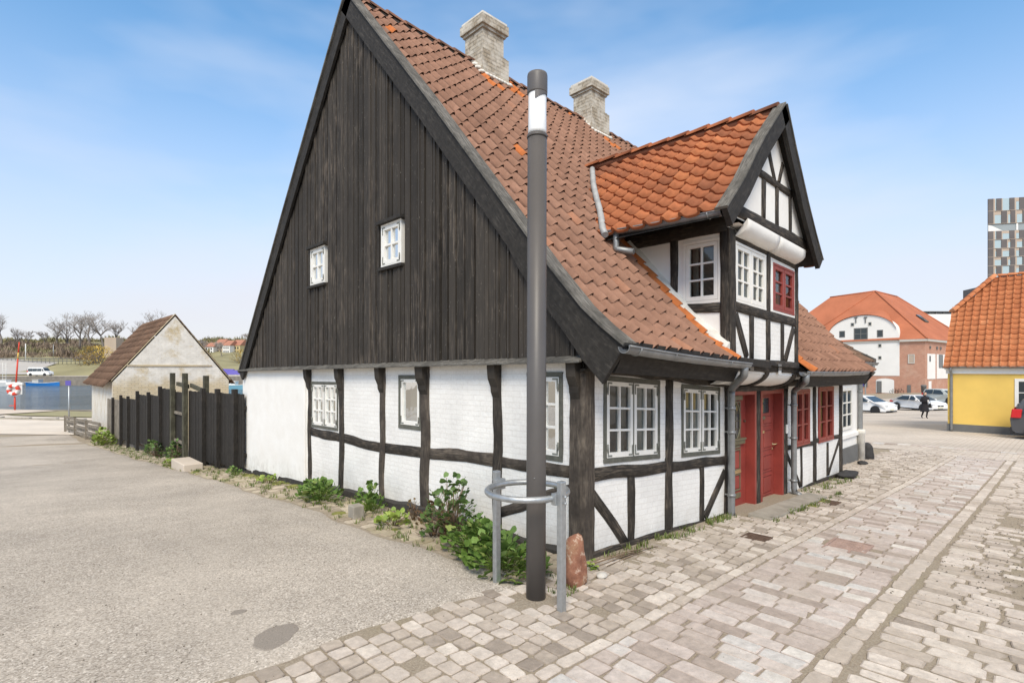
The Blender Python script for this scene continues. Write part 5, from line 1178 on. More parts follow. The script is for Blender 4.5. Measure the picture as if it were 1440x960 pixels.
HT = empty('brick_hut', (0, 0, 0), 'small hut of peeling whitewashed yellow brick with brown tile roof behind the fence', 'hut')
hu0, hu1, hv0, hv1 = -.05, 5.42, 30.6, 39.2; hz0, he, hp = -2.6, 1.22, 4.76; hm = 2.72
b = MB()
uvf = lambda pts: [(p[0] if abs(p[1] - hv0) < .01 else p[1], p[2]) for p in pts]
def hw(pts): b.f(pts, 0, 0, uvf(pts))
hw([(hu0, hv0, hz0), (hu1, hv0, hz0), (hu1, hv0, he), (hm, hv0, hp), (hu0, hv0, he)]); hw([(hu1, hv0, hz0), (hu1, hv1, hz0), (hu1, hv1, he), (hu1, hv0, he)]); hw([(hu0, hv1, hz0), (hu1, hv1, hz0), (hu1, hv1, he), (hm, hv1, hp), (hu0, hv1, he)])
b.obj('hut_wall', M['hut_brick'], HT); b = MB(); hw([(hu0, hv1, hz0), (hu0, hv0, hz0), (hu0, hv0, he), (hu0, hv1, he)]); b.obj('hut_wall', M['hut_side'], HT)
b = MB(); pt = [(hu0 - .02, -.0), (hm, 0)]
for (a, z0), (c, z1) in (((hu0 + .6, he + .85), (hu1 - .9, he + .95)),):
    b.box(a, c, hv0 - .05, hv0, 2.02, 2.10); 
b.obj('brick_course', M['hut_brick'], HT)
b = MB()
for (p, q) in (((hu0 - .06, he + .02), (hm, hp + .10)), ((hm, hp + .10), (hu1 + .10, he + .0))):
    b.hexa([(p[0], hv0 - .04, p[1]), (q[0], hv0 - .04, q[1]), (q[0], hv0 + .2, q[1]), (p[0], hv0 + .2, p[1]), (p[0], hv0 - .04, p[1] + .06), (q[0], hv0 - .04, q[1] + .06), (q[0], hv0 + .2, q[1] + .06), (p[0], hv0 + .2, p[1] + .06)])
b.obj('verge_mortar', M['hut_brick'], HT, .02)
tiles('hut_roof', [(hu0 - .35, he - .28), (hm, hp + .06)], lambda a, z, t: (a, t, z), hv0 + .0, hv1 + .1, .36, .46, M['tile_hut'], HT, amp=2.0, lips=True)
tiles('hut_roof', [(-(hu1 + .30), he - .22), (-hm, hp + .06)], lambda a, z, t: (-a, t, z), hv0 - .06, hv1 + .1, .27, .34, M['tile_hut'], HT, amp=1.3)
LF = empty('woven_fence', (0, 0, 0), 'low grey woven board fence left of the brick hut by the road', 'fence')
p0, p1 = Vector((-.62, 30.2)), Vector((-1.25, 40.5))
for k in range(4):
    c = p0.lerp(p1, k / 3); b = MB(); z = g(c.x, c.y); b.box(c.x - .06, c.x + .06, c.y - .06, c.y + .06, z - .2, z + 1.05 - .05 * (k == 0)); b.obj('fence_post', M['wood_grey'], LF, .006)
for i in range(5):
    b = MB(); n = 18; z_ = lambda t: g(*p0.lerp(p1, t)) + .14 + i * .185; pr = None
    for k in range(n + 1):
        t = k / n; c = p0.lerp(p1, t); o = .05 * math.sin(t * 9.5 + i * math.pi); q = [(c.x + o - .012, c.y, z_(t)), (c.x + o + .012, c.y, z_(t)), (c.x + o + .012, c.y, z_(t) + .155), (c.x + o - .012, c.y, z_(t) + .155)]
        if pr: b.hexa([pr[0], q[0], q[1], pr[1], pr[3], q[3], q[2], pr[2]])
        pr = q
    b.obj('woven_board', M['wood_grey'], LF)
def at(px, D): return XD((px - 720) / 749 * D, D)
c = at(97, 33.2); z = g(*c); SP = empty('sign_post', (c[0], c[1], z), 'thin grey pole with a small violet sign left of the brick hut', 'sign post')
b = MB(); b.tube([(0, 0, -.1), (0, 0, 3.2)], .045, 8); b.obj('pole', M['galv'], SP)
b = MB(); b.hexa([tuple(Vector((WY, -WX, 0)) * x + Vector((WX, WY, 0)) * y + Vector((0, 0, zz))) for zz in (2.95, 3.25) for x, y in ((-.17, -.07), (.17, -.07), (.17, -.05), (-.17, -.05))]); b.obj('sign_panel', M['tarp'], SP)
RT = Vector((WY, -WX, 0)); FW = Vector((WX, WY, 0))
def loc(o, X, D, z): u, v = XD(X, D); o.location = (u, v, z); return o
FACE = -math.atan2(WX, WY)     # local +x to the right of the photo, +y away
c = XD(-47.6, 51.0); LB = empty('lifebuoy_post', (c[0], c[1], g(*c)), 'red and yellow quay post carrying a white and red lifebuoy', 'lifebuoy', None, FACE)
b = MB()
b.tube([(0, 0, 0), (0, 0, 1.4)], .07, 8, 0, 0); b.tube([(.1, 0, 2.6), (.28, 0, 5.0)], .065, 8, 0, 0); b.tube([(.285, 0, 5.01), (.33, 0, 5.6)], .065, 8, 0, 1); b.tube([(.33, 0, 5.61), (.42, 0, 6.6)], .055, 8, 0, 0); b.box(-.5, .1, -.05, .05, .5, .56); b.obj('post', [M['red_paint'], M['curtain_yellow']], LB)
b = MB(); n = 32
for k in range(n):
    a0, a1 = 2 * math.pi * k / n, 2 * math.pi * (k + 1) / n; m_ = 1 if (k // 4) % 2 == 0 else 0
    pts = [(.46 * math.cos(a), -.15, 2.05 + .40 * math.sin(a)) for a in (a0, a1)]; b.tube(pts, .17, 8, 0, m_, cap=False)
b.obj('lifebuoy', [M['sign_white'], M['red_paint']], LB)
b = MB(); b.box(-.7, .7, -.02, .05, 1.6, 2.5); b.box(-.8, .8, -.1, .12, 2.5, 2.75); b.obj('backboard', M['sign_white'], LB, .03)

# ================================================================== HARBOUR AND FAR BANK
def boat(name, X, D, ln, w, h, mat, label, cab=None, group=None, extra=None):
    E_ = empty(name, (0, 0, 0), label, 'boat', group, FACE); loc(E_, X, D, -2.75)
    b = MB(); n = 14; rows = []
    for i in range(n + 1):
        t = i / n * 2 - 1; k = (1 - max(0, t) ** 2.6) * (1 - .25 * max(0, -t) ** 4); y = w / 2 * max(k, .02); zz = h * (1 + .35 * t * t)
        rows.append([b.v((t * ln / 2, s * y * q, zq)) for s, q, zq in ((-1, 1, zz), (-1, .8, 0), (1, .8, 0), (1, 1, zz))] )
    for A, B_ in zip(rows, rows[1:]):
        for k in range(3): b.f([A[k], A[k + 1], B_[k + 1], B_[k]], sm=False, idx=True)
        b.f([A[0], B_[0], B_[3], A[3]], idx=True)
    b.f(rows[0], idx=True); b.obj('hull', M[mat], E_)
    b = MB(); 
    for s in (-1, 1): b.tube([(t * ln / 2 * .98, s * w / 2 * (1 - max(0, t) ** 2.6), h * (1 + .35 * t * t) + .04) for t in [i / 8 * 2 - 1 for i in range(9)]], .06, 5)
    b.obj('gunwale', M['white'], E_)
    if cab: b = MB(); b.box(cab[0], cab[1], -w * .3, w * .3, h * .8, h + cab[2]); b.box(cab[0] - .1, cab[1] + .1, -w * .34, w * .34, h + cab[2], h + cab[2] + .1); b.obj('cabin', M[cab[3]], E_, .06)
    if extra: extra(E_)
    return E_
boat('blue_boat', (62 - 720) / 749 * 144, 144, 8.4, 2.6, .75, 'boat_blue', 'long bright blue open boat moored at the opposite quay', (-2.6, -.9, .9, 'cornice'))
def mast(E_):
    b = MB()
    for x in (-.45, .45): b.tube([(x, 0, .8), (x, 0, 6.2)], .05, 6)
    for k in range(8): b.tube([(-.45, 0, 1.3 + k * .62), (.45, 0, 1.3 + k * .62)], .035, 5)
    b.tube([(-2.4, 0, 5.9), (.5, 0, 5.9)], .04, 5); b.obj('ladder_mast', M['white'], E_)
boat('white_boat', (6 - 720) / 749 * 140, 140, 8.5, 2.4, .9, 'sign_white', 'white boat with a ladder like mast cut by the left edge', (-.8, 1.2, .7, 'sign_white'), None, mast)
boat('pale_blue_boat', (330 - 720) / 749 * 120, 120, 7.5, 2.4, .9, 'boat_cyan', 'pale blue boat between the brick hut and the black gable', (-1.5, .5, .8, 'sign_white'))
def tarp(X, D, label):
    E_ = empty('covered_boat', (0, 0, 0), label, 'boat', None, FACE); loc(E_, X, D, zfar(X, D) + .1); b = MB(); b.hexa([(-2.2, -1, .3), (2.2, -1, .3), (2.2, 1, .3), (-2.2, 1, .3), (-1.8, -.3, 1.6), (1.9, -.3, 1.5), (1.9, .3, 1.5), (-1.8, .3, 1.6)]); b.obj('cover', M['tarp'], E_, .1)
    b = MB(); b.box(-1.8, 1.8, -.7, .7, 0, .3); b.obj('cradle', M['white'], E_)
tarp((331 - 720) / 749 * 154, 154, 'violet covered boat laid up on the bank beside the gable edge'); tarp((320 - 720) / 749 * 158, 158, 'violet covered boat laid up just right of the hut roof')

def wheel(b_t, b_r, x, y, r, w, out):
    b_t.lathe([(r * .62, -w / 2), (r * .95, -w / 2), (r, -w * .3), (r, w * .3), (r * .95, w / 2), (r * .62, w / 2)], (x, y, r), 20, axis=(0, 1, 0)); b_r.lathe([(0, -w * .45), (r * .63, -w * .45), (r * .66, w * .45 * 0), (r * .63, w * .47), (r * .3, w * .40), (0, w * .42)], (x, y, r), 20, axis=(0, 1, 0))
def car(name, label, prof, glassline, L_, W_, paint, pos, rz, wheels, r=.32, nose=None, plate=True, rear=None, belt=.9, roof_in=.20, dark_low=.0, grille=True):
    # prof: closed side outline (x forward, z); body sides lean inwards above the belt line
    E_ = empty(name, pos, label, 'car' if 'van' not in name else 'van', None, rz)
    hw_ = lambda z: W_ / 2 * (1 - .06 * max(0, (.45 - z) / .45)) - (roof_in * (max(0, z - belt) / (max(p[1] for p in prof) - belt)) ** 1.15 if z > belt else 0)
    pr = densify(prof + [prof[0]], .22)[:-1]; b = MB(); A = []; B_ = []
    ex = max(abs(p[0]) for p in pr)
    for x, z in pr:
        k = 1 - .17 * max(0, (abs(x) - ex * .72) / (ex * .28)) ** 2; A.append(b.v((x, -hw_(z) * k, z))); B_.append(b.v((x, hw_(z) * k, z)))
    n = len(pr)
    for i in range(n): j = (i + 1) % n; b.f([A[i], A[j], B_[j], B_[i]], 0, 0, sm=False, idx=True)
    b.f(A[::-1], idx=True); b.f(B_, idx=True)
    body = b.obj('car_body', M[paint], E_, .035)
    b = MB()
    for pane in glassline:            # side panes, then front and rear screens
        for s in (-1, 1): b.f([(x, s * (hw_(z) + .012), z) for x, z in pane])
    b.obj('side_window', M['glass_dark'], E_)
    for nm, (p, q) in (('windscreen', (nose['screen'])), ('rear_window', rear['screen'])):
        b = MB(); d = Vector((q[0] - p[0], q[1] - p[1])).normalized(); nn = Vector((-d.y, d.x)) * .014
        if nm == 'rear_window': nn = -nn
        sgn = 1 if nm == 'windscreen' else -1
        o = .03 * sgn
        b.f([(p[0] + o, -hw_(p[1]) + .05, p[1] + .012), (p[0] + o, hw_(p[1]) - .05, p[1] + .012), (q[0] + o, hw_(q[1]) - .06, q[1] + .012), (q[0] + o, -hw_(q[1]) + .06, q[1] + .012)]); b.obj(nm, M['glass_dark'], E_)
    for x in wheels:
        for s in (-1, 1):
            bt, br = MB(), MB(); wheel(bt, br, x, s * (W_ / 2 - .09), r, .20, s); w = bt.obj('wheel', M['rubber'], E_); br.obj('rim', M['rim'], w)
            b = MB(); b.lathe([(r * 1.02, -.02), (r * 1.22, -.02), (r * 1.22, .012), (r * 1.02, .012)], (x, s * (W_ / 2 - .004), r), 22, axis=(0, 1, 0)); b.obj('wheel_arch', M['plastic'], E_)
    xf, xr = nose['x'], rear['x']
    for s in (-1, 1):
        y0, y1 = sorted((s * W_ * .26, s * W_ * .43)); b = MB(); b.box(xf - .22, xf - .0, y0, y1, nose['lz'], nose['lz'] + .13); b.obj('headlight', M['lamp_clear'], E_, .03)
        y0, y1 = sorted((s * W_ * .30, s * W_ * .475)); b = MB(); b.hexa([(xr, y0, rear['lz']), (xr + .30, y0, rear['lz']), (xr + .30, y1, rear['lz']), (xr, y1, rear['lz']), (xr + .04, y0, rear['lz'] + rear['lh']), (xr + .34, y0, rear['lz'] + rear['lh']), (xr + .34, y1, rear['lz'] + rear['lh']), (xr + .04, y1, rear['lz'] + rear['lh'])]); b.obj('tail_light', M['lamp_red'], E_, .03)
        b = MB(); y0, y1 = sorted((s * (W_ / 2 + .01), s * (W_ / 2 + .17))); b.box(nose['mir'], nose['mir'] + .10, y0, y1, belt + .03, belt + .16); b.obj('wing_mirror', M[paint], E_, .03)
    b = MB()
    if grille:
        for s in (-1, 1): y0, y1 = sorted((s * .02, s * .30)); b.box(xf - .05, xf + .012, y0, y1, .50, .62)
    b.box(xf - .08, xf + .012, -W_ * .38, W_ * .38, .20, .30); b.box(xr - .015, xr + .10, -W_ * .42, W_ * .42, .22, .48 if dark_low else .32); b.obj('bumper_grille', M['plastic'], E_, .02)
    b = MB(); b.box(-L_ * .36, L_ * .36, -W_ / 2 - .004, W_ / 2 + .004, .16, .27); b.obj('sill', M['plastic'], E_)
    b = MB(); b.box(xf + .012, xf + .028, -.26, .26, .36, .47); b.box(xr - .03, xr - .014, -.26, .26, .55, .66); b.obj('number_plate', M['plate_y'], E_)
    return E_
def sedan(L_=4.6, h=1.43):
    f = L_ / 2
    return [(-f, .30), (-f, .62), (-f + .05, .95), (-f + .55, 1.02), (-f + 1.35, h - .03), (-f + 2.0, h), (-f + 2.55, h - .05), (f - 1.25, .98), (f - .35, .84), (f - .02, .66), (f, .45), (f - .05, .22), (-f + .1, .22)]
S_ = sedan()
def groundpos(X, D): u, v = XD(X, D); return (u, v, g(u, v))
aw = math.atan2(-WY, -WX)     # heading back towards the photographer
car('white_car', 'white saloon car parked facing the camera beside the walking person', S_, [[(-1.55, .98), (-.95, 1.34), (-.15, 1.37), (-.1, .98)], [(0., .98), (-.05, 1.37), (.25, 1.35), (.85, .98)]], 4.6, 1.82, 'car_white', groundpos((1291 - 720) / 749 * 49.5, 49.5), aw + .12, (1.4, -1.4), .32, dict(x=2.3, lz=.60, mir=.75, screen=((1.02, .99), (.30, 1.37))), rear=dict(x=-2.3, lz=.7, lh=.16, screen=((-1.72, 1.03), (-1.0, 1.38))), belt=.95, roof_in=.25)
H_ = [(-2.1, .30), (-2.15, .7), (-2.05, 1.0), (-1.75, 1.45), (-.9, 1.53), (.2, 1.50), (1.15, 1.02), (1.9, .86), (2.1, .62), (2.12, .40), (2.05, .22), (-2.0, .22)]
hg = [[(-1.75, 1.0), (-1.6, 1.40), (-.75, 1.44), (-.7, 1.0)], [(-.6, 1.0), (-.65, 1.44), (.1, 1.42), (.75, 1.0)]]
car('white_car', 'white hatchback with a black lower grille parked by the white house corner', H_, hg, 4.25, 1.84, 'car_white', groundpos((1219 - 720) / 749 * 47.5, 47.5), aw + .42, (1.28, -1.3), .33, dict(x=2.12, lz=.68, mir=.72, screen=((1.12, 1.03), (.25, 1.45))), rear=dict(x=-2.13, lz=.78, lh=.2, screen=((-2.03, 1.03), (-1.78, 1.42))), belt=.98, grille=False)
SUV = [(-2.1, .34), (-2.15, .8), (-2.05, 1.08), (-1.8, 1.56), (-.9, 1.66), (.3, 1.62), (1.1, 1.12), (1.95, .98), (2.12, .7), (2.12, .45), (2.05, .26), (-2.0, .26)]
sg_ = [[(-1.78, 1.08), (-1.65, 1.5), (-.75, 1.56), (-.7, 1.08)], [(-.6, 1.08), (-.65, 1.56), (.15, 1.53), (.75, 1.08)]]
car('pale_car', 'pale grey car half hidden by the yellow house corner', SUV, sg_, 4.25, 1.82, 'car_silver', groundpos((1329 - 720) / 749 * 60, 60), aw + .15, (1.28, -1.3), .35, dict(x=2.12, lz=.72, mir=.72, screen=((1.08, 1.13), (.32, 1.57))), rear=dict(x=-2.13, lz=.85, lh=.3, screen=((-2.03, 1.1), (-1.82, 1.52))), belt=1.06)
u_, v_ = 24.8, -3.95
car('dark_car', 'dark grey hatchback with red tail lights parked along the yellow house', SUV, sg_, 4.25, 1.78, 'car_grey', (u_, v_, g(u_, v_) ), -math.pi / 2, (1.28, -1.3), .34, dict(x=2.12, lz=.72, mir=.72, screen=((1.08, 1.13), (.32, 1.57))), rear=dict(x=-2.13, lz=.84, lh=.34, screen=((-2.03, 1.1), (-1.82, 1.52))), belt=1.06, dark_low=1)
V_ = [(-3.1, .4), (-3.12, 1.2), (-3.0, 2.3), (-2.6, 2.45), (1.3, 2.40), (1.9, 1.45), (2.95, 1.15), (3.1, .7), (3.05, .3), (-3.0, .3)]
VX = (57 - 720) / 749 * 152
car('white_van', 'white minibus with dark windows on the opposite quay road', V_, [[(-2.7, 1.35), (-2.7, 2.05), (-1.5, 2.05), (-1.5, 1.35)], [(-1.4, 1.35), (-1.4, 2.05), (-.2, 2.05), (-.2, 1.35)], [(-.1, 1.35), (-.1, 2.05), (1.1, 2.05), (1.1, 1.35)], [(1.25, 1.35), (1.25, 2.0), (1.5, 1.9), (1.8, 1.35)]], 6.2, 2.0, 'car_white', (*XD(VX, 152), zfar(VX, 152) + .06), FACE, (2.0, -2.0), .36, dict(x=3.1, lz=.85, mir=1.4, screen=((1.95, 1.45), (1.36, 2.3))), rear=dict(x=-3.12, lz=1.1, lh=.4, screen=((-3.1, 1.4), (-3.02, 2.1))), belt=1.3, roof_in=.14)

# ================================================================== NEIGHBOUR, YELLOW HOUSE, WAREHOUSE, TOWER
def win2(parent, P, a0, a1, b0, b1, cols, rows, fm='white', pane='glass_dark', fr=.07, t=.03, proud=.03, name='window'):
    b = MB(); b.pbox(P, a0, a1, b0, b0 + fr, -.05, proud); b.pbox(P, a0, a1, b1 - fr, b1, -.05, proud); b.pbox(P, a0, a0 + fr, b0 + fr, b1 - fr, -.05, proud - .002); b.pbox(P, a1 - fr, a1, b0 + fr, b1 - fr, -.05, proud - .002)
    i0, i1, j0, j1 = a0 + fr, a1 - fr, b0 + fr, b1 - fr
    for k in range(1, cols): c = i0 + (i1 - i0) * k / cols; b.pbox(P, c - t / 2, c + t / 2, j0, j1, .004, proud - .006)
    for k in range(1, rows): c = j0 + (j1 - j0) * k / rows; b.pbox(P, i0, i1, c - t / 2, c + t / 2, .004, proud - .008)
    w = b.obj(name, M[fm], parent); q = MB(); q.f([P(i0, j0, .008), P(i1, j0, .008), P(i1, j1, .008), P(i0, j1, .008)]); q.obj('pane', M[pane], w); return w
NB = empty('white_house', (0, 0, 0), 'low white rendered house with mossy roof just beyond the half timbered house', 'house')
b = MB(); b.box(8.9, 12.0, .45, 8, -1.2, 2.05); b.obj('house_wall', M['plaster'], NB, .01)
b = MB(); b.box(8.9, 12.03, .415, 8, -1.2, -.05); b.obj('tarred_base', M['plinth'], NB, .006)
b = MB(); b.box(8.9, 12.0, .40, .46, .18, .28); b.obj('wall_band', M['plaster'], NB, .01); b = MB(); b.box(8.9, 12.04, .36, .46, 1.88, 2.0); b.obj('wall_band', M['plaster'], NB, .01)
PN = lambda a, bb, n: (a, .45 - n, bb)
win2(NB, PN, 10.45, 11.35, .40, 1.42, 2, 3); win2(NB, PN, 10.45, 11.35, 1.50, 1.86, 2, 1)
def slab(p, q, u0, u1, t=.08): return [(u0, p[0], p[1]), (u1, p[0], p[1]), (u1, q[0], q[1]), (u0, q[0], q[1]), (u0, p[0], p[1] + t), (u1, p[0], p[1] + t), (u1, q[0], q[1] + t), (u0, q[0], q[1] + t)]
tiles('roof', [(.15, 2.06), (1.2, 2.75), (4.2, 4.3)], lambda v, z, u: (u, v, z), 8.95, 12.15, .24, .30, M['tile_hut'], NB)
b = MB(); b.hexa(slab((.12, 1.98), (4.2, 4.22), 8.95, 12.1)); b.hexa(slab((.10, 2.03), (4.2, 4.30), 12.1, 12.22, .12)); b.obj('roof_edge', M['board_grey'], NB)
gutter((9.0, .10, 2.06), (12.2, .10, 2.04), .06, (0, -1, 0), NB)
pipe([(11.85, .10, 2.02), (11.85, .10, 1.9), (11.9, .38, 1.72), (11.9, .38, -.05), (11.9, .38, -.2)], .055, NB, (1.3, .2))
b = MB(); b.lathe([(.085, -.6), (.085, .2), (.10, .22), (.10, .30), (.07, .33)], (11.9, .36, 0), 14); b.obj('pipe_shoe', M['mortar'], NB)
rock('bollard_stone', (12.22, .30), (.15, .14, .24), M['stone_black'], 'black painted guard stone at the white house corner beside the downpipe', 'stone', 31, .4, .1)
rock('stone', (11.0, .12), (.16, .10, .05), M['stone_black'], 'small dark stone lying on the setts by the white house plinth', 'stone', 32, .6, .2)

YH = empty('yellow_house', (0, 0, 0), 'yellow rendered house with bright orange half hipped tile roof', 'house')
yu, yv0, yv1, ye, yr = 26.3, .35, -14., 1.95, 6.26
b = MB(); b.box(yu, yu + 7.8, yv1, yv0, -1.6, ye); b.f([(yu, yv0 - .0, ye), (yu + 7.8, yv0, ye), (yu + 5.6, yv0, 4.5), (yu + 2.3, yv0, 4.5)]); b.obj('house_wall', M['yellow'], YH, .006)
b = MB(); b.box(yu - .03, yu + 7.83, yv1, yv0 + .03, -1.6, -.55); b.obj('tarred_base', M['plinth'], YH, .006)
b = MB(); b.box(yu - .06, yu + .0, yv1, yv0 + .06, ye - .28, ye - .10); b.box(yu - .14, yu + .0, yv1, yv0 + .1, ye - .10, ye + .0); b.obj('cornice', M['white'], YH, .01)
dpt = 3.9
def hipv(s): return yv0 + .1 - max(0, (s - .60) / .40) * 1.5
yt = tiles('roof', [(yu - .25, ye + .0), (yu + dpt, yr)], lambda u, z, v: (u, -v, z), -yv0 - .12, -yv1, .27, .33, M['tile_yellow'], YH, amp=1.4, lips=True, skip=lambda v, u, z: -v > hipv((z - ye) / (yr - ye)) + .05)
b = MB(); b.f([(yu - .2, yv0, ye), (yu - .2, yv1, ye), (yu + dpt, yv1, yr - .05), (yu + dpt, yv0 - 1.4, yr - .05), (yu + .6 * dpt, yv0, 4.48)]); b.f([(yu + .6 * dpt, yv0, 4.5), (yu + dpt, yv0 - 1.4, yr - .02), (yu + 7.8 - .6 * dpt, yv0, 4.5)]); b.f([(yu + dpt, yv0 - 1.4, yr - .05), (yu + dpt, yv1, yr - .05), (yu + 8, yv1, ye), (yu + 8, yv0, ye), (yu + 7.8 - .6 * dpt, yv0, 4.5)]); b.obj('roof_back', M['tile_yellow'], YH)
ridge_caps('ridge_tiles', lambda t: ((yu + dpt, -t, yr + .04), (1, 0)), 1.05, 14, .36, .13, M['tile_yellow'], YH)
ridge_caps('hip_tiles', lambda t: ((yu + dpt * (.6 + .4 * t / 2.7) - .06, yv0 + .06 - 1.4 * t / 2.7, ye + .6 * (yr - ye) + .4 * (yr - ye) * t / 2.7 + .12), (.75, .75)), -.1, 2.7, .33, .17, M['tile_yellow'], YH)
gutter((yu - .22, yv1, ye + .03), (yu - .22, yv0 + .15, ye + .03), .07, (-1, 0, 0), YH)
pipe([(yu - .22, yv0 - .12, ye), (yu - .22, yv0 - .12, ye - .12), (yu - .07, yv0 - .14, ye - .35), (yu - .07, yv0 - .14, -.7), (yu - .07, yv0 - .14, -.86)], .05, YH, (1., -.2))
PY = lambda a, bb, n: (yu - n, -a, bb)
for a in (1.83, 4.4, 6.9): win2(YH, PY, a, a + 1.1, -.15, 1.48, 2, 3, fr=.12)

def big_roof(name, polys, parent, mat='roof_red', off=.0):
    b = MB()
    for p in polys: b.f([(*XD(X, D), z) for X, D, z in p])
    return b.obj(name, M[mat], parent)
WH = empty('warehouse', (0, 0, 0), 'large old warehouse of pale red brick and white render under a huge hipped red roof', 'warehouse')
wD = 106.; kx = wD / 749
def wx(px): return (px - 720) * kx
def wz(py, D=wD): return CAM[2] - (py - 518) / 749 * D
XR = wx(1301); E1 = (.794, .607); E2 = (-.607, .794)      # along the right face / along the front to the left
def wt(px): k = (px - 720) / 749; return -(XR - k * wD) / (.607 + .794 * k)
def wd(px): return wD - .794 * wt(px)
def wy(px, py): return CAM[2] - (py - 518) / 749 * wd(px)
bz, cz = wz(554), wz(477)
def plan(t, e): return (XR + E2[0] * t + E1[0] * e, wD + E2[1] * t + E1[1] * e)
PW = lambda a, bb, n: (*XD(*plan(-a, -n)), bb)
side = lambda a, bb, n: (*XD(XR + E1[0] * a - E2[0] * n, wD + E1[1] * a - E2[1] * n), bb)
tl_, dp_ = 24., 34.
b = MB()
def quadw(P, a0, a1, z0, z1): b.f([P(a0, z0, 0), P(a1, z0, 0), P(a1, z1, 0), P(a0, z1, 0)], 0, 0, [(a0, z0), (a1, z0), (a1, z1), (a0, z1)])
quadw(PW, -tl_ - 9, 0, bz - 1.5, cz); quadw(side, 0, dp_, bz - 1.5, cz)
b.f([(*XD(*plan(tl_ + 9, 0)), bz), (*XD(*plan(tl_ + 9, dp_)), bz), (*XD(*plan(tl_ + 9, dp_)), cz), (*XD(*plan(tl_ + 9, 0)), cz)]); b.f([(*XD(*plan(0, dp_)), bz), (*XD(*plan(tl_ + 9, dp_)), bz), (*XD(*plan(tl_ + 9, dp_)), cz), (*XD(*plan(0, dp_)), cz)])
b.obj('brick_wall', M['warehouse_brick'], WH)
b = MB(); xa, xb, xm = wt(1163), wt(1265), wt(1214); n = 28; top = wy(1214, 443.5)
arc = [(xm + ((xb - xm) if math.cos(math.pi * k / n) > 0 else (xm - xa)) * math.cos(math.pi * k / n), cz + .02 + (top - cz) * math.sin(math.pi * k / n) ** .82) for k in range(n + 1)]
zb_ = wy(1230, 528)
out_ = [(xb, zb_)] + arc + [(-tl_ - 8, cz), (-tl_ - 8, zb_)]
fr_ = [b.v(PW(x, z, .06)) for x, z in out_]; b.f(fr_, idx=True); bk = [b.v(PW(x, z, -2.2)) for x, z in out_]
for k in range(len(fr_) - 1): b.f([fr_[k], fr_[k + 1], bk[k + 1], bk[k]], idx=True)
b.obj('arched_gable', M['white_far'], WH)
b = MB(); b.pbox(PW, -tl_ - 9, xb + .1, cz - .22, cz, .07, .30); b.pbox(PW, xb + .1, .45, cz - .35, cz + .12, -.02, .45); b.obj('cornice', M['cornice'], WH)
b = MB(); b.pbox(side, -.3, dp_ + .4, cz - .352, cz + .118, -.02, .45); b.obj('cornice', M['cornice'], WH)
def R3(t, e, z): return (*XD(*plan(t, e)), z)
hz_ = 19.4; el, er = R3(tl_ + .4, -.3, cz + .1), R3(-.5, -.5, cz + .1); apx, rr3 = R3(12, 10, hz_ + .1), R3(12, 24, hz_); eb, bl = R3(-.5, dp_ + .4, cz + .1), R3(tl_, dp_ + .4, cz + .1); rl = R3(21.5, 10, hz_ - .3); wl, wb = R3(tl_ + 9.4, 1., cz + .1), R3(tl_ + 9.4, 20, cz + .1)
b = MB()
for p in ([el, er, apx], [er, eb, rr3, apx], [el, apx, rl, wl], [rl, wb, wl], [apx, rr3, bl, rl], [rl, bl, wb], [rr3, eb, bl]): b.f(p)
b.obj('roof', M['roof_red'], WH)
b = MB(); gp = arc[3:-3]; sl_ = (hz_ - cz) / 10.3
pA = [b.v(PW(x, z + .10, .35)) for x, z in gp]; pB = [b.v(PW(xm + (x - xm) * .55, z + (wy(1213, 428) + .3 - z) * .55, -(z + (wy(1213, 428) - z) * .55 - cz) / sl_ * .9)) for x, z in gp]; pk = b.v(PW(xm, wy(1213, 428) + .6, -(wy(1213, 428) + .3 - cz) / sl_ * .92))
for k in range(len(gp) - 1): b.f([pA[k], pA[k + 1], pB[k + 1], pB[k]], idx=True); b.f([pB[k], pB[k + 1], pk], idx=True)
b.obj('gable_roof', M['roof_red'], WH)
b = MB()
for p, q in ((apx, er), (apx, el), (apx, rr3), (rl, apx), (rr3, eb)): b.tube([(p[0], p[1], p[2] + .08), (q[0], q[1], q[2] + .08)], .15, 6)
b.obj('ridge_tiles', M['roof_red'], WH)
def wwin(x0, y0, x1, y1, cols=1, rows=1, pane='glass_dark', fm='plinth', fr=.16): win2(WH, lambda a, bb, n: PW(a, bb, n + .07), wt(x0), wt(x1), wy(x0, y1), wy(x0, y0), cols, rows, fm, pane, fr, .14, .05)
wwin(1180.5, 465.5, 1188.5, 474.5, 1, 1); wwin(1233.5, 464, 1242, 474); wwin(1201, 461.5, 1220.5, 478, 2, 2, 'glass_dark', 'plinth', .2)
for x, y in ((1199, 456.5), (1223.5, 455.5), (1237.5, 486), (1237.5, 503)): wwin(x - 2.6, y - 2.6, x + 2.6, y + 2.6, 1, 1, 'glass_dark', 'cornice', .1)
wwin(1208, 498, 1220, 514, 2, 2); wwin(1214, 535, 1220, 544); wwin(1277, 498, 1286.5, 511, 1, 1, 'panel_beige', 'cornice')
for x in (1204, 1217.5): b = MB(); b.pbox(PW, wt(x) - .08, wt(x) + .08, wy(x, 454), wy(x, 447.1), .07, .25); b.pbox(PW, wt(x) - .3, wt(x) + .3, wy(x, 447), wy(x, 445.5), .07, .25); b.obj('wall_anchor', M['plinth'], WH)
b = MB(); n = 10; x0, x1 = wt(1232), wt(1257.5); zz0, zz1 = wy(1245, 535), wy(1245, 532); b.f([PW(x, z, .05) for x, z in [(x0, bz), (x1, bz)] + [((x0 + x1) / 2 + (x1 - x0) / 2 * math.cos(math.pi * k / n), zz0 + (zz1 - zz0) * math.sin(math.pi * k / n)) for k in range(n + 1)]]); b.obj('arched_doorway', M['white_far'], WH)
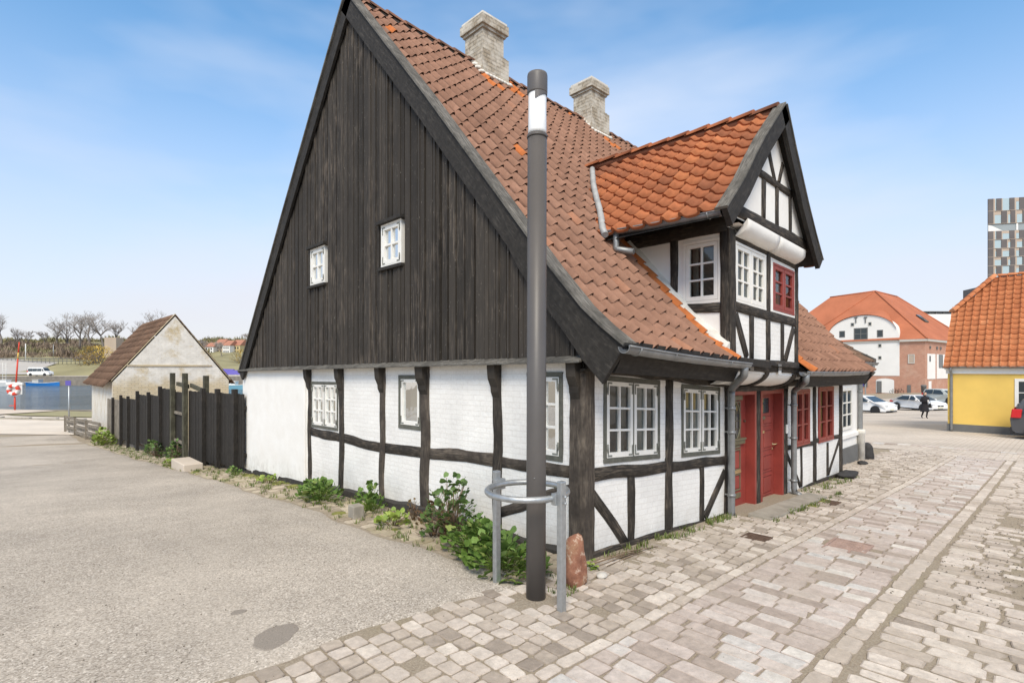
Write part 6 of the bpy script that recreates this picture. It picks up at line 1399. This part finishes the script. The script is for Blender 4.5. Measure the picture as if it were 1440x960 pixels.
for x0, x1, y0 in ((1233, 1240, 535.5), (1276, 1281, 541)): b = MB(); b.pbox(PW, wt(x0), wt(x1), bz, wy(x0, y0), .07, .12); b.obj('door', M['plinth'], WH)
for a0, a1 in ((1.2, 6.2), (7.2, 15.)): b = MB(); b.pbox(side, a0, a1, wz(533), wz(497), .02, .10); b.obj('white_bay', M['white_far'], WH)
for a0, a1, y0, y1 in ((2.2, 3.0, 500, 508), (8.4, 11., 497.5, 517), (2.6, 3.2, 486, 490), (7, 7.8, 486, 490), (9.4, 10.2, 486, 490)): win2(WH, lambda a, bb, n: side(a, bb, n + .11), a0, a1, wz(y1), wz(y0), 1, 1, 'plinth', 'glass_dark', .1, .1, .05)
b = MB(); b.pbox(side, 2, 3.6, bz, wz(536), .02, .1); b.obj('door', M['white_far'], WH)
b = MB(); PR = lambda a, c, n: R3(-.5 + a * 12.5 + n * -.5, 16 + c, cz + .1 + (hz_ - cz) * a + n); b.pbox(PR, .38, .52, 0, 2.4, .03, .25); b.obj('roof_light', M['glass_dark'], WH)
def bike(X, D, label):
    u, v = XD(X, D); E_ = empty('bicycle', (u, v, g(u, v)), label, 'bicycle', 'bicycles by the warehouse wall', FACE); b = MB()
    for x in (-.52, .52): b.tube([(x + .33 * math.cos(2 * math.pi * k / 18), 0, .34 + .33 * math.sin(2 * math.pi * k / 18)) for k in range(18)], .035, 6, closed=True)
    b.obj('wheel', M['rubber'], E_); b = MB()
    for p in ([(-.52, 0, .34), (-.15, 0, .78), (.38, 0, .82), (.0, 0, .34), (-.15, 0, .78)], [(-.52, 0, .34), (0, 0, .34)], [(.52, 0, .34), (.36, 0, .98), (.30, .22, 1.02)], [(.36, 0, .98), (.3, -.22, 1.02)], [(-.15, 0, .78), (-.2, 0, .92)]): b.tube(p, .03, 6)
    b.obj('frame', M['plastic'], E_); b = MB(); b.lathe([(0, 0), (.10, .01), (.09, .05), (0, .06)], (-.2, 0, .92), 8); b.obj('saddle', M['plastic'], E_)
bike(*plan(-wt(1267.5), -1.), 'dark bicycle leaning by the warehouse wall between the two doors'); bike(*plan(-wt(1259.5), -1.1), 'dark bicycle standing right of the white arched doorway')
u0_, v0_ = XD((1299 - 720) / 749 * 104, 104); E_ = empty('waste_bin', (u0_, v0_, g(u0_, v0_)), 'dark waste bin at the corner of the warehouse behind the person', 'bin'); b = MB(); b.lathe([(.38, 0), (.45, 1.3), (.5, 1.35), (.5, 1.45), (.3, 1.6)], (0, 0, 0), 12); b.obj('bin_body', M['plinth'], E_)
u0_, v0_ = XD((1217 - 720) / 749 * 60, 60); E_ = empty('sign_pole', (u0_, v0_, g(u0_, v0_)), 'grey pole with a small blue traffic sign in front of the warehouse', 'traffic sign', None, FACE)
b = MB(); b.tube([(0, 0, -.1), (0, 0, 5.6)], .07, 8); b.box(-.5, .5, -.05, .05, 4.9, 5.0); b.obj('pole', M['galv'], E_); b = MB(); b.lathe([(0, 0), (.32, 0), (.32, .03), (0, .03)], (-.5, -.08, 2.6), 20, axis=(0, -1, 0)); b.box(-.5, 0, -.05, .0, 2.56, 2.64); b.obj('sign_panel', M['blue_sign'], E_)

MO = empty('office_building', (0, 0, 0), 'white modern block with a dark glazed top storey behind the warehouse', 'building')
mD = 190; PM = lambda a, bb, n: (*XD(a, mD - n), bb)
mx_ = lambda p: (p - 720) / 749 * mD
b = MB(); b.pbox(PM, mx_(1296), mx_(1350), -3, wz(441.5, mD), -20, 0); b.obj('wall', M['white_far'], MO)
b = MB(); b.pbox(PM, mx_(1299), mx_(1345), wz(441.3, mD), wz(438.6, mD), -18, -.6); b.obj('top_storey', M['glass_dark'], MO)
b = MB(); b.pbox(PM, mx_(1297), mx_(1348), wz(438.4, mD), wz(437.6, mD), -19, .2)
for p in (1308, 1317, 1328): b.pbox(PM, mx_(p), mx_(p + 1.2), wz(441.3, mD), wz(438.4, mD), -.55, -.3)
b.obj('flat_roof', M['plinth'], MO)

tD = 205; TW = empty('tower_block', (0, 0, 0), 'tall tower block clad in brown and beige panels above the yellow house', 'tower')
tx0 = (1389.5 - 720) / 749 * tD; tl = 44.
ct, st_ = math.cos(.20), math.sin(.20)
PTw = lambda a, bb, n: (*XD(tx0 + a * ct - n * st_, tD - a * st_ - n * ct), bb)
ztop = wz(280, tD)
b = MB(); b.hexa([PTw(24, -3, -22), PTw(tl, -3, -22), PTw(tl, -3, -.3), PTw(0, -3, -.3), PTw(24, ztop, -22), PTw(tl, ztop, -22), PTw(tl, ztop, -.3), PTw(0, ztop, -.3)]); b.obj('core', M['panel_brown'], TW)
lv = [280, 297.5, 315.5]; lv2 = [325.5 + 12.2 * k for k in range(15)]
colw = []; a = 0
rw_ = random.Random(11)
rows_ = [(lv[0], lv[1]), (lv[1], lv[2])] + [(lv2[k], lv2[k + 1]) for k in range(14)]
cl = MB(); beige = MB(); nwin = 0
for ri, (y0, y1) in enumerate(rows_):
    z1, z0 = wz(y0, tD), wz(y1, tD); a = 0; k = 0; ph = rw_.random() < .5
    pats = [(1.5, 'b'), (.55, 'w'), (.35, 'g'), (1.45, 'b'), (.3, 'w'), (2.0, 'g'), (1.4, 'b'), (.5, 'w'), (.9, 'g')] if ri % 2 == 0 else [(1.5, 'b'), (.4, 'w'), (1.9, 'g'), (1.6, 'b'), (.35, 'w'), (.7, 'g'), (1.3, 'b'), (.5, 'w'), (1.6, 'g')]
    while a < tl - .2:
        w, m = pats[k % 9]; w = min(w * 1.15, tl - a); k += 1
        if m == 'b': cl.pbox(PTw, a, a + w, z0 + .12, z1, -.3, .12, rw_.random())
        elif m == 'w' or a > 17 or z1 < wz(412, tD): beige.pbox(PTw, a, a + w, z0 + .12, z1, -.3, .02)
        else:
            f = MB(); f.pbox(PTw, a, a + w, z0 + .12, z1, -.25, -.10); o = f.obj('window', M['glass_blue'], TW); nwin += 1
            if rw_.random() < .5: f = MB(); f.pbox(PTw, a + .05, a + w - .05, z1 - (z1 - z0) * .3, z1 - .02, -.09, -.06); f.obj('blind', M['panel_beige'], o)
        a += w
    beige.pbox(PTw, 0, tl, z0, z0 + .12, -.3, .16)
cl.obj('brown_cladding', M['panel_brown'], TW); beige.obj('beige_cladding', M['panel_beige'], TW)
b = MB(); b.pbox(PTw, .0, tl, wz(325.3, tD), wz(315.7, tD), -.3, -.20); b.obj('recessed_band', M['panel_grey'], TW)
b = MB(); b.hexa([PTw(.1, wz(325.3, tD), -.15), PTw(4.8, wz(325.3, tD), -.15), PTw(4.8, wz(325.3, tD), -.05), PTw(.1, wz(325.3, tD), -.05), PTw(.1, wz(316.5, tD), -.15), PTw(1.4, wz(318, tD), -.15), PTw(1.4, wz(318, tD), -.05), PTw(.1, wz(316.5, tD), -.05)]); b.pbox(PTw, 9.3, 9.9, wz(325.3, tD), wz(315.7, tD), -.15, .0); b.obj('white_strut', M['white_far'], TW)
b = MB(); b.pbox(PTw, -1.8, 0, -3, wz(402, tD), -12, -1.); b.obj('annex', M['panel_brown'], TW)

# ================================================================== TREES AND SCRUB ON THE FAR BANK
def bare_tree(name, label, X, D, z, h, seed, spread=.5, group='bare trees on the ridge across the harbour', dens=3):
    rr = random.Random(seed); u, v = XD(X, D); E_ = empty(name, (u, v, z), label, 'tree', group); T_, K = MB(), MB()
    def grow(p, d, ln, r, lev):
        q = [p]; cur, dd = Vector(p), Vector(d)
        for i in range(3): dd = (dd + Vector((rr.uniform(-.2, .2), rr.uniform(-.2, .2), rr.uniform(-.02, .14)))).normalized(); cur = cur + dd * ln / 3; q.append(cur.copy())
        (T_ if lev < 2 else K).tube(q, [r, r * .86, r * .72, r * .5], 5 if lev < 2 else 3, cap=False)
        if lev >= 5 : return
        for k in range((5, 3, 3, 4, 3)[lev]):
            t = rr.choice((q[1], q[2], q[3], q[3])); a = rr.uniform(0, 6.28); s = spread * rr.uniform(.7, 1.4)
            nd = (dd + Vector((math.cos(a) * s, math.sin(a) * s, rr.uniform(-.05, .34)))).normalized(); grow(t, nd, ln * rr.uniform(.62, .82), max(r * rr.uniform(.45, .6), .034), lev + 1)
    grow((0, 0, -.3), (0, 0, 1), h * .34, h * .030, 0)
    T_.obj('trunk', M['bark'], E_); K.obj('crown', M['twig'], E_); return E_
for i, (px, top, bot, D, lab) in enumerate(((2, 440, 482, 232, 'broad bare tree cut by the left edge of the photo'), (80, 449, 482, 238, 'bare tree left of the tallest tree on the ridge'), (112, 439, 486, 228, 'tallest bare tree in the middle of the ridge group'), (146, 442, 488, 230, 'bare tree right of the tallest tree on the ridge'), (226, 437, 480, 236, 'bare tree rising behind the hut roof peak'), (40, 466, 482, 240, 'small bare tree standing alone on the ridge'), (345, 466, 488, 250, 'bare tree beside the black gable edge'), (63, 462, 482, 244, 'thin bare tree just left of the ridge group'), (192, 458, 484, 243, 'thin bare tree left of the hut roof ridge'), (96, 444, 486, 241, 'slender bare tree close to the left of the tallest tree'), (126, 441, 487, 245, 'slender bare tree between the two largest ridge trees'), (163, 452, 486, 239, 'small bare tree at the right end of the ridge group'), (22, 460, 484, 239, 'small bare tree next to the tree at the left edge'), (210, 448, 482, 246, 'bare tree half hidden by the hut roof ridge'), (284, 478, 497, 212, 'small bare tree just right of the hut roof'), (312, 480, 500, 214, 'small bare tree in front of the far beige house'))):
    X = (px - 720) / 749 * D; zb = wz(bot, D); bare_tree('bare_tree', lab, X, D, zb, (wz(top, D) - zb) * 1.12, 40 + i, .95 if i in (0, 1, 2, 3, 4) else .7)
def scrub(name, px0, px1, D, y0, y1, mat, n, seed, lw=.35):
    b = MB(); rr = random.Random(seed)
    for k in range(n):
        px = rr.uniform(px0, px1); d = D + rr.uniform(-5, 5); X = (px - 720) / 749 * d; zb = wz(y1, d); h = (wz(y0, d) - zb) * rr.uniform(.35, 1.0) * (.82 + .28 * math.sin(px * .11 + seed) * math.sin(px * .031 + seed * 2)); u, v = XD(X, d); c = Vector((u, v, zb)); rn = rr.random()
        for j in range(9):
            a = rr.uniform(0, 6.28); e = c + Vector((math.cos(a) * h * .4, math.sin(a) * h * .4, h * rr.uniform(.5, 1.))); w = Vector((rr.uniform(-1, 1), rr.uniform(-1, 1), 0)).normalized() * lw; m = c.lerp(e, .55) + w * rr.uniform(-1, 1)
            b.f([c, m + w * .7, e, m - w * .7], rn)
    return tag(b.obj(name, M[mat]), 'mass of leafless brown and olive scrub on the far bank', 'scrub', None, 'stuff')
scrub('scrub_mass', -60, 288, 214, 486, 507, 'scrub', 1100, 1); scrub('scrub_mass', -60, 300, 240, 474, 490, 'scrub', 900, 2); scrub('scrub_mass', -60, 300, 232, 477, 497, 'scrub', 900, 8); scrub('scrub_mass', -60, 292, 222, 480, 500, 'scrub_green', 450, 3); scrub('scrub_mass', 280, 350, 196, 502, 517, 'scrub', 160, 4, .5); scrub('scrub_mass', -60, 345, 262, 470, 482, 'scrub_green', 700, 6); scrub('scrub_mass', -60, 288, 207, 492, 512, 'scrub', 500, 9); scrub('scrub_mass', 285, 345, 270, 486, 500, 'scrub', 60, 7)
def bush(name, label, px, D, y0, y1, w, mat, seed, n=700):
    rr = random.Random(seed); X = (px - 720) / 749 * D; zb = wz(y1, D); h = wz(y0, D) - zb; u, v = XD(X, D); E_ = empty(name, (u, v, zb), label, 'tree'); b, s = MB(), MB()
    for k in range(n):
        a = rr.uniform(0, 6.28); q = rr.random() ** .5; t = rr.random(); r_ = w / 2 * q * math.sin(math.pi * (.12 + .80 * t)) ** .6; p = Vector((r_ * math.cos(a), r_ * math.sin(a), h * t)); e = p + Vector((math.cos(a) * .5, math.sin(a) * .5, rr.uniform(-.5, .7))) * h * .16; sd__ = Vector((-math.sin(a), math.cos(a), .3)) * .13
        b.f([p - sd__, p + sd__, e], rr.random())
        if k % 14 == 0: s.tube([(0, 0, -.2), tuple(p * .5), tuple(p)], .05, 4, cap=False)
    b.obj('foliage', M[mat], E_); s.obj('branches', M['bark'], E_)
bush('willow', 'rounded yellow willow on the far bank left of the hut', 136, 172, 487, 520, 12., 'willow', 8, 1300)
bush('bush', 'pale brown bush on the far bank by the gable edge', 341, 185, 492, 516, 8, 'willow', 9, 500)
b = MB(); b.tube([(*at(-20, 170), wz(504, 170)), (*at(118, 170), wz(504, 170))], .16, 6); b.tube([(*at(-20, 170), wz(507.5, 170)), (*at(118, 170), wz(507.5, 170))], .10, 6)
for k in range(24): b.tube([(*at(-20 + k * 6, 170), wz(512, 170)), (*at(-20 + k * 6, 170), wz(503.5, 170))], .07, 5)
tag(b.obj('railing', M['plinth']), 'dark railing along the top of the concrete ramp across the water', 'railing')
def pole(px, D, y0, y1, label, r=.14, mat='sign_white'):
    c = at(px, D); b = MB(); b.tube([(0, 0, 0), (0, 0, wz(y0, D) - wz(y1, D))], r, 6); o = b.obj('pole', M[mat]); o.location = (*c, wz(y1, D)); tag(o, label, 'pole')
pole(36, 165, 483, 505, 'short white pole standing above the concrete ramp'); pole(75, 205, 484, 506, 'thin grey pole among the scrub right of the ramp', .10, 'galv')
c = at(160.5, 200); b = MB(); b.box(-2.2, 2.2, -2, 2, 0, 7.5); o = b.obj('chimney_block', M['cornice'], None, .1); o.location = (*c, wz(503, 200)); o.rotation_euler = (0, 0, FACE); tag(o, 'pale block like building showing just left of the hut roof', 'building'); o.data.materials[0] = M['panel_beige']
for i, (px, w, y0, y1, D, m, lab) in enumerate(((294, 12, 481, 498, 226, 'white_far', 'far pale house right of the hut roof'), (307, 13, 476, 498, 229, 'panel_beige', 'far beige house with the tallest red roof'), (318, 10, 478, 498, 224, 'white_far', 'far white gabled house between two beige ones'), (331, 13, 477, 499, 228, 'ochre_far', 'far yellowish house nearest the black gable'))):
    E_ = empty('far_house', (*at(px, D), wz(y1, D)), lab, 'house', None, FACE); k = D / 749; W = w * k; Hh = (y1 - y0) * k
    b = MB(); b.box(-W / 2, W / 2, 0, 9, -2, Hh * .62); b.obj('wall', M[m], E_)
    b = MB(); b.hexa([(-W / 2 - .2, -.3, Hh * .62), (W / 2 + .2, -.3, Hh * .62), (W / 2 + .2, 9.3, Hh * .62), (-W / 2 - .2, 9.3, Hh * .62), (-W / 2, 4.2, Hh), (W / 2, 4.2, Hh), (W / 2, 4.8, Hh), (-W / 2, 4.8, Hh)]); b.obj('roof', M['roof_far'], E_)
    for q in range(3):
        for r_ in range(2): b = MB(); b.box(-W * .36 + q * W * .28, -W * .36 + q * W * .28 + W * .14, -.06, .02, Hh * (.12 + .26 * r_), Hh * (.26 + .26 * r_)); b.obj('window', M['glass_dark'], E_)

# ================================================================== THE WALKING PERSON
def skin_body(name, nodes, edges, mat, parent=None, sub=2):
    me = bpy.data.meshes.new(name); me.from_pydata([n[0] for n in nodes], edges, []); o = bpy.data.objects.new(name, me); C.objects.link(o); me.materials.append(mat)
    o.modifiers.new('skin', 'SKIN'); bpy.context.view_layer.update()
    sv = me.skin_vertices
    if not sv: me.attributes; 
    for i, n in enumerate(nodes):
        r = n[1]; sv[0].data[i].radius = r if hasattr(r, '__len__') else (r, r)
        sv[0].data[i].use_root = (i == 0)
    s = o.modifiers.new('sub', 'SUBSURF'); s.levels = sub; s.render_levels = sub; o.modifiers['skin'].use_smooth_shade = True
    if parent: o.parent = parent
    return o
pD = 35.6; pu, pvv = XD((1300.5 - 720) / 749 * pD, pD)
N_ = [((0, 0, .93), (.15, .11)), ((0, 0, 1.10), (.14, .10)), ((0, .01, 1.30), (.17, .115)), ((0, 0, 1.42), (.11, .08)), ((0, 0, 1.50), (.055, .055)), ((0, .02, 1.56), (.07, .085)), ((0, .02, 1.65), (.078, .095)), ((0, .01, 1.72), (.05, .06)),
      ((-.19, 0, 1.39), (.065, .065)), ((-.27, -.03, 1.14), (.05, .05)), ((-.12, .20, 1.16), (.036, .036)), ((-.06, .25, 1.19), (.026, .032)),
      ((.19, 0, 1.39), (.065, .065)), ((.28, -.03, 1.13), (.05, .05)), ((.13, .20, 1.13), (.036, .036)), ((.06, .26, 1.17), (.026, .032)),
      ((-.09, 0, .86), (.095, .10)), ((-.095, .10, .48), (.06, .06)), ((-.095, .02, .09), (.036, .04)), ((-.10, .14, .03), (.035, .022)),
      ((.09, 0, .86), (.095, .10)), ((.095, .0, .48), (.06, .06)), ((.095, -.16, .12), (.036, .04)), ((.10, -.06, .03), (.035, .022))]
Ed = [(0, 1), (1, 2), (2, 3), (3, 4), (4, 5), (5, 6), (6, 7), (3, 8), (8, 9), (9, 10), (10, 11), (3, 12), (12, 13), (13, 14), (14, 15), (0, 16), (16, 17), (17, 18), (18, 19), (0, 20), (20, 21), (21, 22), (22, 23)]
for base, sx_ in ((11, 1), (15, -1)):
    hx, hy, hz_ = N_[base][0]
    for q in range(5):
        i = len(N_); off = (-.028 + .014 * q); ln = (.05, .07, .075, .07, .055)[q] if q else .05
        N_.append(((hx + sx_ * .02, hy + .03, hz_ + off), .009)); N_.append(((hx + sx_ * (.02 + ln * .5), hy + .045, hz_ + off), .0085)); N_.append(((hx + sx_ * (.02 + ln * .8), hy + .03, hz_ + off), .008)); Ed += [(base, i), (i, i + 1), (i + 1, i + 2)]
PE = skin_body('person', N_, Ed, M['coat'])
PE.location = (pu, pvv, g(pu, pvv)); PE.rotation_euler = (0, 0, aw - math.pi / 2)
tag(PE, 'person in a long black coat walking towards the camera holding something at the chest', 'person')
b = MB(); rows = []
for z, rx, ry in ((.46, .27, .20), (.62, .25, .185), (.85, .21, .16), (1.02, .185, .14), (1.2, .205, .145), (1.36, .20, .13), (1.44, .12, .09), (1.47, .075, .07)):
    rows.append([b.v((rx * math.cos(2 * math.pi * k / 20) * (1 + .04 * math.sin(5 * 2 * math.pi * k / 20 + z * 5)), ry * math.sin(2 * math.pi * k / 20), z)) for k in range(20)])
for A, B_ in zip(rows, rows[1:]):
    for k in range(20): b.f([A[k], A[(k + 1) % 20], B_[(k + 1) % 20], B_[k]], sm=True, idx=True)
b.obj('coat', M['coat'], PE)
b = MB(); b.lathe([(.0, -.115), (.055, -.10), (.078, -.03), (.082, .03), (.06, .09), (0, .11)], (0, .028, 1.635), 16); b.lathe([(0, 0), (.014, .005), (.006, .03), (0, .033)], (0, .105, 1.625), 8, axis=(0, 1, 0))
b.obj('face', M['skin'], PE)
b = MB(); b.lathe([(.086, -.02), (.092, .03), (.07, .09), (0, .115)], (0, .008, 1.65), 16); b.lathe([(.03, -.14), (.085, -.10), (.088, 0), (.05, .05)], (0, -.035, 1.65), 14); b.obj('hair', M['hair'], PE)
def held(name, label, cat, pts, mat, bev):
    b = MB(); b.hexa(pts); o = b.obj(name, M[mat], None, bev); o.location = PE.location; o.rotation_euler = PE.rotation_euler; return tag(o, label, cat)
held('pale_packet', 'small pale thing held in both hands at the chest of the person', 'packet', [(-.05, .27, 1.12), (.05, .27, 1.12), (.05, .31, 1.12), (-.05, .31, 1.12), (-.05, .27, 1.25), (.05, .27, 1.25), (.05, .30, 1.25), (-.05, .30, 1.25)], 'sign_white', .005)
hb = held('shoulder_bag', 'black bag hanging at the side of the walking person', 'bag', [(-.42, -.08, .72), (-.28, -.10, .72), (-.28, .12, .72), (-.42, .10, .72), (-.38, -.06, 1.0), (-.29, -.08, 1.0), (-.29, .10, 1.0), (-.38, .08, 1.0)], 'plastic', .03)
b = MB(); b.tube([(-.33, -.06, .98), (-.22, -.04, 1.40), (-.20, .02, 1.44), (-.23, .07, 1.38), (-.33, .08, .98)], .012, 6); b.obj('strap', M['plastic'], hb)
